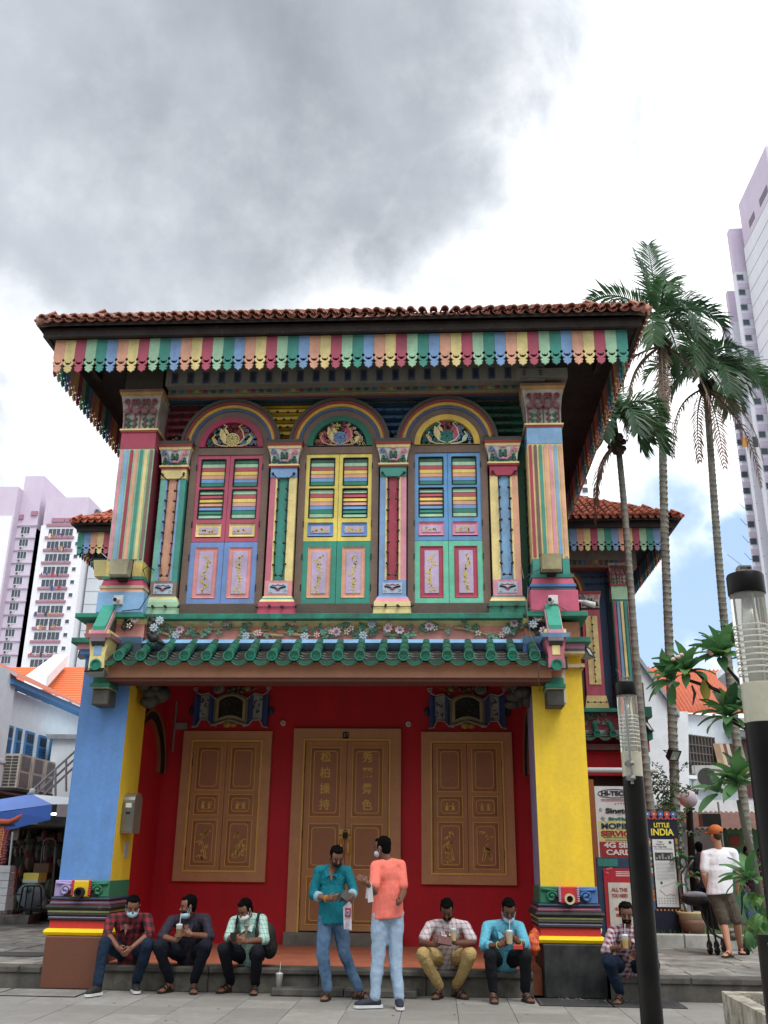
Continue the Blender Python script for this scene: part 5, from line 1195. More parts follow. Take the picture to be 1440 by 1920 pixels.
# blue eave board running back along the wall
q = MB(LBB); q.add([(xw+.02, 25.6, zE-.02), (xw+.22, 25.6, zE+.05), (xw+.22, 32.6, zE+.02), (xw+.02, 32.6, zE-.05), (xw+.02, 25.6, zE+.20), (xw+.22, 25.6, zE+.22), (xw+.22, 32.6, zE+.18), (xw+.02, 32.6, zE+.15)], [(0, 1, 2, 3), (0, 4, 5, 1), (1, 5, 6, 2), (3, 2, 6, 7)]); q.build('eave_board', lb_)
MB(LBB).box(xw+.4, xw+4, 32.3, 32.5, zE-.15, zE+.15).build('eave_board', lb_)
# roof: a slope over the wall (gable strip) and the broad slope facing the street, laid in courses
def courses(p0, p1, p2, p3, n, m, nm='tile_course', t=.045):
    # p0-p1 bottom edge, p3-p2 top edge; each course a slightly lifted strip
    for k in range(n):
        a = Vector(p0).lerp(Vector(p3), k/n); b = Vector(p1).lerp(Vector(p2), k/n); c = Vector(p1).lerp(Vector(p2), (k+1)/n); d = Vector(p0).lerp(Vector(p3), (k+1)/n)
        up = Vector((0, 0, t)); MB(m).add([a+up, b+up, c, d, a, b], [(0, 1, 2, 3), (4, 5, 1, 0)]).build(nm, lb_)
tr_ = LP(165, 1250, 42); tl_ = LP(-60, 1252, 42)
courses((xw+.5, 32.3, zE+.25), (xw+5, 32.3, zE+.25), tuple(LP(210, 1250, 42)), tuple(LP(-60, 1252, 42)), 20, ORT)
q = MB(paint('c4705a', rough=.75, dirt=.2)); e0 = Vector((xw+.28, 25.5, zE+.24)); e1 = Vector((xw+.28, 32.4, zE+.20)); tpt = LP(0, 1262, 31)
q.add([e0, e1, e1+Vector((-.1, .4, .1)), Vector((xw-.6, 25.5, zE+.80))], [(0, 1, 2, 3)]); q.build('gable_slope', lb_)
q = MB(LBW); a = LP(64, 1292, 33); b = LP(113, 1246, 41); q.add([a+Vector((-.4, 0, 0)), a+Vector((.4, 0, 0)), b+Vector((.3, 0, 0)), b+Vector((-.3, 0, 0)), a+Vector((-.4, 0, .45)), a+Vector((.4, 0, .45)), b+Vector((.3, 0, .45)), b+Vector((-.3, 0, .45))], [(0, 1, 5, 4), (4, 5, 6, 7), (1, 2, 6, 5), (3, 0, 4, 7)]); q.build('roof_ridge_wall', lb_)
# shuttered windows along the receding wall
for (ya, yb) in ((26.08, 26.45), (26.70, 27.05), (27.35, 27.93), (28.30, 28.88), (29.2, 29.7)):
    zt_, zb_ = 4.94, 4.00
    f = MB(LBB).box(xw-.02, xw+.05, ya, yb, zb_, zt_).build('window', lb_)
    n = 7
    for k in range(n): MB(paint('2f68a0', dirt=.2)).box(xw+.05, xw+.075, ya+.05, yb-.05, zb_+.06+k*.075, zb_+.10+k*.075).build('slat', f)
    m_ = 1 if yb-ya < .45 else 2
    for k in range(m_+1):
        w = (yb-ya-.1)/(m_+1); MB(paint('22303c')).box(xw+.05, xw+.056, ya+.05+k*w+.015, ya+.05+(k+1)*w-.015, zb_+.62, zt_-.07).build('pane', f)
MB(LBW).box(xw, xw+.16, 24.9, 26.2, 3.88, 3.97).build('string_course', lb_)
# white stair tower and metal railing
st_ = thing('stair_tower', (-9.8, 29, 0), 'pale blue block with moulded top at the head of outside stairs', 'stair block')
a = PX(97, 1400, 28.5); b = PX(150, 1400, 28.5)
MB(LBW).box(a[0], b[0]+1, 28.5, 31, 0, ZZ(1386, 28.5, 120)).build('wall', st_); MB(paint('d4e0ea')).box(a[0]-.12, b[0]+1, 28.38, 31, ZZ(1386, 28.5, 120), ZZ(1378, 28.5, 120), .05, .05).build('cap', st_)
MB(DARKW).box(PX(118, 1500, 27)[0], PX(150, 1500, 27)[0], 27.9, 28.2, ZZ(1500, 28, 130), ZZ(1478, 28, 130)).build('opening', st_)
rl = thing('stair_railing', tuple(LP(60, 1490, 23)), 'thin metal stair railing climbing right behind the blue awning', 'railing')
q = MB(paint('8a8f96', metal=.5))
for dy in (0, 14, 28): q.tube([LP(52, 1490+dy, 23), LP(150, 1400+dy, 24.5)], .028, 6)
for px in (72, 104, 124): q.tube([LP(px, 1472-(px-72)*.92+0, 23.5), LP(px, 1510-(px-72)*.5, 23.5)], .028, 6)
q.build('rail', rl)
for k, (px, lab) in enumerate(((42, 'leftmost grey air conditioner unit under the blue shutters'), (62, 'second grey air conditioner unit under the blue shutters'), (81, 'third air conditioner unit under the shutters, next to the stair block'))):
    yy = 26.0+k*.9; c = LP(px, 1435, yy); a = thing('air_conditioner', (xw+.5, yy, 3.25), lab, 'air conditioner', 'air conditioners on the side wall')
    MB(paint('c9c6bc', dirt=.4)).box(xw+.1, xw+.55, yy, yy+.8, 3.25, 4.15).build('casing', a)
    q = MB(paint('4c4c4c', dirt=.3))
    for r in range(10): q.box(xw+.15, xw+.31, yy-.012, yy, 3.30+r*.082, 3.35+r*.082).box(xw+.34, xw+.5, yy-.012, yy, 3.30+r*.082, 3.35+r*.082)
    q.build('side_grille', a)
    for z in (3.3, 3.74): MB(paint('77777a')).box(xw+.55, xw+.56, yy+.12, yy+.7, z, z+.36).build('fan_grille', a)
MB(paint('2b2b2c')).box(xw+.05, xw+.6, 25.8, 28.9, 3.17, 3.24).build('shelf', lb_)
MB(paint('1c1e20')).box(xw, xw+.05, 25.2, 29.9, 0, 3.1).build('painted_void', lb_)  # near-black sheet painted for the shadowed void below the units
# ============================================================ right-hand white shophouse
rh = thing('white_shophouse', (8, 31, 0), 'white shophouse behind the palms with stepped gable and orange tiled roof', 'building')
RW = paint('eef6fa', dirt=.28, rough=.85, bump=.15, dcol='b8c6cc'); RW2 = paint('e2edf5', dirt=.28, rough=.85, bump=.15, dcol='aebcc8')
g = [PX(px, py, 29)[::1] for px, py in ((1150, 1700), (1150, 1190), (1192, 1222), (1272, 1334), (1290, 1334), (1296, 1700))]
MB(RW).prism([(p[0], max(p[1], 0)) for p in g], 29, 29.4).build('gable_wall', rh)
q = MB(paint('aab4bc', dirt=.4)); 
a, b = PX(1190, 1219, 28.9), PX(1273, 1333, 28.9); q.prism([(a[0], a[1]), (b[0], b[1]), (b[0], b[1]-.18), (a[0], a[1]-.18)], 28.85, 29.5); q.build('gable_coping', rh)
xg = PX(1268, 1500, 29)[0]; xg2 = PX(1500, 1500, 32)[0]
MB(RW2).add([(xg, 29.3, 0), (xg2, 33, 0), (xg2, 33, ZZ(1335, 31, 1400)), (xg, 29.3, ZZ(1335, 29.3, 1280))], [(0, 1, 2, 3)]).build('side_wall', rh)
def rp(px, py, y): return PW(px, py, y)
ORT2 = paint('e07c50', rough=.75, dirt=.25, bump=.3, dcol='8a4430')
e0, e1 = rp(1262, 1336, 29.2), rp(1480, 1340, 33); t0, t1 = rp(1205, 1252, 36), rp(1470, 1262, 40)
NR = 34
for k in range(NR):
    a = e0.lerp(e1, k/NR); b = e0.lerp(e1, (k+.62)/NR); c = t0.lerp(t1, (k+.62)/NR); d = t0.lerp(t1, k/NR); up = Vector((0, -.03, .07)); m = (a+b)/2+up; m2 = (c+d)/2+up
    MB(ORT2).add([a, m, b, d, m2, c], [(0, 1, 4, 3), (1, 2, 5, 4), (0, 2, 1)]).build('tile_row', rh)
MB(paint('b85a3a', dirt=.4)).add([e0, e1, t1, t0], [(0, 1, 2, 3)]).build('roof_deck', rh)
q = MB(paint('cdd6dc')); a, b = rp(1355, 1258, 30), rp(1440, 1340, 30.5); q.tube([a, b], .35, 4); q.build('parapet_slope', rh)
# grilled window, air conditioner, leaning boards, maroon door
def rwall(px, py):  # a spot on the side wall of the white shophouse
    d = ray(px, py); A = Vector((xg, 29.3)); B = Vector((xg2, 33)); n = Vector((B.y-A.y, -(B.x-A.x)))
    t = (A.dot(n))/(d.x*n.x+d.y*n.y); return Vector((d.x*t, d.y*t, EYE+d.z*t))
WALL_R = math.atan2(33-29.3, xg2-xg)
c = rwall(1311, 1417); q = MB(paint('3c3a3c'))
q.box(-.75, .75, -.03, .02, -.6, .6); wf_ = inst('window', q.mesh('window'), rh, c+Vector((0, -.02, 0)), (0, 0, WALL_R))
q = MB(paint('6d6560', dirt=.3))
for k in range(10): x = -.72+.16*k; q.box(x-.015, x+.015, -.09, -.06, -.6, .6)
for z in (-.58, -.2, .05, .3, .58): q.box(-.75, .75, -.09, -.06, z-.015, z+.015)
o = bpy.data.objects.new('window_grille', q.mesh('window_grille')); C.objects.link(o); o.parent = wf_
o = bpy.data.objects.new('sill', MB(RW).box(-.85, .85, -.12, 0, -.72, -.62).mesh('sill')); C.objects.link(o); o.parent = wf_
c = rwall(1325, 1460); ac = thing('air_conditioner', tuple(c+Vector((0, -.4, -.3))), 'white air conditioner unit under the grilled window of the white shophouse', 'air conditioner')
q = MB(paint('c4c6c2', dirt=.3)).box(c.x-.55, c.x+.75, c.y-.5, c.y-.1, c.z-.35, c.z+.35); q.build('casing', ac); q = MB(paint('3a3a3c')).ring(c.x-.12, c.z, 0, .28, c.y-.52, c.y-.5, 0, 6.283, 16); q.build('fan_grille', ac)
bd = thing('leaning_boards', tuple(rwall(1370, 1440)), 'striped brown and cream boards leaning on the white shophouse wall', 'boards')
for k, col in enumerate(('a08468', 'c8b49c', '7a4a34', 'd0c8b8', '3c3028', '98826c', '2c2420', 'b0a494', '4a3c34')):
    a = rwall(1334+k*6, 1395)+Vector((0, -.15, 0)); b = rwall(1346+k*6, 1468)+Vector((0, -.5, 0)); w = Vector((.22, .06, 0)); MB(paint(col, dirt=.3)).add([a, a+w, b+w, b, a+Vector((0, .04, 0)), a+w+Vector((0, .04, 0)), b+w+Vector((0, .04, 0)), b+Vector((0, .04, 0))], [(3, 2, 1, 0), (4, 5, 6, 7), (0, 1, 5, 4), (3, 7, 6, 2), (0, 4, 7, 3), (1, 2, 6, 5)]).build('board', bd)
c = rwall(1405, 1430); MB(paint('5c2028')).box(-.5, .5, -.06, .0, -1.1, 1.0).mesh('door'); inst('shutter_door', bpy.data.meshes['door'], rh, c+Vector((0, -.02, 0)), (0, 0, WALL_R))
MB(paint('b8c8d4')).box(-1.2, 1.2, -.4, 0, 0, .15, .1, .1).mesh('hood'); inst('door_hood', bpy.data.meshes['hood'], rh, rwall(1405, 1388), (0, 0, WALL_R))
# low white sheds behind the pavement with a corrugated awning
sh = thing('market_shed', (7.5, 26, 0), 'low white walled shed under a brown corrugated awning behind the capped man', 'shed')
a, b = PX(1215, 1600, 26)[0], PX(1480, 1600, 26)[0]
MB(paint('e8f0f4', dirt=.5, rough=.8, dcol='b8c4c8')).box(a, b, 26, 26.3, 0, ZZ(1500, 26, 1300)).build('wall', sh)
MB(paint('a8b8c2', dirt=.3)).box(a, b, 25.94, 26, ZZ(1556, 26, 1300), ZZ(1553, 26, 1300)).build('trim', sh)
q = MB(paint('9a7468', dirt=.4)); n = 40
for k in range(n):
    x0 = PX(1300, 1540, 24)[0]+k*.13; z0 = ZZ(1556, 24, 1380); z1 = ZZ(1524, 26, 1350)
    q.add([(x0, 24, z0), (x0+.065, 24, z0+.05), (x0+.13, 24, z0), (x0, 26, z1), (x0+.065, 26, z1+.05), (x0+.13, 26, z1)], [(0, 1, 4, 3), (1, 2, 5, 4)])
q.build('corrugated_awning', sh)
c = PX(1384, 1600, 25.5); MB(paint('5f9c78', dirt=.25)).box(PX(1368, 1600, 25.4)[0], PX(1470, 1600, 25.4)[0], 25.4, 25.9, 0, ZZ(1556, 25.4, 1390)).build('green_panel', sh)
c = PX(1377, 1575, 25.38); MB(paint('b05a50')).box(c[0]-.12, c[0]+.14, 25.37, 25.4, c[1]-.15, c[1]+.12).build('notice', sh)
rp_ = thing('lean_to_roof', (6.5, 24, 2), 'weathered dark lean-to roof edge behind the ringed palm trunk', 'lean-to')
a, b, c_, d_ = rp(1190, 1535, 24), rp(1280, 1500, 24), rp(1280, 1494, 26), rp(1190, 1522, 26); MB(paint('5b5654', dirt=.5)).add([a, b, c_, d_, a-Vector((0, 0, .08)), b-Vector((0, 0, .08))], [(0, 1, 2, 3), (4, 5, 1, 0)]).build('roof_sheet', rp_)
a, b = PX(1212, 1600, 24.5)[0], PX(1278, 1600, 24.5)[0]; MB(paint('d4e0e4', dirt=.4, dcol='9aa8ac')).box(a, b, 24.5, 25, 0, ZZ(1512, 24.5, 1250)).build('wall', rp_)
# ============================================================ lamp posts, railing, planter
LGL = bpy.data.materials.new('acrylic'); LGL.use_nodes = True; b_ = LGL.node_tree.nodes['Principled BSDF']; b_.inputs['Base Color'].default_value = lin('e4e4dc'); b_.inputs['Roughness'].default_value = .12; b_.inputs['Transmission Weight'].default_value = .85; b_.inputs['IOR'].default_value = 1.12
FROST = paint('d2cfbc', rough=.35, dirt=.25, bump=.05, dcol='8a856c', spec=.5); CLEAR = paint('c9cbc8', rough=.2, metal=.3, dirt=.2)
def lamp_post(pt, top_px, y, r, label):
    xt, zt = PX(*top_px, y); t = thing('lamp_post', (xt, y, 0), label, 'lamp post', 'black lamp posts with clear tops')
    h = zt; zl = h-.60
    q = MB(LAMPBLK); q.lathe([(r*1.06, 0), (r*1.06, .04), (r, .05), (r, zl-.03), (r*.97, zl)], xt, y, 28); q.build('pole', t, smooth=True).data.set_sharp_from_angle(angle=RAD(40))
    q = MB(FROST); q.lathe([(r*.9, zl), (r*.9, zl+.15), (r*.8, zl+.155)], xt, y, 28); q.build('frosted_base', t, smooth=True).data.set_sharp_from_angle(angle=RAD(40))
    q = MB(LGL); q.lathe([(r*.97, zl), (r*.97, h-.08)], xt, y, 28); q.f = q.f[:-2]; q.mi = q.mi[:-2]; q.build('clear_tube', t, smooth=True)
    for k in range(9):
        q = MB(paint('f0f0ea', rough=.3, dirt=.1)); pts = [(xt+math.cos(a)*r*.86, y+math.sin(a)*r*.86, zl+.19+k*.024) for a in [2*math.pi*i/24 for i in range(24)]]; q.tube(pts, .0035, 5, close=True); q.build('louvre_ring', t)
    q = MB(CLEAR); q.lathe([(r*.42, zl+.15), (r*.42, h-.2), (r*.3, h-.1)], xt, y, 16); q.build('lamp_core', t, smooth=True)
    for a in (.6, 2.7, 4.8): q = MB(paint('8e8e88', rough=.3)); q.tube([(xt+math.cos(a)*r*.66, y+math.sin(a)*r*.66, zl+.15), (xt+math.cos(a)*r*.66, y+math.sin(a)*r*.66, h-.08)], .004, 5); q.build('stay_rod', t)
    q = MB(LAMPBLK); q.lathe([(r*1.02, h-.085), (r*1.04, h-.08), (r*1.04, h-.01), (r*.98, h), (0.001, h)], xt, y, 28); q.build('cap', t, smooth=True).data.set_sharp_from_angle(angle=RAD(40))
    q = MB(STEEL).box(xt-.03, xt+.03, y-.03, y+.03, h, h+.015); q.box(xt-.025, xt+.025, y-.02, y+.02, h+.03, h+.036); q.box(xt-.028, xt-.022, y-.02, y+.02, h+.015, h+.03); q.box(xt+.022, xt+.028, y-.02, y+.02, h+.015, h+.03); q.tube([(xt, y, h+.036), (xt-.06, y, h+.09)], .0012, 4); q.build('top_bracket', t)
    return t, xt, zl
LP1, lx, lzl = lamp_post(None, (1173, 1280), 6.3, .066, 'black lamp post before the checked-shirt sitter, its clear top lower in view')
LP2, lx2, _ = lamp_post(None, (1396, 1078), 3.8, .071, 'nearest black lamp post, its clear top overlapping the apartment tower')
q = MB(STEEL); yy = 6.3-.085
a, b = PX(1171, 1312, yy), PX(1186, 1470, yy); q.tube([(a[0], yy, a[1]), (b[0], yy, b[1])], .009, 8)
for px, py in ((1181, 1431), (1183, 1459)):
    c = PX(px, py, yy); q.tube([(c[0]-.012, yy-.02, c[1]), (c[0]-.012, yy+.03, c[1])], .017, 12); q.ell((c[0]+.01, yy-.015, c[1]), (.018, .014, .016), 8, 6)
q.build('clamped_rod', LP1)
BLKM = paint('121214', rough=.35, dirt=.15, bump=.05)
rg = thing('guard_rail', tuple(PZ(1425, 2150)), 'black square-tube guard rail cut by the lower right corner', 'railing')
q = MB(BLKM); yy = 6.2; a, b = PX(1420, 1752, yy), PX(1470, 1752, yy)
q.box(a[0], a[0]+.045, yy-.022, yy+.022, 0, a[1]); q.build('post', rg); q = MB(BLKM); q.box(a[0]+.045, a[0]+1.4, yy-.022, yy+.022, a[1]-.045, a[1]); q.build('top_rail', rg)
MB(BLKM).box(a[0]+1.4, a[0]+1.445, yy-.022, yy+.022, 0, a[1]).build('post', rg); MB(BLKM).box(a[0]+.045, a[0]+1.4, yy-.02, yy+.02, .12, .15).build('bottom_rail', rg)
PEB = paint('b9b3a4', rough=.9, dirt=.9, bump=.9, sc=2.2, dcol='5a564c')
pb = thing('concrete_planter', tuple(PZ(1400, 1905, .2)), 'pebble-faced concrete planter in the lower right corner', 'planter')
c = PZ(1357, 1858, .42); x0, y0 = c[0], 7.55; x0 = PX(1357, 1862, 7.55)[0]; zt = PX(1357, 1862, 7.55)[1]
v = [(x0, y0, 0), (x0+.02, y0+.9, 0), (x0+1.8, y0+.9, 0), (x0+.75, y0-1.0, 0)]
q = MB(PEB); poly = [(2.0, 7.4), (2.03, 7.67), (4.3, 7.67), (4.3, 5.0), (1.93, 5.0)]
inn = [(2.11, 7.4), (2.13, 7.57), (4.2, 7.57), (4.2, 5.1), (2.03, 5.1)]
n = 5; v = [(p[0], p[1], 0) for p in poly]+[(p[0], p[1], zt) for p in poly]+[(p[0], p[1], zt) for p in inn]+[(p[0], p[1], zt-.12) for p in inn]
f = []
for i in range(n): j = (i+1) % n; f += [(i, j, j+n, i+n), (i+n, j+n, j+2*n, i+2*n), (i+2*n, j+2*n, j+3*n, i+3*n)]
q.add(v, f); q.build('wall', pb); MB(paint('3a2f22', rough=.95, dirt=.8, bump=.8)).add([(p[0], p[1], zt-.07) for p in inn], [(0, 4, 3, 2, 1)]).build('soil', pb)
# ============================================================ foliage
def leafmat(h, dcol, tr=.25, rough=.45):
    m = bpy.data.materials.new('leaf_'+h); m.use_nodes = True; nt = m.node_tree; N = nt.nodes; L = nt.links; b = N['Principled BSDF']; b.inputs['Roughness'].default_value = rough
    oi = N.new('ShaderNodeObjectInfo'); g = N.new('ShaderNodeNewGeometry'); no = N.new('ShaderNodeTexNoise'); no.inputs['Scale'].default_value = 2.2; L.new(g.outputs['Position'], no.inputs['Vector'])
    ad = N.new('ShaderNodeMath'); ad.operation = 'MULTIPLY_ADD'; L.new(oi.outputs['Random'], ad.inputs[0]); ad.inputs[1].default_value = .6; L.new(no.outputs[0], ad.inputs[2])
    mr = N.new('ShaderNodeMapRange'); L.new(ad.outputs[0], mr.inputs[0]); mr.inputs[1].default_value = .4; mr.inputs[2].default_value = 1.1
    mi = N.new('ShaderNodeMix'); mi.data_type = 'RGBA'; L.new(mr.outputs[0], mi.inputs[0]); mi.inputs[6].default_value = lin(dcol); mi.inputs[7].default_value = lin(h); L.new(mi.outputs[2], b.inputs['Base Color'])
    tl = N.new('ShaderNodeBsdfTranslucent'); L.new(mi.outputs[2], tl.inputs[0]); ms = N.new('ShaderNodeMixShader'); ms.inputs[0].default_value = tr; L.new(b.outputs[0], ms.inputs[1]); L.new(tl.outputs[0], ms.inputs[2])
    L.new(ms.outputs[0], N['Material Output'].inputs['Surface']); return m
PALM = leafmat('4e7048', '2f4c38', .4); PALMD = leafmat('8a6a58', '6a5248', .2); PLUM = leafmat('5c8a54', '38603e', .35, .5); PLUM2 = leafmat('7a9c50', '4c7440', .35, .5); WEED = leafmat('5a7a3a', '3c5a30', .3)
RINGM = paint('88877c', rough=.85, dirt=.7, bump=.5, dcol='3c3b36', sc=2)
def frond(L, start, d, droop, width, nl, m, up=.0, lw=.05, seed=0, hang=.3, par=None, name='frond'):
    rn = random.Random(seed); p = Vector(start); d = Vector(d).normalized(); pts = [p.copy()]; dirs = [d.copy()]; n = 14
    for i in range(n):
        d = (d+Vector((0, 0, -droop*(i/n+.15)/n*3))).normalized(); p = p+d*(L/n); pts.append(p.copy()); dirs.append(d.copy())
    q = MB(m); q.tube(pts, [.03*(1-.85*i/n) for i in range(n+1)], 5)
    for k in range(nl):
        t = .10+.90*(k+.5)/nl; i = min(n-1, int(t*n)); a = pts[i].lerp(pts[i+1], t*n-i); dd = dirs[i]
        side = dd.cross(Vector((0, 0, 1)));
        if side.length < .05: side = Vector((1, 0, 0))
        side.normalize(); nn = side.cross(dd).normalized(); ll = width*(math.sin(math.pi*min(1, .22+t*.72))**.6)*rn.uniform(.75, 1.1)
        for s_ in (-1, 1):
            o = (side*s_*(.85)+dd*(.55+.5*t)+nn*(up+rn.uniform(-.15, .15))).normalized()
            w = dd.cross(o).cross(o).normalized()*lw*rn.uniform(.7, 1.15)
            mid = a+o*ll*.5+Vector((0, 0, -hang*ll*.10)); tip = a+o*ll+Vector((0, 0, -hang*ll*rn.uniform(.3, .9)))
            q.add([a-w*.4, a+w*.4, mid+w, tip+w*.25, tip-w*.1, mid-w], [(0, 1, 2, 5), (5, 2, 3, 4)])
    return q.build(name, par)
def palm(base, top, r0, r1, fr, label, dead=(), seed=0):
    t = thing('palm_tree', tuple(base), label, 'palm tree', 'tall slender palms beside the house')
    base, top = Vector(base), Vector(top); n = 90; q = MB(RINGM, paint('8e8d82', rough=.85, dirt=.5, bump=.4)); pts = []
    H = (top-base).length; ns = 12; prof = []
    k = int(H/.13); v = []
    for i in range(k+1):
        u = i/k; c = base.lerp(top, u)+Vector((math.sin(u*5+seed)*.05, 0, 0)); r = r0+(r1-r0)*u; prof.append((c, r)); 
    pp = []; rr = []
    for (c, r) in prof: pp += [c, c+Vector((0, 0, .02)), c+Vector((0, 0, .03)), c+Vector((0, 0, .12))]; rr += [r*1.0, r*1.05, r*.96, r*.97]
    q.tube(pp, rr, 10)
    for i in range(len(q.f)):
        ring = (i//10) % 4
        if ring in (0, 1): q.mi[i] = 1
    q.build('trunk', t, smooth=True)
    q = MB(paint('4f6a48', rough=.6, dirt=.5)); q.tube([top+Vector((0, 0, -.1)), top+Vector((0, 0, .3)), top+Vector((0, 0, .9))], [r1*1.15, r1*1.35, r1*.7], 10); q.build('crown_shaft', t, smooth=True)
    q = MB(paint('3c2f28', dirt=.6, bump=.6)); rn = random.Random(seed)
    for k in range(14): q.ell(top+Vector((rn.uniform(-.16, .16), rn.uniform(-.16, .16), rn.uniform(-.1, .3))), rn.uniform(.05, .12), 6, 4)
    q.build('fibre_bundle', t, smooth=True)
    c = top+Vector((0, 0, .7))
    for i, (ang, el, L, dr, w) in enumerate(fr):
        a, e = RAD(ang), RAD(el); d = Vector((math.cos(a)*math.cos(e), math.sin(a)*math.cos(e), math.sin(e)))
        frond(L*(.84 if seed != 2 else .74), c+d*.05, d, dr, w*.74, 38, PALM, seed=seed*50+i, lw=.029, par=t, hang=.5, up=.25)
    for i, (ang, el, L) in enumerate(dead):
        a, e = RAD(ang), RAD(el); d = Vector((math.cos(a)*math.cos(e), math.sin(a)*math.cos(e), math.sin(e)))
        frond(L, top+Vector((0, 0, .1)), d, 1.8, .28, 24, PALMD, seed=seed*70+i, lw=.022, par=t, hang=1., name='dry_frond')
    return t
# angles: 0 = right, 90 = away, 180 = left, 270 = toward the viewer
palm(Vector((PX(1250, 1500, 19)[0]-.05, 19, .35)), PW(1243, 655, 19), .10, .08,
     [(95, 84, 2.7, .15, 1.1), (150, 80, 2.4, .25, 1.0), (185, 50, 2.5, 1.2, .9), (176, 34, 2.7, 1.2, .85), (205, 18, 2.4, 1.6, .9), (350, 35, 2.0, 1.5, .9), (10, 5, 1.8, 1.7, .8), (300, 20, 2.0, 2.2, .9), (245, 10, 2.0, 2.2, .9), (60, 30, 2.2, 1.6, .9), (130, 15, 2.2, 1.9, .9), (320, -20, 1.9, 2.4, .8), (30, 60, 2.0, 1., .9), (270, 55, 1.9, 1.6, .9)],
     'tallest palm, its crown rising behind the right corner of the main roof', [(190, -30, 2.3), (200, -35, 2.9), (330, -40, 2.6), (250, -40, 2.5), (175, -10, 2.6)], 1)
palm(Vector((PX(1352, 1300, 21)[0]+.15, 21, .35)), PW(1322, 735, 21), .105, .082,
     [(100, 80, 2.2, .2, 1.), (75, 62, 2.1, .6, .9), (20, 30, 3.0, 1.1, .9), (0, 14, 2.6, 1.4, .9), (170, 35, 2.2, 1.3, .9), (200, 18, 2.2, 1.8, .9), (330, 5, 2.2, 1.9, .9), (285, 5, 2.4, 2.3, .9), (250, 25, 2.2, 2.0, .9), (140, 10, 2.2, 1.9, .9), (50, 20, 2.4, 1.6, .9), (310, 40, 2., 1.8, .9), (350, -15, 2.2, 2.2, .8)],
     'palm with the rightmost crown, fronds crossing the apartment tower', [(200, -25, 2.4), (340, -30, 2.6), (270, -50, 2.6), (10, -35, 2.9), (230, -45, 2.4)], 2)
palm(Vector((PX(1192, 1300, 17.6)[0]+.18, 17.6, .3)), PW(1155, 842, 17.6), .08, .062,
     [(80, 70, 1.4, .8, .7), (40, 40, 1.7, 1.5, .7), (10, 20, 1.7, 1.8, .75), (340, 10, 1.6, 2.1, .75), (130, 40, 1.5, 1.6, .7), (170, 15, 1.4, 2.2, .7), (290, 20, 1.5, 2.2, .7), (240, 10, 1.4, 2.4, .7), (60, 55, 1.6, 1.2, .7), (0, 50, 1.5, 1.5, .7), (320, -10, 1.3, 2.4, .7)],
     'shortest palm, its crown tucked beside the underside of the right eave', [(200, -40, 1.5), (185, -50, 1.8)], 3)
# creeper round the foot of the middle palm
cr = thing('creeper', (PX(1250, 1500, 18.9)[0], 18.8, .4), 'small-leaved creeper sprawling round the ringed trunk above the tall sign', 'creeper')
rn = random.Random(5); q = MB(WEED); st_m = MB(paint('5c5440'))
tc_ = PW(1247, 1490, 18.8)
for k in range(26):
    a = rn.uniform(-.5, 3.6); p = tc_+Vector((rn.uniform(-.15, .15), -.15, rn.uniform(-.9, .35))); d = Vector((math.cos(a), rn.uniform(-.4, .1), abs(math.sin(a))*.6)); pts = [p]
    for i in range(5): d = (d+Vector((rn.uniform(-.2, .2), 0, -.1))).normalized(); pts.append(pts[-1]+d*rn.uniform(.08, .14))
    st_m.tube(pts, .006, 4)
    for pt in pts[1:]:
        for j in range(5):
            o = Vector((rn.uniform(-.06, .06), rn.uniform(-.05, .05), rn.uniform(-.06, .06))); u = Vector((rn.uniform(-1, 1), rn.uniform(-1, 1), rn.uniform(-1, 1))).normalized()*.035; w = u.cross(Vector((rn.random(), 1, rn.random()))).normalized()*.014
            c = pt+o; q.add([c-u, c+w, c+u, c-w], [(0, 1, 2, 3)])
for k in range(500):
    c = tc_+Vector((rn.gauss(0, .1), -.1+rn.uniform(-.1, .1), rn.uniform(-1.3, .05))); u = Vector((rn.uniform(-1, 1), rn.uniform(-1, 1), rn.uniform(-1, 1))).normalized()*.04; w = u.cross(Vector((rn.random(), 1, rn.random()))).normalized()*.018; q.add([c-u, c+w, c+u, c-w], [(0, 1, 2, 3)])
st_m.build('stem', cr); q.build('leaves', cr)['kind'] = 'stuff'
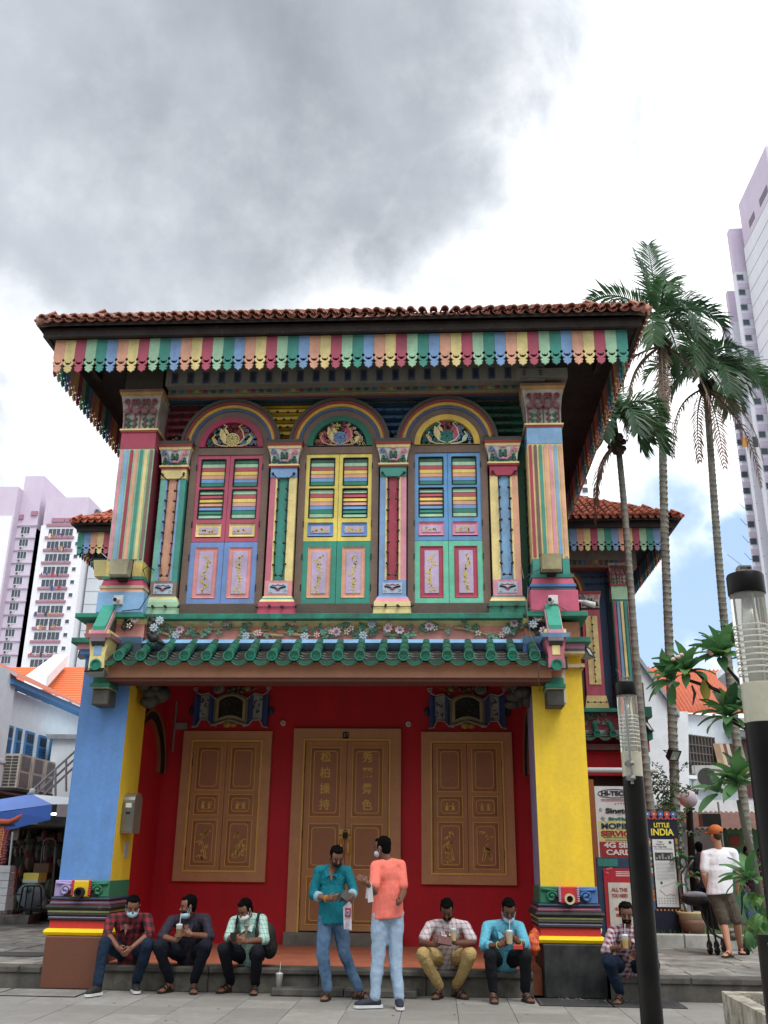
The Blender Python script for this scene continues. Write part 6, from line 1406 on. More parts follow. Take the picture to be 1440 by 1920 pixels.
# frangipani: branches with rosettes of long leaves
LW, LL = .042, .25
def leaf_mesh(m, L=LL, W_=LW):
    q = MB(m); n = 6; v = []; f = []
    for i in range(n+1):
        t = i/n; w = W_*math.sin(math.pi*min(1, t*.93+.05))**.75*(1 if t < .98 else .1); z = .03*math.sin(t*2.2)-.075*t*t
        v += [(t*L, -w, z+.012), (t*L, 0, z), (t*L, w, z+.012)]
    for i in range(n): a = i*3; f += [(a, a+1, a+4, a+3), (a+1, a+2, a+5, a+4)]
    return q.add(v, f).mesh('leaf', True)
PLM = [leaf_mesh(PLUM), leaf_mesh(PLUM), leaf_mesh(PLUM2)]
PLM_S = [leaf_mesh(PLUM, .13, .032), leaf_mesh(PLUM2, .12, .032)]
def rosette(par, c, n, s, axis=(0, 0, 1), seed=0, ms=None, el=(.12, 1.25)):
    rn = random.Random(seed); ax = Vector(axis).normalized(); Q = ax.to_track_quat('Z', 'Y')
    for k in range(n):
        a = k*2.4+rn.uniform(-.2, .2); e = el[0]+(el[1]-el[0])*(k/n)+rn.uniform(-.12, .12)
        d = Vector((math.cos(a)*math.cos(e), math.sin(a)*math.cos(e), math.sin(e)-.1)); d = Q @ d
        o = inst('leaf', (ms or PLM)[0 if rn.random() < .85 else -1], par, Vector(c)+d*.02, (0, 0, 0), (s*rn.uniform(.8, 1.12),)*3)
        up = Vector((0, 0, 1)) if abs(d.z) < .9 else Vector((0, 1, 0)); X = d.normalized(); Y_ = up.cross(X).normalized(); Z_ = X.cross(Y_); M_ = Matrix((X, Y_, Z_)).transposed(); o.rotation_euler = (M_ @ Matrix.Rotation(rn.uniform(-.5, .5), 3, 'X')).to_euler()
FB = 8.4
BRK = paint('5c5a50', rough=.8, dirt=.5, bump=.4); BRKD = paint('2a2522', rough=.8, dirt=.3)
fp = thing('frangipani_tree', tuple(PZ(1440, 1860, .3)), 'frangipani tree with long glossy leaves leaning in from the right edge', 'frangipani')
def brn(pts, r0, r1, m=BRK):
    P_ = [PW(a, b, y) for a, b, y in pts]; n = len(P_); q = MB(m); q.tube(P_, [r0+(r1-r0)*i/(n-1) for i in range(n)], 8); q.build('branch', fp, smooth=True)
brn([(1440, 1800, FB), (1428, 1690, FB), (1412, 1610, FB), (1394, 1545, FB), (1385, 1500, FB)], .036, .02)
brn([(1440, 1330, FB), (1402, 1312, FB), (1370, 1305, FB), (1335, 1290, FB), (1290, 1275, FB)], .024, .014, BRKD)
brn([(1335, 1290, FB), (1308, 1262, FB-.05), (1290, 1252, FB-.1)], .013, .010, BRKD)
brn([(1392, 1285, FB), (1372, 1262, FB), (1358, 1245, FB)], .018, .011, BRKD)
brn([(1440, 1378, FB), (1405, 1362, FB), (1368, 1345, FB)], .02, .012, BRKD)
brn([(1440, 1395, FB), (1412, 1375, FB), (1370, 1352, FB)], .015, .012, BRKD)
brn([(1430, 1700, FB), (1410, 1680, FB), (1398, 1665, FB)], .016, .01)
k = 0
for (px, py, n, s, ax, dy) in ((1288, 1262, 17, 1.25, (-.35, -.5, .75), 0), (1262, 1278, 11, 1.1, (-.9, -.4, .2), .05), (1352, 1232, 18, 1.25, (-.3, -.5, .8), 0), (1378, 1215, 12, 1.2, (0, -.4, .9), .2), (1365, 1345, 17, 1.25, (-.4, -.5, .7), 0), (1412, 1330, 10, 1.2, (.1, -.4, .9), .2), (1385, 1472, 17, 1.3, (-.2, -.3, 1), 0), (1350, 1488, 5, 1.05, (-.8, -.2, .6), .05), (1408, 1345, 8, 1., (.3, -.4, .8), -.1), (1405, 1650, 13, .95, (-.6, -.4, .6), -.1), (1425, 1195, 12, 1.2, (0, -.4, .9), .1), (1438, 1250, 10, 1.2, (.2, -.4, .7), .1)):
    k += 1; rosette(fp, PW(px, py, FB+dy), int(n*1.3), s*.92, ax, k)
rn = random.Random(8)
for k in range(34): p = PW(rn.uniform(1402, 1440), rn.uniform(1670, 1760), FB-.15+rn.uniform(-.15, .15)); o = inst('leaf', rn.choice(PLM_S), fp, p, (rn.uniform(-1, 1), rn.uniform(.3, 1.4), rn.uniform(0, 6.3)))
o = inst('leaf', leaf_mesh(paint('b3a03c', dirt=.4), .2, .045), fp, PW(1322, 1272, FB-.05), (0, 1.3, 1.5)); q = MB(paint('4a3028')); q.tube([PW(1297, 1285, FB), PW(1303, 1300, FB), PW(1299, 1322, FB)], [.008, .014, .005], 6); q.build('seed_pod', fp)
q = MB(paint('e2b8b0', dirt=.2))
for px, py in ((1272, 1232), (1278, 1228), (1328, 1222), (1333, 1226), (1262, 1236)): q.ell(PW(px, py, FB-.12), (.022, .022, .018), 7, 5)
q.build('blossom', fp, smooth=True)
# ============================================================ planting bed with kerb, pot, signs
bed = struct(thing('planting_bed', (4.6, 17.2, .26), None, None))
KW = paint('b2b4ae', rough=.8, dirt=.5, bump=.3, dcol='6d6f68')
x = 3.0; yk = 16.6
while x < 9: MB(KW).box(x, x+.9-.01, yk, yk+.16, .24, .46, c=.015).build('kerb_stone', bed); x += .9
MB(paint('4a4632', rough=.95, dirt=.8, bump=.8)).box(3.0, 9, yk+.16, 21, .2, .42).build('soil', bed)
q = MB(WEED); rn = random.Random(4)
for k in range(2600):
    x, y = rn.uniform(3.0, 8.8), yk+.18+abs(rn.gauss(0, .9)); h = rn.uniform(.04, .13); a = rn.uniform(0, 6.3); w = Vector((math.cos(a), math.sin(a), 0))*.012; b = Vector((x, y, .41)); tp = b+Vector((rn.uniform(-.05, .05), rn.uniform(-.05, .05), h)); q.add([b-w, b+w, tp], [(0, 1, 2)])
g_ = q.build('grass'); tag(g_, 'patchy short grass growing in the planting bed', 'grass', kind='stuff')
# tall banner-like information sign
SY = 17.1; sg = thing('information_sign', tuple(PW(1255, 1738, SY)), 'tall narrow sign lettered LITTLE INDIA with a white notice and patterned border', 'sign')
sx0, sz0 = PX(1233, 1742, SY); sx1 = PX(1279, 1742, SY)[0]; szt = ZZ(1524, SY, 1240); DKB = paint('151b30', rough=.5, dirt=.15)
tx0, tx1 = PX(1219, 1530, SY)[0], PX(1259, 1530, SY)[0]; cx = (sx0+sx1)/2; hw = (sx1-sx0)/2*.98; szb = .42
cx = (tx0+tx1+sx0+sx1)/4; hw = .27
MB(DKB).box(cx-hw, cx+hw, SY, SY+.12, szb, szt).build('panel', sg)
def sfrac(a): return szb+(szt-szb)*a
q = MB(paint('3f6fb0')); n = 8; y_ = SY-.006
cols = [paint('3f6fb0'), paint('c8504a'), paint('e0dcd0'), paint('d8883c')]
for k in range(5): q.m(cols[k % 2]).ring(cx-hw+.054+k*.108, szt-.02, .02, .05, y_-.004, SY, 0 if k % 2 else 0, 2*math.pi, 12); q.m(cols[1]).ring(cx-hw+.054+k*.108, szt-.11, .018, .045, y_-.004, SY, 0, math.pi, 8)
q.m(cols[2])
for k in range(5): q.ring(cx-hw+.054+k*.108, szt-.02, 0, .016, y_-.004, SY, 0, 6.283, 8)
q.build('top_ornament', sg)
text('lettering', 'LITTLE', .12, paint('e8dc50'), (cx, y_-.004, sfrac(.893)), sg, w=.26, bold=.004, h=.075)
text('lettering', 'INDIA', .2, paint('e8dc50'), (cx, y_-.004, sfrac(.833)), sg, w=.38, bold=.006, h=.11)
MB(paint('d6dad8', rough=.4, dirt=.1)).box(cx-hw*.66, cx+hw*.66, SY-.012, SY, sfrac(.22), sfrac(.775)).build('notice_board', sg)
text('lettering', 'Today\nHouse of\nTan Teng Niah', .038, paint('303438'), (cx-.05, SY-.016, sfrac(.735)), sg, depth=.001)
MB(paint('2c6650')).ring(cx+.12, sfrac(.75), 0, .025, SY-.016, SY-.012, 0, 6.283, 14).build('round_logo', sg)
q = MB(paint('3a3c40')).box(cx-.15, cx+.15, SY-.016, SY-.012, sfrac(.60), sfrac(.665)); q.m(paint('9a9c9c'))
for k in range(6): q.box(cx-.14+k*.05, cx-.11+k*.05, SY-.018, SY-.016, sfrac(.61), sfrac(.625+.03*(k % 3)/2))
q.build('old_photograph', sg)
q = MB(paint('8a8e90'))
for k in range(15): q.box(cx-.15, cx+.15-(.1 if k % 5 == 4 else 0), SY-.0145, SY-.0125, sfrac(.70-.0105*k if k < 2 else .60-.0115*k), sfrac(.70-.0105*k+.002 if k < 2 else .60-.0115*k+.002))
q.build('small_print', sg)
q = MB(paint('c8705a')); q.tube([(cx-.12, SY-.015, sfrac(.36)), (cx-.06, SY-.015, sfrac(.33)), (cx-.02, SY-.015, sfrac(.31)), (cx+.06, SY-.015, sfrac(.325)), (cx+.13, SY-.015, sfrac(.31))], .003, 4); q.tube([(cx-.1, SY-.015, sfrac(.38)), (cx+.03, SY-.015, sfrac(.40)), (cx+.13, SY-.015, sfrac(.42))], .002, 4)
q.m(paint('2c6650')).ell((cx-.08, SY-.014, sfrac(.415)), (.022, .003, .025), 8, 4); q.m(paint('5a5e60'))
for r in range(3):
    for k in range(7): q.box(cx-.15+k*.045, cx-.135+k*.045, SY-.0145, SY-.0125, sfrac(.285-.02*r), sfrac(.292-.02*r))
q.build('map', sg)
q = MB(*[paint(c) for c in ('3f6fb0', 'c8504a', 'd8883c', 'e0dcd0', '2c7a5a')]); rn = random.Random(2)
for s_ in (-1, 1):
    for k in range(26):
        q.cur = rn.randrange(5); z = sfrac(.21+k*.0225); q.ring(cx+s_*hw*.84, z, .008, .024, SY-.008, SY, 0, 6.283, 7)
for k in range(9): q.cur = 2; q.ring(cx-hw*.9+k*hw*.225, sfrac(.195), .0, .016, SY-.008, SY, 0, 6.283, 6)
q.build('patterned_border', sg)
# pot with a young frangipani
pp_ = thing('plant_pot', tuple(PW(1298, 1742, 17.0)), 'brown glazed pot with cream rim holding bare frangipani stems', 'plant pot')
c = PW(1298, 1735, 17.0); bz = .42; PR = .20
q = MB(paint('7a5846', rough=.5, dirt=.4)); q.lathe([(.13, 0), (.17, .05), (PR, .18), (PR, .24)], c.x, c.y, 20, bz); q.build('pot_body', pp_, smooth=True)
q = MB(paint('c9b78c', rough=.5, dirt=.3)); q.lathe([(PR, .24), (PR, .30), (PR+.03, .33), (PR+.03, .36), (PR-.02, .36), (PR-.03, .32)], c.x, c.y, 20, bz); q.build('pot_rim', pp_, smooth=True)
yp = 17.0
for pts in (((1290, 1718), (1280, 1690), (1272, 1660), (1276, 1630)), ((1300, 1718), (1293, 1680), (1285, 1650), (1290, 1625), (1300, 1612)), ((1276, 1640), (1288, 1622), (1283, 1600)),):
    q = MB(BRK); q.tube([PW(a, b, yp) for a, b in pts], .018, 6); q.build('stem', pp_, smooth=True)
rn = random.Random(6)
for px, py in ((1276, 1612), (1288, 1615), (1300, 1645), (1298, 1690), (1273, 1660), (1302, 1690)):
    for j in range(3): inst('leaf', PLM_S[0], pp_, PW(px, py, yp), (rn.uniform(-.6, .6), rn.uniform(-.9, .2), rn.uniform(0, 6.3)), (1.5,)*3)
# hand-painted shop boards beside the yellow column
AY = 18.3; ad = thing('shop_board', tuple(PW(1140, 1640, AY)), 'tall white shop board lettered MOBILE SERVICE and 4G SIM CARD', 'sign board')
ax0, azt = PX(1114, 1474, AY); ax1 = ax0+.74; azb = ZZ(1640, AY, 1125)
MB(paint('9a5a2c', dirt=.3)).box(ax0-.16, ax0-.01, AY-.02, AY+.1, .26, azt+.12).build('timber_frame', ad)
MB(paint('d4dad8', rough=.4, dirt=.12)).box(ax0, ax1, AY, AY+.04, azb-.9, azt).build('board', ad)
def adz(a): return azt-(azt-azb)*a
cxa = (ax0+ax1)/2; fy = AY-.004
MB(paint('a82c30')).box(ax0+.03, ax1-.02, AY-.003, AY, adz(.81), adz(.635)).build('red_band', ad); MB(paint('1c2c50')).box(ax0+.03, ax1-.02, AY-.003, AY, adz(1.02), adz(.815)).build('blue_band', ad); MB(paint('d8dc90')).box(ax0+.03, ax1-.02, AY-.003, AY, adz(.63), adz(.40)).build('pale_band', ad)
q = MB(paint('1c2440')); pts = [(cxa+math.cos(a)*.31, fy-.003, adz(.085)+math.sin(a)*.075) for a in [2*math.pi*k/32 for k in range(32)]]; q.tube(pts, .006, 4, close=True); q.build('oval_outline', ad)
for (tx, sz, col, a, w, h) in (('HI-TECH', .12, '1c2440', .085, .50, .085), ('Singtel', .14, '202428', .285, .46, .12), ('StarHub', .1, '3a7a50', .375, .38, .06), ('MOBILE', .14, '1c3468', .46, .58, .10), ('SERVICE', .14, 'a82c30', .545, .60, .10), ('4G SIM', .14, 'e4e4dc', .675, .52, .095), ('CARD', .14, 'e4e4dc', .755, .46, .095), ('EASY TOP-UP', .12, 'e0d850', .865, .62, .095), ('INDIA TO', .12, 'd8dcdc', .965, .5, .09)):
    text('lettering', tx, sz, paint(col), (cxa+(.04 if tx in ('Singtel', 'StarHub') else -.0), fy-.004, adz(a)), ad, w=w, bold=.006, h=h)
MB(paint('b04438')).box(cxa-.26, cxa+.28, fy-.004, fy, adz(.155), adz(.150)).box(cxa-.26, cxa+.28, fy-.004, fy, adz(.17), adz(.166)).build('red_script', ad)
q = MB(paint('c0392b'));
for k in range(5): q.ell((cxa+.0+.05*k, fy, adz(.205-.01*math.sin(k*.8))), (.014, .004, .012), 6, 4)
q.build('red_dots', ad)
q = MB(paint('2c6a48')); 
for k in range(5): a = math.pi/2+k*1.2566; q.prism([(cxa-.25+math.cos(a+d_)*r, adz(.375)+math.sin(a+d_)*r) for d_, r in ((-.6, .018), (0, .05), (.6, .018))], fy-.004, fy)
q.build('green_star', ad); MB(paint('a8b090')).ell((cxa-.28, fy, adz(.27)), (.03, .004, .035), 8, 5).build('bulb_logo', ad)
for k in range(2): MB(paint('44484c')).box(cxa-.27+.04*k, cxa+.27-.03*k, fy-.003, fy, adz(.592+.025*k), adz(.585+.025*k)).build('small_print', ad)
RY = 16.9; rd = thing('telecom_poster', tuple(PW(1150, 1720, RY)), 'red framed advertising stand with ALL THE... 40GB panel, half behind the near lamp post', 'poster stand')
rx0, rz1 = PX(1131, 1628, RY); rz0 = .3; rx1 = rx0+.62
MB(paint('1c3c58')).box(rx0-.10, rx1+.1, RY+.03, RY+.1, rz0, rz1+.17).build('backing', rd); MB(paint('2a7a70')).box(rx0-.08, rx0+.25, RY+.022, RY+.03, rz1+.03, rz1+.15).build('backing_picture', rd)
MB(paint('a82230')).box(rx0, rx1, RY, RY+.03, rz0, rz1).build('red_panel', rd); MB(paint('c8ccc0', rough=.5)).box(rx0+.06, rx1-.04, RY-.01, RY, rz0+.1, rz1-.22).build('pale_panel', rd)
for tx, w, z, col in (('ALL THE', .26, .33, 'a84444'), ('YOU NEED', .26, .42, 'a84444'), ('40GB', .2, .62, 'b84a40'), ('EH...', .18, rz1-rz0-.2, '203038')): text('lettering', tx, .09, paint(col), (rx0+.24, RY-.014, rz1-z), rd, w=w, h=.055, bold=.003)
MB(paint('b03c38')).box(rx0+.16, rx0+.34, RY-.014, RY-.01, rz1-.74, rz1-.69).build('price_tag', rd)
for k in range(3): MB(paint('e0c8c8')).box(rx0+.2, rx0+.5, RY-.003, RY, rz1-.06-.03*k, rz1-.045-.03*k).build('small_print', rd)
q = MB(paint('c85a60'));
for k in range(6): q.ell((rx0+.02+rn.uniform(0, .14), RY-.006, rz1-rn.uniform(.0, .08)), (.02, .004, .02), 6, 4)
q.build('flower_print', rd)
# paper notice on the far yellow column is plain (the code on it is left out)
c = PX(1208, 1592, WY-.56); nt_ = thing('paper_notice', (c[0], WY-.57, c[1]), 'white paper notice taped to the far yellow column behind the sign', 'notice'); MB(paint('d0d4d2')).box(c[0]-.16, c[0]+.16, WY-.575, WY-.556, c[1]-.24, c[1]+.24).build('sheet', nt_)
c = PX(1207, 1655, WY-.56); bw = thing('wall_creeper', (c[0], WY-.6, c[1]), 'dark twigs of ivy climbing the far yellow column', 'creeper'); q = MB(leafmat('2e3c28', '1c2418', .2)); rn = random.Random(13)
for k in range(150):
    p = Vector((c[0]+rn.gauss(0, .07), WY-.6, c[1]+rn.uniform(-.9, .9))); u = Vector((rn.uniform(-1, 1), 0, rn.uniform(-1, 1)))*.05; w = Vector((u.z, .02, -u.x))*.5; q.add([p-u, p+w, p+u, p-w], [(0, 1, 2, 3)])
q.build('leaves', bw)['kind'] = 'stuff'
tkk = thing('dark_cactus', tuple(PZ(1222, 1742, .42)), 'dark upright plant stem left of the tall sign', 'plant'); q = MB(paint('1e2420', dirt=.4)); q.tube([PW(1216, 1590, 17.6), PW(1221, 1640, 17.6), PW(1226, 1700, 17.6), PW(1228, 1752, 17.6)], [.05, .11, .12, .12], 8); q.build('stem', tkk, smooth=True)
# black bollard lamp with globe, floodlights, cameras, mailbox
gl = thing('globe_lamp', tuple(PZ(1300, 1700, .26)), 'slim black post with white globe behind the capped man', 'lamp'); yg = 22.
a, b = PW(1292, 1512, yg), PW(1303, 1640, yg); q = MB(LAMPBLK); q.tube([(a.x+.0, yg, a.z), (b.x-.05, yg, b.z), (b.x-.05, yg, .26)], .075, 10); q.tube([(a.x-.12, yg, a.z-.05), (a.x+.12, yg, a.z-.05)], .02, 6); q.build('post', gl); q = MB(paint('c4b4c0', rough=.4)); q.ell((a.x, yg, a.z+.16), .2, 14, 10); q.build('globe', gl, smooth=True)
fl3 = thing('floodlight', tuple(PW(1335, 1535, 20)), 'black floodlight box on a pole above the orange cap', 'floodlight', 'floodlights around the house'); c = PW(1334, 1538, 20); MB(BLKM).box(c.x-.2, c.x+.16, 19.9, 20.2, c.z-.12, c.z+.12).build('housing', fl3); q = MB(STEEL); q.tube([(c.x+.18, 20.05, c.z+.35), (c.x+.2, 20.05, .3)], .02, 6); q.build('pole', fl3)
GRY = paint('9aa09c', rough=.4, dirt=.4); LENS = bpy.data.materials.new('lens_glass'); LENS.use_nodes = True; b_ = LENS.node_tree.nodes['Principled BSDF']; b_.inputs['Base Color'].default_value = lin('8a9088'); b_.inputs['Roughness'].default_value = .15; b_.inputs['Metallic'].default_value = .4
def floodlight(px, py, y, w, h, tilt, yaw, label, body=GRY):
    c = PW(px, py, y); t = thing('floodlight', tuple(c), label, 'floodlight', 'floodlights around the house')
    M_ = Matrix.Translation(c) @ Matrix.Rotation(yaw, 4, 'Z') @ Matrix.Rotation(tilt, 4, 'X')
    def put(q, nm):
        me = q.mesh(nm); me.transform(M_); o = bpy.data.objects.new(nm, me); place(o, t); return o
    q = MB(body); q.add([(-w/2, -.04, -h/2), (w/2, -.04, -h/2), (w/2, -.04, h/2), (-w/2, -.04, h/2), (-w*.38, .07, -h*.35), (w*.38, .07, -h*.35), (w*.38, .07, h*.35), (-w*.38, .07, h*.35)], [(0, 1, 5, 4), (1, 2, 6, 5), (2, 3, 7, 6), (3, 0, 4, 7), (4, 5, 6, 7), (3, 2, 1, 0)]); put(q, 'housing')
    q = MB(BLACK); e = .022; q.box(-w/2, w/2, -.055, -.04, h/2-e, h/2).box(-w/2, w/2, -.055, -.04, -h/2, -h/2+e).box(-w/2, -w/2+e, -.055, -.04, -h/2+e, h/2-e).box(w/2-e, w/2, -.055, -.04, -h/2+e, h/2-e); put(q, 'bezel')
    q = MB(LENS); q.box(-w/2+e, w/2-e, -.046, -.041, -h/2+e, h/2-e); put(q, 'glass'); q = MB(paint('b8b8a8')); q.add([(-w*.25, -.048, -h*.36), (w*.25, -.048, -h*.36), (0, -.048, h*.05)], [(0, 1, 2)]); put(q, 'reflector')
    q = MB(body); q.tube([(-w*.55, 0, 0), (-w*.55, .12, .02), (w*.55, .12, .02), (w*.55, 0, 0)], .01, 5); put(q, 'bracket'); return t
floodlight(181, 1257, 12.25, .26, .15, RAD(-40), RAD(-8), 'grey floodlight on the left canopy bracket, tilted down')
floodlight(1043, 1245, 12.22, .27, .17, RAD(-6), RAD(3), 'grey floodlight on the right canopy bracket, facing forward')
floodlight(1100, 1225, 12.9, .22, .16, RAD(-25), RAD(60), 'small grey floodlight turned sideways on the right side of the yellow column')
floodlight(158, 1225, 12.9, .2, .16, RAD(-10), RAD(-80), 'thin floodlight seen edge-on at the left side of the blue column')
floodlight(1213, 1364, 20.3, .3, .22, RAD(-30), RAD(60), 'dark floodlight on the far yellow column of the rear wing', BLKM)
floodlight(1262, 1415, 18.7, .28, .22, RAD(30), RAD(40), 'black spotlight strapped to the ringed palm trunk', BLKM)
CRM = paint('a9a48a', rough=.5, dirt=.6, bump=.3)
for px, py, y, lab, m in ((228, 1066, 12.3, 'weathered cream wall lamp at the foot of the left rainbow column', CRM), (1034, 1056, 12.3, 'black-rimmed wall lamp at the foot of the right rainbow column', paint('b0a880', rough=.4, dirt=.5))):
    c = PW(px, py, y); t = thing('wall_lamp', tuple(c), lab, 'wall lamp', 'wall lamps on the rainbow columns'); w = .135
    q = MB(m); v = [(-w, -.10, -.11), (w*.8, -.10, -.11), (w, -.12, .10), (-w, -.12, .10), (-w*1.1, .02, -.13), (w, .02, -.13), (w*1.1, .02, .12), (-w*1.1, .02, .12)]
    q.add([(c.x+a, y+b, c.z+d) for a, b, d in v], [(0, 1, 2, 3), (1, 5, 6, 2), (4, 0, 3, 7), (3, 2, 6, 7), (5, 1, 0, 4), (5, 4, 7, 6)]); q.build('lens', t)
    q = MB(BLACK); q.tube([(c.x-w*1.1, y+.02, c.z+.125), (c.x+w*1.1, y+.02, c.z+.125), (c.x+w*1.05, y+.02, c.z-.13), (c.x-w*1.1, y+.02, c.z-.135)], .016, 6, close=True); q.build('rim', t); MB(BLACK).box(c.x-.06, c.x+.06, y, y+.16, c.z-.16, c.z-.10).build('mount', t)
c = PW(192, 1066, 12.9); t = thing('wall_lamp', tuple(c), 'yellow wall lamp seen from the side behind the left column', 'wall lamp', 'wall lamps on the rainbow columns'); MB(paint('d4c88c', dirt=.3)).box(c.x-.09, c.x+.09, 12.85, 13.05, c.z-.13, c.z+.11, .03, .02).build('lens', t); MB(BLACK).box(c.x-.13, c.x+.13, 12.83, 13.07, c.z+.11, c.z+.14).build('rim', t)
WP = paint('d4d6d2', rough=.4, dirt=.2)
for px, py, lab, s_ in ((222, 1125, 'white security camera on the blue pedestal of the left column', 0), (1037, 1125, 'white security camera on the pink pedestal of the right column', -.06)):
    c = PW(px, py, 12.38); t = thing('security_camera', tuple(c), lab, 'security camera', 'white security cameras'); MB(WP).box(c.x-.065, c.x+.065, 12.36, 12.42, c.z-.065, c.z+.065, c=.008).build('plate', t)
    q = MB(WP); q.tube([(c.x+s_*.3, 12.37, c.z), (c.x+s_, 12.24, c.z-.03)], [.035, .035], 12); q.build('barrel', t, smooth=True).data.set_sharp_from_angle(angle=RAD(40)); q = MB(BLACK); q.tube([(c.x+s_, 12.245, c.z-.03), (c.x+s_*1.05, 12.235, c.z-.032)], .026, 12); q.build('lens', t)
c = PW(1092, 1130, 12.9); t = thing('security_camera', tuple(c), 'white bullet camera poking out right of the pink pedestal', 'security camera', 'white security cameras'); q = MB(WP); q.tube([c+Vector((.02, 0, .01)), c+Vector((.16, -.05, -.05))], [.035, .04], 10); q.tube([c+Vector((-.12, .05, .05)), c+Vector((.02, 0, .01))], .02, 6); q.build('barrel', t, smooth=True); MB(WP).box(c.x-.15, c.x-.1, c.y, c.y+.1, c.z-.02, c.z+.12).build('plate', t)
mbx = thing('mailbox', (-4.1, 13.2, 2.0), 'stainless steel letterbox with rounded top on the inner face of the blue column', 'letterbox')
zm0, zm1 = PX(240, 1562, 13.0)[1], PX(245, 1500, 13.0)[1]
prof = [(-.17, zm0), (.17, zm0), (.17, zm1)]+[(.17*math.cos(a), zm1+.10*math.sin(a)) for a in [math.pi*k/8 for k in range(1, 8)]]+[(-.17, zm1)]
MB(paint('a8a8a0', rough=.3, metal=.75, dirt=.2)).prism([(13.12+p[0], p[1]) for p in prof], -4.195, -4.04, 'x').build('box', mbx); MB(paint('8a8a84', rough=.3, metal=.7)).box(-4.19, -4.05, 12.93, 12.95, zm0+.02, zm1-.03).build('front_flap', mbx)
MB(WP).box(-4.15, -4.07, 12.925, 12.93, zm1-.10, zm1-.04).build('name_card', mbx); MB(BLACK).box(-4.14, -4.08, 12.922, 12.93, zm1-.18, zm1-.155).build('slot', mbx)
MB(paint('c9ccc4')).box(-4.2, -4.19, 13.2, 13.35, zm0-.3, zm0-.1).build('small_notice', house)
# pigeon on the tile roll, hanging wires
bp = PW(288, 1200, 12.35); bd_ = thing('pigeon', tuple(bp), 'dark pigeon perched on the green canopy tiles at the left', 'pigeon'); q = MB(paint('1c1e22', rough=.5, dirt=.3))
q.ell(bp+Vector((0, 0, .02)), (.075, .06, .06), 10, 7); q.ell(bp+Vector((-.065, -.02, .075)), .034, 8, 6); q.tube([bp+Vector((-.04, -.01, .03)), bp+Vector((-.06, -.015, .07))], [.045, .03], 8); q.tube([bp+Vector((.05, .01, 0)), bp+Vector((.15, .02, -.06))], [.04, .018], 8); q.tube([bp+Vector((-.09, -.03, .075)), bp+Vector((-.12, -.035, .065))], [.01, .002], 5); q.build('body', bd_, smooth=True)
q = MB(paint('7a3a38')); 
for s_ in (-1, 1): q.tube([bp+Vector((s_*.02, 0, -.03)), bp+Vector((s_*.02, -.01, -.08))], .006, 4)
q.build('legs', bd_)
WIRE = paint('6c6862')
for pts, lab in ((((985, 1120, 12.36), (990, 1165, 12.3), (996, 1195, 12.25), (1012, 1222, 12.14), (1010, 1245, 12.14), (1010, 1275, 12.3), (1012, 1296, 12.5)), 'thin grey wire looping down across the canopy tiles at the right'), (((300, 1075, 12.8), (278, 1062, 12.5), (268, 1068, 12.4), (282, 1110, 12.4), (262, 1142, 12.38), (228, 1146, 12.38)), 'dark cable bundle curling beside the left pedestal'), (((975, 1050, 12.8), (982, 1085, 12.42), (1000, 1072, 12.42), (1030, 1062, 12.35)), 'cable looping from the green strip to the right wall lamp'), (((990, 1100, 12.4), (988, 1140, 12.38), (1010, 1145, 12.38), (1040, 1132, 12.34), (1062, 1145, 12.38)), 'tangle of thin wires on the pink pedestal below the camera')):
    t = thing('cable', tuple(PW(*pts[0])), lab, 'cable', 'loose cables on the house'); q = MB(BLACK if 'dark' in lab else WIRE); q.tube([PW(*p) for p in pts], .007, 5); q.build('wire', t, smooth=True)
# drinking cup on the low step
def cup(c, r0, r1, h, label, fill=None, straw=True, tilt=0):
    t = thing('drink_cup', tuple(c), label, 'cup', 'plastic drink cups'); q = MB(paint('c8ccc8', rough=.15, dirt=.1, spec=.6)); q.lathe([(r0, 0), (r1, h), (r1+.004, h+.006), (r1*.6, h+.02)], c[0], c[1], 14, c[2]); q.build('cup', t, smooth=True)
    if fill: q = MB(paint(fill, rough=.3)); q.lathe([(r0+.0015, .004), (r0+(r1-r0)*.7+.0015, h*.7)], c[0], c[1], 14, c[2]); q.build('drink', t)
    if straw: q = MB(paint('e8e8e4')); q.tube([(c[0], c[1], c[2]+h*.6), (c[0]+.01, c[1]-.01, c[2]+h+.13)], .004, 6); q.build('straw', t)
    return t
c = PZ(524, 1850, .085); cup((c[0], 12.42, .085), .033, .045, .14, 'empty clear plastic cup with straw on the low stone step')
# ============================================================ market stall on the left
sl_ = thing('market_stall', tuple(PZ(60, 1715, .3)), 'market stall under a blue canopy beyond the blue column', 'market stall')
CV = paint('3a62b4', rough=.6, dirt=.1); CV2 = paint('5c7cc4', rough=.6, dirt=.1); CW = paint('c8d2dc', dirt=.15)
pk = PW(60, 1489, 19.8)
q = MB(CV2); a, b, c = PW(-60, 1530, 18.6), PW(98, 1508, 18.4), pk; q.add([a, b, c, PW(-40, 1505, 20.5)], [(0, 1, 2, 3)]); q.build('canopy_slope', sl_)
q = MB(CV); q.add([a, b, b+Vector((.0, .0, -.28)), a+Vector((0, 0, -.36)), a.lerp(b, .5)+Vector((0, -.02, -.02)), a.lerp(b, .5)+Vector((0, .03, -.36))], [(0, 4, 5, 3), (4, 1, 2, 5)]); q.build('canopy_valance', sl_)
q = MB(CW); d = PW(160, 1498, 20.8); e = PW(160, 1508, 19); q.add([pk, b, e, d], [(0, 1, 2, 3)]); q.add([b+Vector((.1, 0, 0)), e, e+Vector((0, 0, -.25)), b+Vector((.1, 0, -.22))], [(0, 1, 2, 3)]); q.build('white_canopy', sl_)
MB(paint('aab4b8')).ell(pk+Vector((0, 0, .05)), (.07, .07, .07), 8, 5).build('finial', sl_)
MB(paint('131214')).box(-9.9, -7.0, 21.3, 21.5, .24, 2.6).build('back_curtain', sl_)
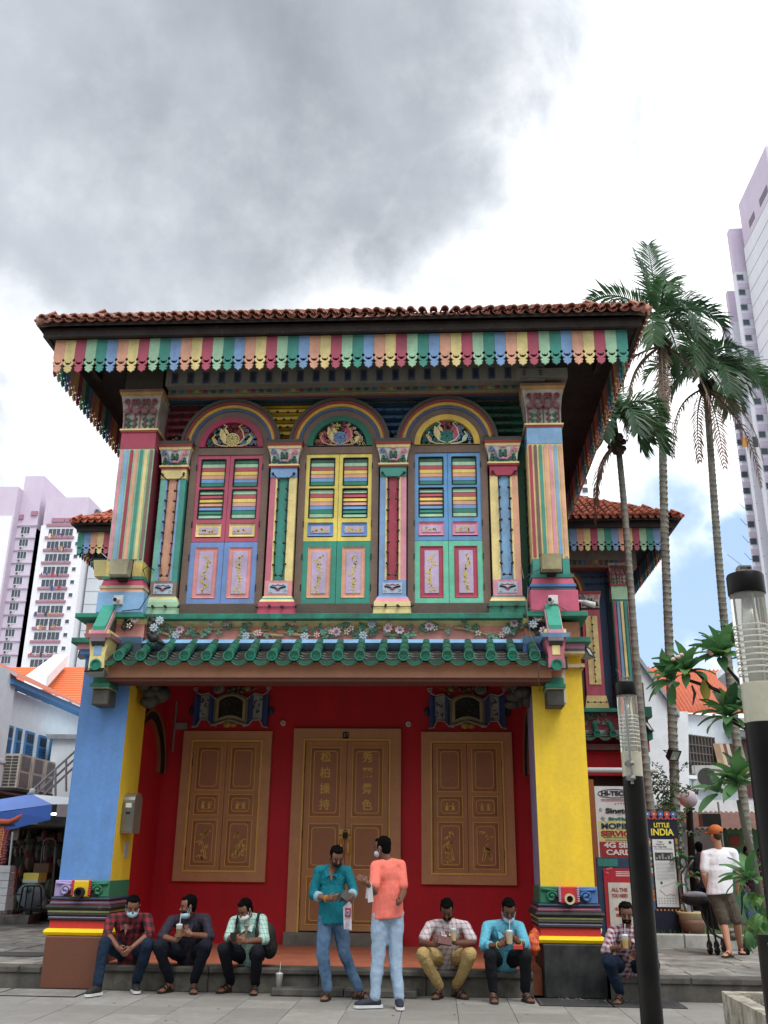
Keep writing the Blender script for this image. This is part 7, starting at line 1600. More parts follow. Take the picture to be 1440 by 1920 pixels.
MB(paint('1b1a1a')).box(-9.9, -7.0, 18.5, 21.3, 2.05, 2.08).build('inner_ceiling', sl_)
rn = random.Random(21); q = MB(*[paint(c, dirt=.3) for c in ('3a2a22', '1f2c28', '5a4030', '2a2a30', '44503a', '6a2c30', '77706a', '303848')])
for k in range(150):
    q.cur = rn.randrange(8); x, y, z = rn.uniform(-9.0, -7.0), rn.uniform(20.2, 21.2), rn.uniform(.35, 2.0); q.ell((x, y, z), (rn.uniform(.05, .16), .08, rn.uniform(.06, .25)), 7, 5)
q.build('hanging_goods', sl_)['kind'] = 'stuff'
lit = bpy.data.materials.new('tube_light'); lit.use_nodes = True; lit.node_tree.nodes['Principled BSDF'].inputs['Emission Color'].default_value = (.8, 1, .95, 1); lit.node_tree.nodes['Principled BSDF'].inputs['Emission Strength'].default_value = 2.
for px in (86, 108): a = PW(px-10, 1527, 20.5); MB(lit).box(a.x, a.x+.35, 20.5, 20.56, a.z-.01, a.z+.03).build('light_tube', sl_)
q = MB(paint('b8b4ae', metal=.3)); 
for k in range(16): x0, z0 = PX(2+k*2.6, 1532, 18.7); q.tube([(x0, 18.7, z0), (x0-.02, 18.65, z0-.42)], .009, 4)
q.build('white_rods', sl_)['kind'] = 'stuff'
q = MB(paint('c0583a')); q.tube([PW(0, 1540, 18.5), PW(18, 1541, 18.5), PW(32, 1535, 18.5), PW(44, 1527, 18.5)], .05, 7); q.build('orange_garland', sl_, smooth=True)
for k in range(9):
    q = MB(paint(rn.choice(('7a2836', 'a83a48', '8a3a60', 'c89a50', 'b04a58')), dirt=.4)); a = PW(2+k*2.2, 1548, 18.6); L = rn.uniform(.5, .9)
    for j in range(14): q.ell((a.x+rn.uniform(-.012, .012), 18.55, a.z-L*j/14), .03, 6, 4)
    q.build('garland', sl_, smooth=True)
for k in range(6):
    a = PW(8-k*.6, 1622+k*14, 18.2); MB(paint('b4b8be', dirt=.3)).box(a.x-.35, a.x+.12, 18.2-k*.03, 18.4, a.z-.13, a.z-.01).build('stacked_tray', sl_)
q = MB(paint('9aa0a4', metal=.4)); q.tube([PW(8, 1712, 18.1), PW(24, 1560, 18.4)], .02, 6); q.build('leg_pole', sl_)
tr_ = thing('hand_trolley', tuple(PZ(95, 1716, .3)), 'tall grey hand trolley standing in the dark stall', 'trolley'); q = MB(paint('77797a', metal=.5)); yy = 19.6
q.tube([PW(96, 1688, yy), PW(104, 1590, yy), PW(105, 1577, yy), PW(100, 1572, yy), PW(88, 1572, yy), PW(82, 1578, yy), PW(80, 1590, yy), PW(76, 1640, yy)], .022, 7); q.tube([PW(72, 1688, yy), PW(96, 1688, yy)], .02, 6); q.build('frame', tr_, smooth=True)
q = MB(paint('3c3e40'))
for k in range(6): q.tube([PW(86+k*3, 1578, yy), PW(84+k*3, 1608, yy)], .006, 4); q.tube([PW(83, 1580+k*5, yy), PW(104, 1580+k*5, yy)], .006, 4)
q.build('mesh_back', tr_)
bx_ = thing('yellow_carton', tuple(PW(56, 1660, 19.0)), 'yellow and green carton stacked in front of the stall', 'carton'); a, b = PW(42, 1657, 19), PW(73, 1637, 19); MB(paint('d4c85a', dirt=.2)).box(a.x, b.x, 19, 19.4, a.z+.08, b.z).build('carton', bx_); MB(paint('c8d0b8')).box(a.x, b.x, 18.995, 19.39, a.z+.02, a.z+.08).build('label_band', bx_); MB(paint('2a5a34')).box(a.x, b.x, 18.99, 19.4, a.z-.03, a.z+.02).build('green_base', bx_)
cb = thing('cardboard_box', tuple(PW(76, 1632, 19.5)), 'brown cardboard box behind the yellow carton', 'box'); a, b = PW(62, 1636, 19.5), PW(92, 1619, 19.5); MB(paint('6d5444', dirt=.3)).box(a.x, b.x, 19.5, 19.8, a.z, b.z).build('carton', cb)
ck = thing('black_cart', tuple(PZ(60, 1712, .3)), 'black wire cart holding a grey bag below the yellow carton', 'cart'); q = MB(BLKM); yy = 18.8
q.tube([PW(34, 1708, yy), PW(43, 1664, yy), PW(48, 1661, yy), PW(74, 1661, yy), PW(77, 1665, yy), PW(77, 1700, yy)], .02, 6)
for px in (52, 64): q.tube([PW(px, 1662, yy), PW(px-6, 1706, yy)], .014, 6)
q.tube([PW(16, 1677, yy), PW(40, 1677, yy)], .016, 6); q.tube([PW(30, 1706, yy), PW(78, 1702, yy)], .014, 6); q.build('frame', ck)
gb = thing('grey_bag', tuple(PW(58, 1695, 19)), 'stuffed grey plastic bag inside the black cart', 'bag'); q = MB(paint('6a7684', dirt=.4)); c = PW(58, 1678, 19.05); q.ell(c, (.28, .16, .24), 12, 8); q.m(paint('2c5a50')).ell(c+Vector((.0, -.08, .08)), (.09, .1, .07), 8, 5); q.build('sack', gb, smooth=True)
for px, py, col, lab in ((24, 1640, '8a2c34', 'small red packet hanging left of the yellow carton'), (20, 1662, 'b03c3c', 'red and white drink carton low at the stall edge')):
    c = PW(px, py, 18.9); t = thing('red_packet', tuple(c), lab, 'packet'); MB(paint(col)).box(c.x-.07, c.x+.06, 18.9, 19, c.z-.12, c.z+.12).build('packet_body', t); MB(WHITE).box(c.x-.04, c.x+.03, 18.895, 18.9, c.z-.03, c.z+.04).build('packet_label', t)
stp = struct(thing('side_step', (-7.5, 17.5, .24), None, None)); x = -12.
pa, pbb, pc = PZ(-40, 1733, .24), PZ(52, 1733, .24), PZ(88, 1722, .24)
q = MB(SLT[2]); poly = [(pa.x, pa.y), (pbb.x, pbb.y), (pc.x, pc.y), (pc.x+1.5, 22.6), (pa.x-1, 22.6)]; q.prism(poly, .2, .40, 'z'); q.build('stone_platform', stp)
# ============================================================ people
TS = bpy.data.scenes.new('workshop')
def remesh(mb, vox, smooth_it=2, name='m', mat=None, subs=None):
    me = mb.mesh('tmp'); o = bpy.data.objects.new('tmp', me); TS.collection.objects.link(o)
    r = o.modifiers.new('r', 'REMESH'); r.mode = 'VOXEL'; r.voxel_size = vox; r.use_smooth_shade = True
    s = o.modifiers.new('s', 'SMOOTH'); s.factor = .5; s.iterations = smooth_it
    with bpy.context.temp_override(scene=TS, view_layer=TS.view_layers[0]):
        dg = bpy.context.evaluated_depsgraph_get(); out = bpy.data.meshes.new_from_object(o.evaluated_get(dg)); bpy.data.objects.remove(o); out.materials.clear()
    if mat: out.materials.append(mat)
    out.polygons.foreach_set('use_smooth', [True]*len(out.polygons)); return out
def wrinkle(me, fn):
    n = len(me.vertices); co = [Vector(v.co) for v in me.vertices]; no = [Vector(v.normal) for v in me.vertices]; out = []
    for c, d in zip(co, no): out += list(c+d*fn(c))
    me.vertices.foreach_set('co', out); me.update()
def cap_(q, a, b, ra, rb, n=10):
    a, b = Vector(a), Vector(b); q.tube([a, b], [ra, rb], n); q.ell(a, ra, 10, 6); q.ell(b, rb, 10, 6)
def chain(q, pts, rs):
    for i in range(len(pts)-1): cap_(q, pts[i], pts[i+1], rs[i], rs[i+1])
def skinmat(h): return paint(h, rough=.5, dirt=.15, bump=.08, dcol='2a1a14', spec=.35)
SK1 = skinmat('7a5240'); SK2 = skinmat('6c4838'); SK3 = skinmat('c08f74')
HAIR = paint('070606', rough=.9, dirt=.0, bump=.6, spec=.08)
def checks(base, line, line2=None, sx=.035, w=.35, mixf=.6, cross=True):
    m = bpy.data.materials.new('check_'+base); m.use_nodes = True; nt = m.node_tree; N = nt.nodes; L = nt.links; b = N['Principled BSDF']; b.inputs['Roughness'].default_value = .85
    g = N.new('ShaderNodeNewGeometry'); se = N.new('ShaderNodeSeparateXYZ'); wp = N.new('ShaderNodeTexNoise'); wp.inputs['Scale'].default_value = 5; va = N.new('ShaderNodeVectorMath'); va.operation = 'MULTIPLY_ADD'
    L.new(g.outputs['Position'], wp.inputs['Vector']); L.new(wp.outputs['Color'], va.inputs[0]); va.inputs[1].default_value = (.06, .06, .06); L.new(g.outputs['Position'], va.inputs[2]); L.new(va.outputs[0], se.inputs[0])
    def M(op, a, b_=None):
        n = N.new('ShaderNodeMath'); n.operation = op
        for i, v in enumerate((a, b_)):
            if v is None: continue
            if isinstance(v, (int, float)): n.inputs[i].default_value = v
            else: L.new(v, n.inputs[i])
        return n.outputs[0]
    xx = M('ADD', se.outputs[0], M('MULTIPLY', se.outputs[1], .7))
    fx = M('LESS_THAN', M('FRACT', M('DIVIDE', xx, sx)), w); fz = M('LESS_THAN', M('FRACT', M('DIVIDE', se.outputs[2], sx)), w)
    s = M('MULTIPLY', M('ADD', fx, fz), mixf)
    mi = N.new('ShaderNodeMix'); mi.data_type = 'RGBA'; mi.clamp_factor = True; L.new(s, mi.inputs[0]); mi.inputs[6].default_value = lin(base); mi.inputs[7].default_value = lin(line); L.new(mi.outputs[2], b.inputs['Base Color'])
    bp = N.new('ShaderNodeBump'); bp.inputs['Strength'].default_value = .5; bp.inputs['Distance'].default_value = .02; n2 = N.new('ShaderNodeTexNoise'); n2.inputs['Scale'].default_value = 14; n2.inputs['Distortion'].default_value = 1.5; L.new(g.outputs['Position'], n2.inputs['Vector']); L.new(n2.outputs[0], bp.inputs['Height']); L.new(bp.outputs[0], b.inputs['Normal']); return m
def cloth(h, fold=.55, rough=.85, d='30343c', dirt=.2):
    m = paint(h, rough=rough, dirt=dirt, bump=.0, dcol=d, spec=.15).copy(); nt = m.node_tree; N = nt.nodes; L = nt.links; b = N['Principled BSDF']; g = N.new('ShaderNodeNewGeometry')
    st = N.new('ShaderNodeMapping'); st.inputs['Scale'].default_value = (1.4, 1.4, .8); L.new(g.outputs['Position'], st.inputs[0])
    n2 = N.new('ShaderNodeTexNoise'); n2.inputs['Scale'].default_value = 9; n2.inputs['Distortion'].default_value = 2.2; n2.inputs['Detail'].default_value = 2; L.new(st.outputs[0], n2.inputs['Vector'])
    bp = N.new('ShaderNodeBump'); bp.inputs['Strength'].default_value = fold; bp.inputs['Distance'].default_value = .05; L.new(n2.outputs[0], bp.inputs['Height']); L.new(bp.outputs[0], b.inputs['Normal']); return m
DENIM = cloth('141f30', .5, d='2c4058', dirt=.5); DENIM2 = cloth('34506e', .3, d='7a96b4', dirt=.55); DENIM3 = cloth('93a9c0', .25, d='a8bacc', dirt=.25); BLKT = cloth('15161a', .4); KHAKI = cloth('b39a68', .5, d='8a7448'); SHORT = cloth('5f574c', .5)
def hand(q, w, d, side, palm_n, curl=.6, s=1.):
    # w: wrist; d: direction of the hand; side: towards the thumb; palm_n: out of the palm
    d = d.normalized(); side = (side-d*side.dot(d)).normalized(); pn = palm_n-d*palm_n.dot(d)-side*palm_n.dot(side)
    pn = pn.normalized() if pn.length > .05 else d.cross(side)
    c = w+d*.045*s
    for t in (-.028, -.010, .010, .027): chain(q, [w+side*t*.7*s, w+side*t*s+d*.085*s], [.015*s, .0125*s])
    q.ell(c, (.028*s,)*3, 8, 6)
    for t, L in ((.029, .070), (.010, .080), (-.010, .074), (-.028, .058)):
        p = w+d*.085*s+side*t*s; a = curl; pts = [p]; dd = d
        for k, f in enumerate((.42, .32, .26)):
            dd = (d*math.cos(a*(k+.6))+pn*math.sin(a*(k+.6))).normalized(); pts.append(pts[-1]+dd*L*f*s)
        chain(q, pts, [.0098*s, .0092*s, .0085*s, .0072*s])
    tp = w+side*.028*s+d*.02*s; chain(q, [tp, tp+(side*.6+d*.6+pn*.3).normalized()*.035*s, tp+(side*.35+d*.9+pn*.6).normalized()*.062*s], [.0125*s, .011*s, .009*s])
def person(label, J, sk, shirt, pants, hair=HAIR, group=None, sleeve='long', shoes='sandal', mask=None, face=(0, -1, 0), tilt=0., scale=1., tuck=False, collar=True, curl=.7, shorts=False, undershirt=None, shoem=None, bulk=1., hem=.10, beard=False, cuffm=None, cap=None, dz=0):
    g = {k: (Vector(v) if not isinstance(v, Vector) else v) for k, v in J.items()}
    base = (g['aL']+g['aR'])/2; t = thing('person', (base.x, base.y, min(g['aL'].z, g['aR'].z)-.08), label, 'person', group)
    hc = g['head']; fd = Vector(face).normalized(); sd_ = fd.cross(Vector((0, 0, 1))).normalized(); up = sd_.cross(fd).normalized(); S = scale
    neck = (g['sL']+g['sR'])/2+Vector((0, 0, .035)); 
    R3 = Matrix((sd_, fd, up)).transposed()
    # ---- body: head, neck, arms, hands (and feet or legs where bare), one surface
    q = MB()
    q.ell(hc+up*.018*S, (.074*S, .090*S, .098*S), 14, 10, R3)
    q.ell(hc+fd*.026*S-up*.045*S, (.056*S, .060*S, .062*S), 12, 8, R3); q.ell(hc+fd*.060*S-up*.088*S, (.026*S, .022*S, .020*S), 8, 6, R3)
    q.ell(hc+fd*.062*S+up*.012*S, (.052*S, .026*S, .022*S), 8, 6, R3)   # brow
    q.tube([hc+fd*.082*S+up*.006*S, hc+fd*.104*S-up*.030*S, hc+fd*.09*S-up*.038*S], [.008*S, .014*S, .012*S], 6); q.ell(hc+fd*.098*S-up*.031*S, (.018*S, .013*S, .011*S), 8, 6, R3)
    q.ell(hc+fd*.084*S-up*.060*S, (.024*S, .012*S, .009*S), 8, 5, R3)
    for s_ in (-1, 1): q.ell(hc+sd_*s_*.076*S-fd*.004*S-up*.008*S, (.010*S, .020*S, .030*S), 8, 6, R3); q.ell(hc+fd*.062*S+sd_*s_*.036*S-up*.028*S, (.022*S, .022*S, .02*S), 8, 5, R3)
    chain(q, [hc-fd*.018*S-up*.05*S, neck-Vector((0, 0, .02)), (g['sL']+g['sR'])/2-Vector((0, 0, .05))], [.054*S, .058*S, .07*S])
    midb = (g['sL']+g['sR'])/2; chain(q, [midb-Vector((0, 0, .06)), g['hip']], [.085, .09]); chain(q, [g['sL'], midb-Vector((0, 0, .03)), g['sR']], [.045, .07, .045])
    sn0 = (g['sR']-g['sL']).normalized()
    for k, s_ in (('L', -1), ('R', 1)): hh_ = g['hip']+sn0*s_*.085; chain(q, [g['hip'], hh_], [.07, .065]); chain(q, [hh_, hh_.lerp(g['k'+k], .55), g['k'+k], g['k'+k].lerp(g['a'+k], .45), g['a'+k]], [.065, .055, .045, .042, .034])
    for k in 'LR':
        s, e, w = g['s'+k], g['e'+k], g['w'+k]; chain(q, [s, e, e.lerp(w, .35), w], [.046, .040*bulk, .041*bulk, .026])
        hd = g.get('h'+k, w+(w-e)); dirh = (hd-w)
        other = g['w'+('R' if k == 'L' else 'L')]
        tow = Vector(J.get('t'+k, Vector((0, 0, 1)))); pn = Vector(J.get('p'+k, Vector((0, -.3, -.5))))
        hand(q, w, dirh, tow, pn, J.get('c'+k, curl), .98)
    for k in 'LR':
        a, toe = g['a'+k], g['f'+k]; kn = g['k'+k]
        if shorts: chain(q, [(g['hip']+sn0*(-.085 if k == 'L' else .085)).lerp(kn, .6), kn, kn.lerp(a, .3), a], [.066, .055, .056, .034])
        else: chain(q, [kn.lerp(a, .7), a], [.036, .032])
        if shoes in ('sandal', 'flip'):
            fdv = (toe-a); fdv.z = 0; L = fdv.length; fdn = fdv.normalized(); sn = Vector((fdn.y, -fdn.x, 0)); z0 = toe.z
            heel = Vector((a.x, a.y, z0+.018))-fdn*.035
            chain(q, [a, heel+Vector((0, 0, .012))], [.034, .028]); chain(q, [a+fdn*.02-Vector((0, 0, .02)), Vector((a.x, a.y, z0+.028))+fdn*L*.6, Vector((toe.x, toe.y, z0+.018))], [.032, .030, .022])
            for j, o in enumerate((-.034, -.016, 0, .016, .032)):
                st = Vector((a.x, a.y, z0+.022))+fdn*L*.72+sn*o; ln = (.052, .055, .052, .047, .040)[j if k == 'R' else 4-j]; cap_(q, st, st+fdn*ln-Vector((0, 0, .008)), .013, .010, 8)
    o = bpy.data.objects.new('body', remesh(q, .0068, 1, 'body', sk)); place(o, t)
    # ---- eyes and brows
    q = MB(BLACK)
    for s_ in (-1, 1):
        q.ell(hc+fd*.083*S+sd_*s_*.030*S-up*.002*S, (.013*S, .006*S, .005*S), 8, 5, R3); q.tube([hc+fd*.088*S+sd_*s_*.014*S+up*.018*S, hc+fd*.084*S+sd_*s_*.034*S+up*.023*S, hc+fd*.07*S+sd_*s_*.05*S+up*.017*S], .0045*S, 5)
    q.build('eyes', t)
    # ---- hair
    if hair:
        q = MB(); q.ell(hc-fd*.027*S+up*.045*S, (.083*S, .088*S, .083*S), 14, 9, R3); q.ell(hc-fd*.045*S+up*.0*S, (.074*S, .060*S, .088*S), 12, 8, R3); q.ell(hc+fd*.040*S+up*.092*S, (.056*S, .040*S, .024*S), 10, 6, R3)
        rn_ = random.Random(len(label))
        for k in range(46): a = rn_.uniform(0, 6.28); e = rn_.uniform(.35, 1.5); dd = R3 @ Vector((math.cos(a)*math.cos(e)*.078, math.sin(a)*math.cos(e)*.082-.024, .046+math.sin(e)*.078)); q.ell(hc+dd*S, rn_.uniform(.010, .018)*S, 6, 4)
        for s_ in (-1, 1): q.ell(hc+sd_*s_*.070*S+fd*.012*S+up*.018*S, (.012*S, .022*S, .038*S), 8, 6, R3)
        o = bpy.data.objects.new('hair', remesh(q, .008, 1, 'hair', hair)); place(o, t)
    if beard:
        q = MB(); q.ell(hc+fd*.036*S-up*.066*S, (.058*S, .054*S, .045*S), 12, 8, R3); q.ell(hc+fd*.092*S-up*.047*S, (.026*S, .008*S, .006*S), 8, 5, R3); o = bpy.data.objects.new('beard', remesh(q, .008, 1, 'beard', HAIR)); place(o, t)
    if mask:
        mc, low = mask; m_ = paint(mc, rough=.8, dirt=.05, bump=.05); q = MB(); dz_ = -.052-low
        q.ell(hc+fd*(.050-.012*(low > .03))*S+up*dz_*S, (.066*S, .058*S, .047*S), 14, 8, R3); q.ell(hc+fd*(.085-.012*(low > .03))*S+up*(dz_-.004)*S, (.034*S, .028*S, .034*S), 10, 6, R3)
        o = bpy.data.objects.new('face_mask', remesh(q, .007, 1, 'mask', m_)); place(o, t)
        q = MB(m_)
        for s_ in (-1, 1): q.tube([hc+sd_*s_*.062*S+fd*.04*S+up*(dz_+.02)*S, hc+sd_*s_*.084*S-fd*.01*S+up*.018*S], .0028, 4); q.tube([hc+sd_*s_*.062*S+fd*.035*S+up*(dz_-.02)*S, hc+sd_*s_*.084*S-fd*.012*S-up*.028*S], .0028, 4)
        q.build('mask_loops', t)
    # ---- shirt
    q = MB(); sh = (g['sR']-g['sL']); mid = (g['sL']+g['sR'])/2; hip = g['hip']; sh_n = sh.normalized(); ax = (mid-hip); fw = sh_n.cross(ax.normalized()).normalized()
    if fw.dot(Vector((fd.x, fd.y, 0))) < 0: fw = -fw
    hw = sh.length/2*bulk*.94
    def slab(c, rx, ry, rz):
        R_ = Matrix((sh_n, fw, ax.normalized())).transposed(); q.ell(c, (rx, ry, rz), 14, 9, R_)
    slab(hip.lerp(mid, .80), hw*.92, .118*bulk, .19); slab(hip.lerp(mid, .58), hw*.90, .125*bulk, .20); slab(hip.lerp(mid, .30), hw*.86, .125*bulk, .20)
    if not tuck:
        R_ = Matrix((sh_n, fw, ax.normalized())).transposed(); lv = []; a_n = ax.normalized(); rx = max(hw*.92, .180*bulk) if hem < .06 else hw*.88
        for (u, kx, ky) in ((-hem, rx, .152*bulk), (.02, rx*.99, .146*bulk), (ax.length*.35, rx*.95, .134*bulk), (ax.length*.6, hw*.93, .128*bulk)):
            lv.append([hip+a_n*u+sh_n*(kx*math.cos(b))+fw*(ky*math.sin(b)) for b in [2*math.pi*i/16 for i in range(16)]])
        vv = [p for l in lv for p in l]; ff = [(i*16+j, i*16+(j+1) % 16, (i+1)*16+(j+1) % 16, (i+1)*16+j) for i in range(3) for j in range(16)]+[tuple(range(16))[::-1], tuple(range(48, 64))]
        q.add(vv, ff)
    chain(q, [g['sL'], mid+Vector((0, 0, .02)), g['sR']], [.066, .075, .066])
    if undershirt != 'nocollar' : chain(q, [neck-Vector((0, 0, .035)), neck+Vector((0, 0, -.005))], [.075, .064])
    for k in 'LR':
        s, e, w = g['s'+k], g['e'+k], g['w'+k]
        if sleeve == 'long': chain(q, [s, e, e.lerp(w, .30)], [.066, .055, .050])
        elif sleeve == 'roll': chain(q, [s, e, e.lerp(w, .12)], [.066, .057, .052])
        elif sleeve == 'half': chain(q, [s, s.lerp(e, .74)], [.067, .068])
        elif sleeve == 'full': chain(q, [s, e, e.lerp(w, .85)], [.071, .060, .044])
    me = remesh(q, .011, 3, 'shirt', shirt); 
    wrinkle(me, lambda c: mnoise.noise(Vector((c.x*7, c.y*7, c.z*5)))*.010+mnoise.noise(Vector((c.x*16+3, c.y*16, c.z*11)))*.004)
    o = bpy.data.objects.new('shirt', me); place(o, t)
    if collar:
        q = MB(shirt)
        for s_ in (-1, 1):
            a = neck+Vector((0, 0, .030))+sh_n*s_*.060-fw*.02; b = neck+fw*.118+sh_n*s_*.012-Vector((0, 0, .070)); c = neck+fw*.128+sh_n*s_*.066-Vector((0, 0, .090)); d = neck+fw*.05+sh_n*s_*.092-Vector((0, 0, .010)); q.add([a, b, c, d, a+fw*.006, b+fw*.008, c+fw*.01, d+Vector((0, 0, .008))], [(0, 1, 2, 3), (7, 6, 5, 4), (0, 4, 5, 1), (1, 5, 6, 2), (2, 6, 7, 3), (3, 7, 4, 0)])
        q.tube([neck-fw*.055+Vector((0, 0, .02))]+[neck+(-fw*math.cos(a)+sh_n*math.sin(a))*.062+Vector((0, 0, .016)) for a in (-1.6, -.8, 0, .8, 1.6)][0:0]+[neck-fw*.06+Vector((0, 0, .012))], .004, 4); q.build('collar', t)
        q = MB(sk); q.add([neck+fw*.070-sh_n*.050+Vector((0, 0, .015)), neck+fw*.070+sh_n*.050+Vector((0, 0, .015)), neck+fw*.122+sh_n*.022-Vector((0, 0, .075)), neck+fw*.134-Vector((0, 0, .135)), neck+fw*.122-sh_n*.022-Vector((0, 0, .075))], [(0, 1, 2, 3, 4)]); q.build('open_neck', t)
    for k in 'LR':
        if sleeve in ('long', 'roll'):
            e, w = g['e'+k], g['w'+k]; tt = .30 if sleeve == 'long' else .12; q = MB(cuffm or shirt); p = e.lerp(w, tt); d = (w-e).normalized(); q.tube([p-d*.012, p+d*.042], [.060, .056], 14); q.build('cuff', t, smooth=True)
    # ---- trousers
    q = MB(); hl = hip-sh_n*.085; hr = hip+sh_n*.085; q.ell(hip, (.165*bulk, .13, .12), 12, 8)
    for k, h_ in (('L', hl), ('R', hr)):
        kn, a = g['k'+k], g['a'+k]
        if shorts: chain(q, [h_, h_.lerp(kn, .5), kn+Vector((0, 0, .03))], [.105, .098, .092])
        else:
            chain(q, [h_, h_.lerp(kn, .55), kn], [.108, .092, .078]); chain(q, [kn, kn.lerp(a, .45), a+Vector((0, 0, .03))], [.077, .068, .058])
    me = remesh(q, .011, 3, 'trousers', pants)
    wrinkle(me, lambda c: mnoise.noise(Vector((c.x*8, c.y*8, c.z*7)))*.010+mnoise.noise(Vector((c.x*18+3, c.y*18, c.z*16)))*.006)
    o = bpy.data.objects.new('shorts' if shorts else 'trousers', me); place(o, t)
    # ---- shoes
    SH = shoem or paint('1a1614', rough=.6)
    for k in 'LR':
        a, toe = g['a'+k], g['f'+k]; fdv = (toe-a); fdv.z = 0; L = fdv.length; fdn = fdv.normalized() if L > .001 else Vector((0, -1, 0)); sn = Vector((fdn.y, -fdn.x, 0)); z0 = toe.z; A = Vector((a.x, a.y, z0))
        if shoes == 'trainer':
            q = MB(); chain(q, [a, A-fdn*.03+Vector((0, 0, .05))], [.045, .045]); chain(q, [A-fdn*.03+Vector((0, 0, .05)), A+fdn*.06+Vector((0, 0, .055)), A+fdn*L*.8+Vector((0, 0, .038)), A+fdn*L*.98+Vector((0, 0, .035))], [.044, .046, .042, .032]); o = bpy.data.objects.new('shoe', remesh(q, .009, 2, 'shoe', SH)); place(o, t)
            q = MB(paint('d8dadc', rough=.5, dirt=.15)); n = 8; out = []
            for (u, w) in ((-.09, .02), (-.07, .038), (0, .042), (.5*L, .044), (.8*L, .05), (L*1.0+.01, .035), (L*1.0+.03, .0)): out.append((u, w))
            pts = [A+fdn*u+sn*w for u, w in out]+[A+fdn*u-sn*w for u, w in out[::-1]]; q.prism([(p.x, p.y) for p in pts], z0-.0, z0+.028, 'z'); q.build('sole', t)
        else:
            q = MB(SH); out = [(-.075, .0), (-.065, .028), (0, .036), (L*.5, .038), (L*.85, .048), (L*1.0+.0, .042), (L+.04, .018)]
            pts = [A+fdn*u+sn*w for u, w in out]+[A+fdn*u-sn*w for u, w in out[::-1]]; q.prism([(p.x, p.y) for p in pts], z0-.006, z0+.012, 'z'); q.build('sandal_sole', t)
            q = MB(SH)
            if shoes == 'flip':
                for s_ in (-1, 1): q.tube([A+fdn*L*.9+Vector((0, 0, .03)), A+fdn*L*.6+sn*s_*.03+Vector((0, 0, .062)), A+fdn*L*.35+sn*s_*.044+Vector((0, 0, .01))], .007, 5)
            else:
                for u, h_, w in ((L*.72, .052, .042), (L*.42, .068, .040)): q.tube([A+fdn*u+sn*w*math.cos(b)*1.05+Vector((0, 0, .012+h_*math.sin(b)*.95)) for b in [math.pi*i/8 for i in range(9)]], .011, 6)
                q.tube([A+sn*.038+fdn*.03+Vector((0, 0, .03)), A-fdn*.065+Vector((0, 0, .055)), A-sn*.038+fdn*.03+Vector((0, 0, .03))], .009, 6)
            q.build('strap', t)
    return t, g, (hc, fd, sd_, up, neck, fw, sh_n)
def V(px, py, y): return PW(px, py, y)
def foot(px, py, z=.012): return PZ(px, py, z)
SITG = 'men sitting on the step in front of the house'
def sitter(label, head, sL, sR, eL, eR, wL, wR, kL, kR, aL, aR, fL, fR, y0=12.45, **kw):
    # positions are (spot across the view, depth offset); hips rest on the step
    seat = kw.pop('seat', .28)
    J = {}
    J['head'] = V(*head[:2], y0-.10+(head[2] if len(head) > 2 else 0))
    J['sL'] = V(*sL, y0+.02); J['sR'] = V(*sR, y0+.02)
    fLp, fRp = foot(*fL), foot(*fR); J['fL'], J['fR'] = fLp, fRp
    J['aL'] = V(*aL, fLp.y+.13); J['aR'] = V(*aR, fRp.y+.13)
    for k in 'LR': J['a'+k].z = max(.075, min(.11, J['a'+k].z))
    hx = (J['sL'].x+J['sR'].x)/2+kw.pop('hipdx', 0.); J['hip'] = Vector((hx, y0+.26, seat+.125))
    J['kL'] = V(*kL, y0-.33); J['kR'] = V(*kR, y0-.33)
    J['eL'] = V(*eL, y0+kw.pop('eLy', -.12)); J['eR'] = V(*eR, y0+kw.pop('eRy', -.12)); hy = kw.pop('hy', -.34); J['wL'] = V(*wL, y0+hy); J['wR'] = V(*wR, y0+hy)
    for k in ('hL', 'hR', 'tL', 'tR', 'pL', 'pR', 'cL', 'cR'):
        if k in kw: v = kw.pop(k); J[k] = v if k[0] in 'tpc' else V(*v)
    # stretch sanity: keep the upper arms near their length
    return person(label, J, **kw)
R_CHK = checks('7e1c28', '16121a', sx=.085, w=.5, mixf=.55); N_CHK = checks('141826', '2e2030', sx=.06, w=.5, mixf=.5); M_CHK = checks('a8c8bc', '5c7c80', sx=.05, w=.16, mixf=.55); W_CHK = checks('c8bcc0', '6e5f68', sx=.06, w=.3, mixf=.4); P_CHK = checks('b8aeb6', '6a2436', sx=.055, w=.5, mixf=.55)
LBM = '9cc0d0'
P1 = sitter('man in red and black checked shirt sitting leftmost, jeans and black trainers', (249, 1700), (209, 1724), (276, 1722), (200, 1750), (282, 1750), (222, 1778), (246, 1778), (196, 1769), (278, 1771), (182, 1846), (254, 1846), (163, 1869), (257, 1863), sk=SK1, shirt=R_CHK, pants=DENIM, group=SITG, shoes='trainer', mask=(LBM, .012), face=(.35, -.85, -.35), shoem=paint('15161a', rough=.6), sleeve='roll', hL=(236, 1788, 12.05), hR=(234, 1790, 12.02), tL=(0, -.3, 1), tR=(0, -.3, 1), pL=(.5, .5, -.3), pR=(-.5, .5, -.3))
P2 = sitter('man in dark navy checked shirt turning left with a drink cup, mask on chin', (353, 1699), (322, 1726), (386, 1723), (303, 1757), (395, 1757), (330, 1763), (358, 1752), (297, 1772), (386, 1773), (318, 1842), (364, 1842), (301, 1861), (363, 1863), sk=SK1, shirt=N_CHK, pants=cloth('161a26', .4), group=SITG, mask=(LBM, .045), face=(-.85, -.5, -.12), beard=True, hL=(338, 1752, 12.1), hR=(342, 1748, 12.1), tL=(0, 0, 1), tR=(-.2, 0, 1), pL=(.5, .4, 0), pR=(-.5, .4, 0), sleeve='roll')
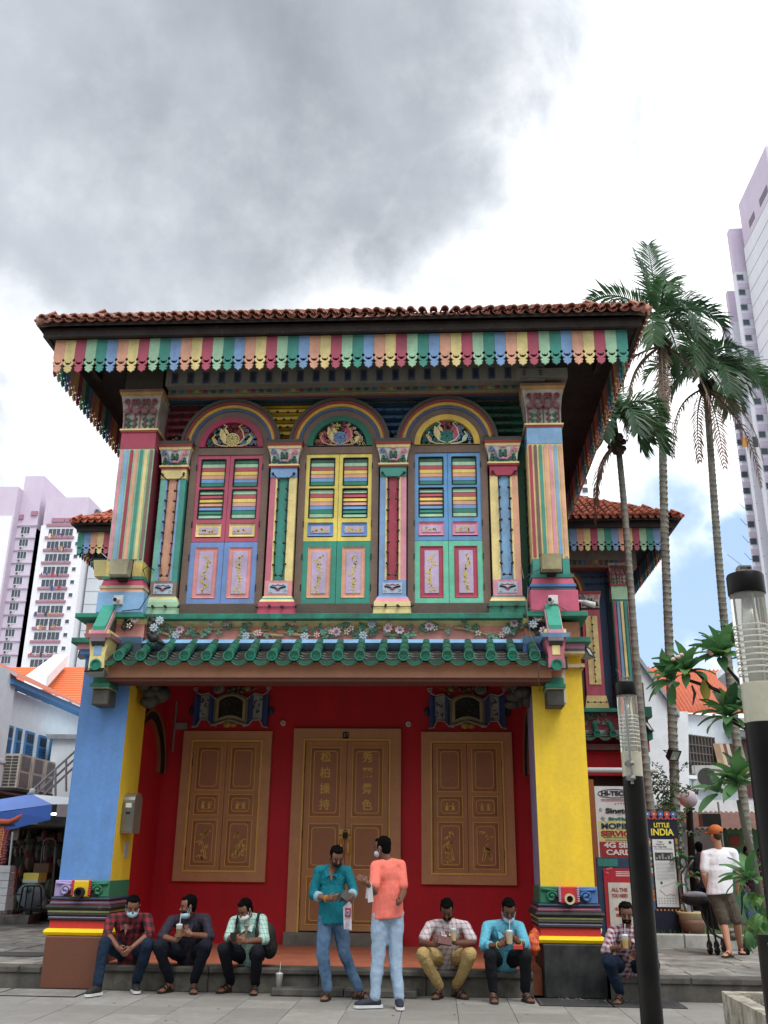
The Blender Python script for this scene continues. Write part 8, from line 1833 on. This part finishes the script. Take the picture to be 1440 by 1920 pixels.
P3 = sitter('man in mint checked shirt with black backpack looking down at a phone', (460, 1706), (439, 1728), (492, 1724), (428, 1757), (497, 1762), (441, 1765), (462, 1766), (419, 1779), (483, 1784), (432, 1845), (478, 1847), (411, 1861), (475, 1865), sk=SK1, shirt=M_CHK, pants=cloth('14161e', .4), group=SITG, mask=('d8dcdc', .01), face=(-.5, -.7, -.5), hL=(448, 1762, 12.1), hR=(452, 1764, 12.08), tL=(0, -.3, 1), tR=(0, -.3, 1), pL=(.5, .5, .3), pR=(-.5, .5, .3), sleeve='roll')
P6 = sitter('man in white short-sleeved check shirt and khaki trousers bowed over a red wallet', (838, 1706), (805, 1737), (873, 1737), (791, 1768), (887, 1768), (815, 1772), (856, 1768), (792, 1789), (882, 1789), (824, 1846), (856, 1848), (815, 1873), (873, 1872), sk=SK2, shirt=W_CHK, pants=KHAKI, group=SITG, face=(-.05, -.75, -.62), sleeve='half', hL=(826, 1766, 12.08), hR=(844, 1762, 12.08), tL=(0, -.3, 1), tR=(0, -.3, 1), pL=(.5, .5, .3), pR=(-.5, .5, .3), beard=True)
P7 = sitter('man in sky-blue shirt and black trousers sipping a drink by the black pedestal', (954, 1706), (914, 1737), (975, 1738), (907, 1775), (986, 1774), (937, 1772), (972, 1766), (919, 1792), (985, 1790), (924, 1857), (985, 1857), (928, 1881), (997, 1880), sk=SK2, shirt=cloth('66b4cc', .5), pants=BLKT, group=SITG, mask=(LBM, .05), face=(.05, -.8, -.5), hL=(950, 1768, 12.08), hR=(960, 1757, 12.08), tL=(0, -.3, 1), tR=(0, -.3, 1), pL=(.5, .5, 0), pR=(-.5, .5, 0), y0=12.4)
P8 = sitter('man in maroon and white checked shirt sipping, half hidden behind the lamp post', (1174, 1713), (1149, 1746), (1205, 1746), (1135, 1782), (1215, 1788), (1163, 1776), (1196, 1784), (1141, 1803), (1225, 1806), (1162, 1862), (1228, 1866), (1157, 1883), (1233, 1888), sk=SK2, shirt=P_CHK, pants=DENIM, group=SITG, face=(-.1, -.95, -.25), hL=(1170, 1766, 12.0), hR=(1190, 1792, 12.0), tL=(0, -.3, 1), tR=(0, -.3, 1), pL=(.5, .5, 0), pR=(-.5, .5, 0), y0=12.28, seat=.26, beard=True)
STG = 'two men standing and talking in front of the house'
yT = 12.12
J = dict(head=V(631, 1607, yT-.12), sL=V(597, 1634, yT), sR=V(651, 1634, yT), eL=V(587, 1678, yT-.02), eR=V(664, 1672, yT-.05), wL=V(616, 1686, yT-.22), wR=V(654, 1686, yT-.24), hip=V(625, 1722, yT+.02), kL=V(605, 1790, yT-.06), kR=V(645, 1785, yT+.04), fL=foot(607, 1876), fR=foot(688, 1873))
J['aL'] = V(614, 1856, J['fL'].y+.12); J['aR'] = V(672, 1858, J['fR'].y+.03); J['aL'].z = .09; J['aR'].z = .09
J['hL'] = V(632, 1683, yT-.27); J['hR'] = V(642, 1684, yT-.28); J['tL'] = (0, -.4, 1); J['tR'] = (0, -.4, 1); J['pL'] = (.3, .6, .4); J['pR'] = (-.3, .6, .4)
P4 = person('standing man in teal shirt and faded jeans with black mask, looking into a wallet', J, SK1, cloth('14707e', .5), DENIM2, group=STG, mask=('121214', 0), face=(.35, -.75, -.45), cuffm=cloth('8fb4c4', .3), sleeve='long', hem=.055)
yP = 11.52
J = dict(head=V(717, 1590, yP), sL=V(705, 1625, yP-.06), sR=V(751, 1622, yP+.05), eL=V(702, 1672, yP-.22), eR=V(756, 1672, yP-.02), wL=V(688, 1656, yP-.38), wR=V(750, 1690, yP-.25), hip=V(727, 1714, yP+.02), kL=V(709, 1795, yP-.02), kR=V(741, 1793, yP+.02), fL=foot(668, 1890), fR=foot(751, 1894))
J['aL'] = V(703, 1868, J['fL'].y+.05); J['aR'] = V(748, 1870, J['fR'].y+.16); J['aL'].z = .09; J['aR'].z = .09
J['hL'] = V(680, 1650, yP-.4); J['hR'] = V(742, 1692, yP-.35); J['tL'] = (0, 0, 1); J['pL'] = (-.2, .6, 0)
P5 = person('standing man in coral polo shirt and pale jeans, seen from behind in profile', J, SK2, cloth('e2786a', .2, d='d06a5c', dirt=.1), DENIM3, group=STG, mask=('b8c8d4', 0), face=(-.86, .42, -.12), sleeve='half', shoes='trainer', shoem=paint('1b2438', rough=.7), hem=.035, bulk=1.02)
yC = 15.2
J = dict(head=V(1341, 1565, yC-.03), sL=V(1322, 1602, yC), sR=V(1375, 1599, yC), eL=V(1320, 1640, yC-.02), eR=V(1385, 1636, yC-.02), wL=V(1327, 1668, yC+.12), wR=V(1382, 1664, yC+.12), hip=V(1350, 1672, yC), kL=V(1357, 1730, yC+.03), kR=V(1381, 1727, yC+.03), fL=foot(1358, 1794, .275), fR=foot(1393, 1789, .275))
J['aL'] = V(1367, 1780, J['fL'].y+.06); J['aR'] = V(1388, 1776, J['fR'].y+.12); J['aL'].z = .35; J['aR'].z = .35
P9 = person('man in white T-shirt, brown shorts and orange cap seen from behind', J, SK3, cloth('e6e6ec', .15, d='d0d0da', dirt=.04), SHORT, hair=paint('2a1c14', rough=.6), sleeve='half', shoes='flip', shorts=True, face=(-.5, .85, -.05), collar=False, hem=.03, bulk=1.08, curl=.3)
hc, fd, sd_, up = P9[2][:4]; R3 = Matrix((sd_, fd, up)).transposed()
q = MB(); q.ell(hc+up*.056-fd*.018, (.098, .116, .090), 14, 9, R3); cpm = paint('c06a34', rough=.7, dirt=.15, bump=.2); o = bpy.data.objects.new('cap', remesh(q, .009, 2, 'cap', cpm)); place(o, P9[0])
q = MB(cpm); q.ell(hc+fd*.12+up*.035, (.070, .075, .012), 12, 5, R3); q.build('cap_peak', P9[0], smooth=True); MB(paint('2a1c14')).ell(hc-fd*.122+up*.030, (.028, .020, .016), 10, 6, R3).build('cap_opening', P9[0])
for (px, py, y, lab, sm, fc, dx, sc) in ((1310, 1590, 22., 'dark-clad person far behind, between the capped man and the tall sign', '24242c', (0, 1, 0), 0, 1), (1402, 1600, 20., 'person in black and red top far behind, at the right of the capped man', '2c2228', (.2, -.9, -.4), 0, 1), (1427, 1602, 21.5, 'person in dark red far behind, partly hidden by the nearest lamp post', '4a2c30', (-.6, -.7, -.2), 0, 1)):
    hp = V(px, py, y); x = hp.x; z = hp.z; k = (z-.26)/1.6
    J = dict(head=hp, sL=(x-.18, y, z-.20), sR=(x+.18, y, z-.20), eL=(x-.24, y-.03, z-.48), eR=(x+.24, y-.03, z-.48), wL=(x-.16, y-.2, z-.62), wR=(x+.16, y-.2, z-.62), hip=(x, y, z-.72), kL=(x-.10, y, z-1.12), kR=(x+.10, y, z-1.12), aL=(x-.1, y, .35), aR=(x+.1, y, .35), fL=(x-.1, y-.15, .27), fR=(x+.1, y-.15, .27))
    person(lab, J, SK2, cloth(sm), cloth('1c2438' if px != 1402 else '5a7490'), face=fc, shoes='sandal', sleeve='half', group='people far behind the capped man')
# ---- held things
def box_at(name, c, sx, sy, sz, mat, label, cat, rot=(0, 0, 0), part='body', extra=None, group=None):
    t = thing(name, tuple(c), label, cat, group); me = MB(mat).box(-sx/2, sx/2, -sy/2, sy/2, -sz/2, sz/2, c=min(sx, sy, sz)*.2).mesh(part); o = bpy.data.objects.new(part, me); o.rotation_euler = rot; C.objects.link(o); o.parent = t; 
    if extra: extra(t, o)
    return t
c = V(336, 1742, 12.06); cup(c+Vector((0, 0, -.08)), .03, .040, .12, 'clear plastic cup held by the man in the navy checked shirt', '8a6a44')
c = V(850, 1752, 12.06); cup(c+Vector((0, 0, -.07)), .028, .038, .12, 'small drink cup held by the man in khaki trousers', 'c8b07a')
c = V(955, 1754, 12.03); cup(c+Vector((0, 0, -.09)), .032, .042, .13, 'iced drink cup held by the man in the sky-blue shirt', 'b8a684')
c = V(1172, 1764, 11.92); cup(c+Vector((0, 0, -.08)), .03, .040, .13, 'milky tea cup with straw held by the man behind the lamp post', 'b89a5c')
scr = lambda t, o: None
box_at('phone', V(437, 1757, 12.06), .075, .012, .13, paint('0e0f12', rough=.2), 'black phone in the hands of the man with the backpack', 'phone', (RAD(-50), 0, RAD(10)))
box_at('red_wallet', V(834, 1764, 12.02), .17, .02, .10, paint('5a1f24', rough=.5), 'dark red wallet held open by the man in khaki trousers', 'wallet', (RAD(-35), RAD(8), 0))
def wal(t, o):
    me = MB(paint('0f0f11', rough=.4)).box(-.05, .05, -.006, .006, -.05, .05).mesh('flap'); w = bpy.data.objects.new('flap', me); w.location = (.05, -.02, .01); w.rotation_euler = (RAD(-30), RAD(35), 0); C.objects.link(w); w.parent = t
box_at('black_wallet', V(641, 1681, yT-.32), .10, .012, .09, paint('0f0f11', rough=.4), 'black wallet opened by the man in the teal shirt', 'wallet', (RAD(-35), RAD(-30), 0), extra=wal)
lb2 = thing('leaflet_bag', tuple(V(652, 1716, yT-.3)), 'white leaflet bag with a red and blue emblem hanging from the teal-shirted man\'s hand', 'paper bag'); a, b = V(645, 1742, yT-.30), V(659, 1690, yT-.30)
q = MB(paint('d2ced8', rough=.6, dirt=.1)); z0, z1 = a.z, b.z; q.add([(a.x, yT-.30, z0), (b.x+.01, yT-.31, z0-.01), (b.x, yT-.29, z1-.03), (a.x-.02, yT-.28, z1-.06), (a.x+.05, yT-.27, z1)], [(0, 1, 2, 4, 3)]); q.add([(a.x, yT-.29, z0), (b.x+.01, yT-.30, z0-.01), (b.x, yT-.28, z1-.03), (a.x-.02, yT-.27, z1-.06)], [(3, 2, 1, 0)]); q.build('sheet', lb2)
m_ = (a.x+b.x)/2; q = MB(paint('b03a50')).box(m_-.032, m_+.036, yT-.318, yT-.314, z1-.17, z1-.07, c=.001); q.build('red_emblem', lb2); MB(paint('cdd0dc')).ring(m_+.002, z1-.12, 0, .026, yT-.322, yT-.318, 0, 6.283, 12).build('emblem_disc', lb2); text('lettering', 'ED', .034, paint('35509a'), (m_+.002, yT-.324, z1-.12), lb2, bold=.001)
q = MB(paint('a8a4b4'))
for k in range(7): q.box(m_-.03, m_+.03-.015*(k % 3), yT-.314, yT-.311, z1-.21-k*.014, z1-.205-k*.014)
q.build('small_print', lb2)
pp3 = thing('papers', tuple(V(690, 1668, yP-.4)), 'folded white papers held by the man in the coral polo shirt', 'papers'); a = V(692, 1665, yP-.36); q = MB(paint('c8c8cc', dirt=.1)); q.add([a+Vector((-.03, 0, .05)), a+Vector((.03, 0, .06)), a+Vector((.05, .02, -.14)), a+Vector((-.01, .02, -.15))], [(0, 1, 2, 3)]); q.add([a+Vector((-.03, .01, .05)), a+Vector((.03, .01, .06)), a+Vector((.02, .04, -.10)), a+Vector((-.04, .03, -.11))], [(3, 2, 1, 0)]); q.build('sheet', pp3)
bp_ = thing('backpack', tuple(V(505, 1775, 12.6)), 'black backpack on the back of the man in the mint checked shirt', 'backpack'); q = MB(); s = P3[1]; c = V(502, 1762, 12.62); q.ell(c, (.11, .11, .20), 12, 9); q.ell(c+Vector((.03, .0, -.08)), (.10, .10, .14), 10, 8); o = bpy.data.objects.new('pack', remesh(q, .012, 3, 'pack', paint('111216', rough=.7))); place(o, bp_)
q = MB(paint('0e0f13', rough=.7)); 
for k, d in (('sL', .05), ('sR', -.045)):
    a = s[k]+Vector((d, -.0, .045)); q.tube([a+Vector((0, .10, .0)), a+Vector((0, 0, .035)), a+Vector((0, -.085, -.04)), a+Vector((.0, -.135, -.16)), a+Vector((.01, -.11, -.27))], .019, 6)
q.build('strap', bp_)
pbg = thing('plastic_bag', tuple(V(1222, 1815, 11.95)), 'white plastic carrier bag with small red print beside the lamp post sitter', 'plastic bag'); q = MB(); c = V(1222, 1812, 11.95); q.ell(c, (.075, .09, .15), 12, 9); q.ell(c+Vector((0, 0, -.06)), (.085, .10, .10), 10, 7); q.ell(c+Vector((0, 0, .15)), (.03, .04, .07), 8, 6); me = remesh(q, .012, 2, 'bag', paint('ccd4de', rough=.5, dirt=.1))
wrinkle(me, lambda c: mnoise.noise(c*16)*.015)
o = bpy.data.objects.new('bag_body', me); place(o, pbg); q = MB(paint('b04050')); 
for d in ((-.02, .05), (.01, -.04), (.03, .09)): q.ell(c+Vector((d[0], -.098, d[1])), (.008, .006, .008), 6, 4)
q.build('red_print', pbg)
for px, py, y, m, lab in ((997, 1757, 12.62, 'c8503c', 'crumpled orange and red carrier bag beside the man in the sky-blue shirt'), (1120, 1742, 12.9, 'd8ccd0', 'white and red snack packet tucked against the black pedestal')):
    t = thing('carrier_bag', tuple(V(px, py, y)), lab, 'plastic bag'); q = MB(); c = V(px, py, y); s = 1. if px < 1100 else .5
    rn = random.Random(px)
    for k in range(7): q.ell(c+Vector((rn.uniform(-.06, .06), rn.uniform(-.04, .06), rn.uniform(-.12, .10)))*s, (.06*s, .06*s, .09*s), 8, 6)
    me = remesh(q, .012, 1, 'bag', paint(m, rough=.45, dirt=.6, dcol='d8a040' if s == 1 else 'c03a44', bump=.3, sc=3, streak=.1))
    wrinkle(me, lambda c: mnoise.noise(c*18)*.02)
    o = bpy.data.objects.new('bag_body', me); place(o, t)
q = MB(paint('c83a34', rough=.5)); c = V(972, 1775, 12.0); tt = thing('red_packet', tuple(c), 'small red packet on the lap of the man in the sky-blue shirt', 'packet'); q.box(c.x-.06, c.x+.05, 11.98, 12.03, c.z-.03, c.z+.02, c=.006); q.build('packet_body', tt)
for pos, col, g_ in ((P4[1]['wL'], 'c88a2c', 'orange wristbands on the teal-shirted man'), (P7[1]['wR'], 'b8d83a', 'lime wristband on the man in the sky-blue shirt')):
    pass
for P_, k, col in ((P4, 'L', 'c88a2c'), (P7, 'R', 'b8d83a'), (P7, 'L', 'c8c07a')):
    e, w = P_[1]['e'+k], P_[1]['w'+k]; d = (w-e).normalized(); q = MB(paint(col, rough=.5)); ref = d.cross(Vector((0, 0, 1))).normalized(); r2 = d.cross(ref)
    for off in ((-.02, -.045) if col == 'c88a2c' else (-.02,)): q.tube([w+d*off+(ref*math.cos(a)+r2*math.sin(a))*.034 for a in [2*math.pi*i/12 for i in range(12)]], .006, 5, close=True)
    q.build('wristband', P_[0])
# stroller
ys = 15.6; stt = thing('stroller', tuple(PZ(1350, 1790, .27)), 'black pushchair with grey hood in front of the capped man', 'stroller'); SB = paint('101013', rough=.5)
def SV(px, py, dy=0): return PW(px, py, ys+dy)
q = MB(paint('151518', rough=.7)); c = SV(1300, 1682, .1); 
for k in range(7):
    a0 = SV(1279, 1680, .0); a1 = SV(1327, 1678, .0)
q = MB(paint('1a1b1e', rough=.7)); q.ell(SV(1304, 1686, .15), (.22, .25, .10), 14, 8); q.m(paint('8a8e96', rough=.5)); q.ell(SV(1304, 1679, .12), (.19, .22, .06), 14, 6); q.build('hood', stt, smooth=True)
q = MB(SB); q.tube([SV(1310, 1690), SV(1318, 1720), SV(1335, 1750), SV(1368, 1768)], .018, 6); q.tube([SV(1325, 1668), SV(1330, 1700), SV(1336, 1735), SV(1345, 1775)], .016, 6); q.tube([SV(1325, 1705), SV(1327, 1745), SV(1331, 1775)], .016, 6); q.tube([SV(1390, 1650, -.1), SV(1392, 1700), SV(1385, 1745), SV(1355, 1750)], .014, 6); q.build('frame', stt)
q = MB(cloth('17181b')); q.add([SV(1312, 1692), SV(1334, 1692), SV(1350, 1745), SV(1326, 1738), SV(1312, 1692, .4), SV(1334, 1692, .4), SV(1350, 1745, .4), SV(1326, 1738, .4)], [(0, 1, 2, 3), (7, 6, 5, 4), (0, 4, 5, 1), (1, 5, 6, 2), (2, 6, 7, 3), (3, 7, 4, 0)]); q.build('seat', stt)
for px, py, dy in ((1331, 1778, 0), (1345, 1784, -.05), (1400, 1778, 0), (1357, 1775, .5)):
    c = SV(px, py, dy); c.z = .26+.10; w = MB(paint('0e0e10', rough=.7)); pts = [(c.x+.02*math.sin(a)*0, c.y+math.cos(a)*.085, c.z-.01+math.sin(a)*.085) for a in [2*math.pi*i/16 for i in range(16)]]; w.tube(pts, .024, 6, close=True); wo = w.build('wheel', stt, smooth=True); MB(paint('5c5e62')).tube([(c.x-.02, c.y, c.z), (c.x+.02, c.y, c.z)], .05, 10).build('hub', wo)
q = MB(paint('a83a3c')); q.ell(SV(1331, 1703, .05), (.035, .05, .07), 8, 6); q.m(paint('c89a84')).ell(SV(1329, 1690, .05), (.035, .04, .04), 8, 6); q.build('toy', stt, smooth=True)
q = MB(cloth('8a9088')); q.ell(SV(1372, 1752, .1), (.12, .12, .09), 10, 7); q.build('basket_load', stt, smooth=True)

bpy.data.scenes.remove(TS)
# added row of shophouses, out of view behind the viewer, to shut off the low sky
opp = thing('low_sky_blocker', (0, -22, 0), None, None, kind='structure')
OP = [paint(c, dirt=.4) for c in ('8d8f86', 'a39a88', '8a939a', '9c8f86')]
for i in range(9):
    x = -54+i*12; h = 10+(i*7 % 4); o = MB(OP[i % 4]).box(x, x+11.9, -30, -22, 0, h).build('blocker_house', opp)
    for j in range(3):
        for k in range(3): MB(GLS).box(x+1.5+j*3.5, x+3.5+j*3.5, -22, -21.97, 1.2+k*3.4, 3.2+k*3.4).build('blocker_window', opp)
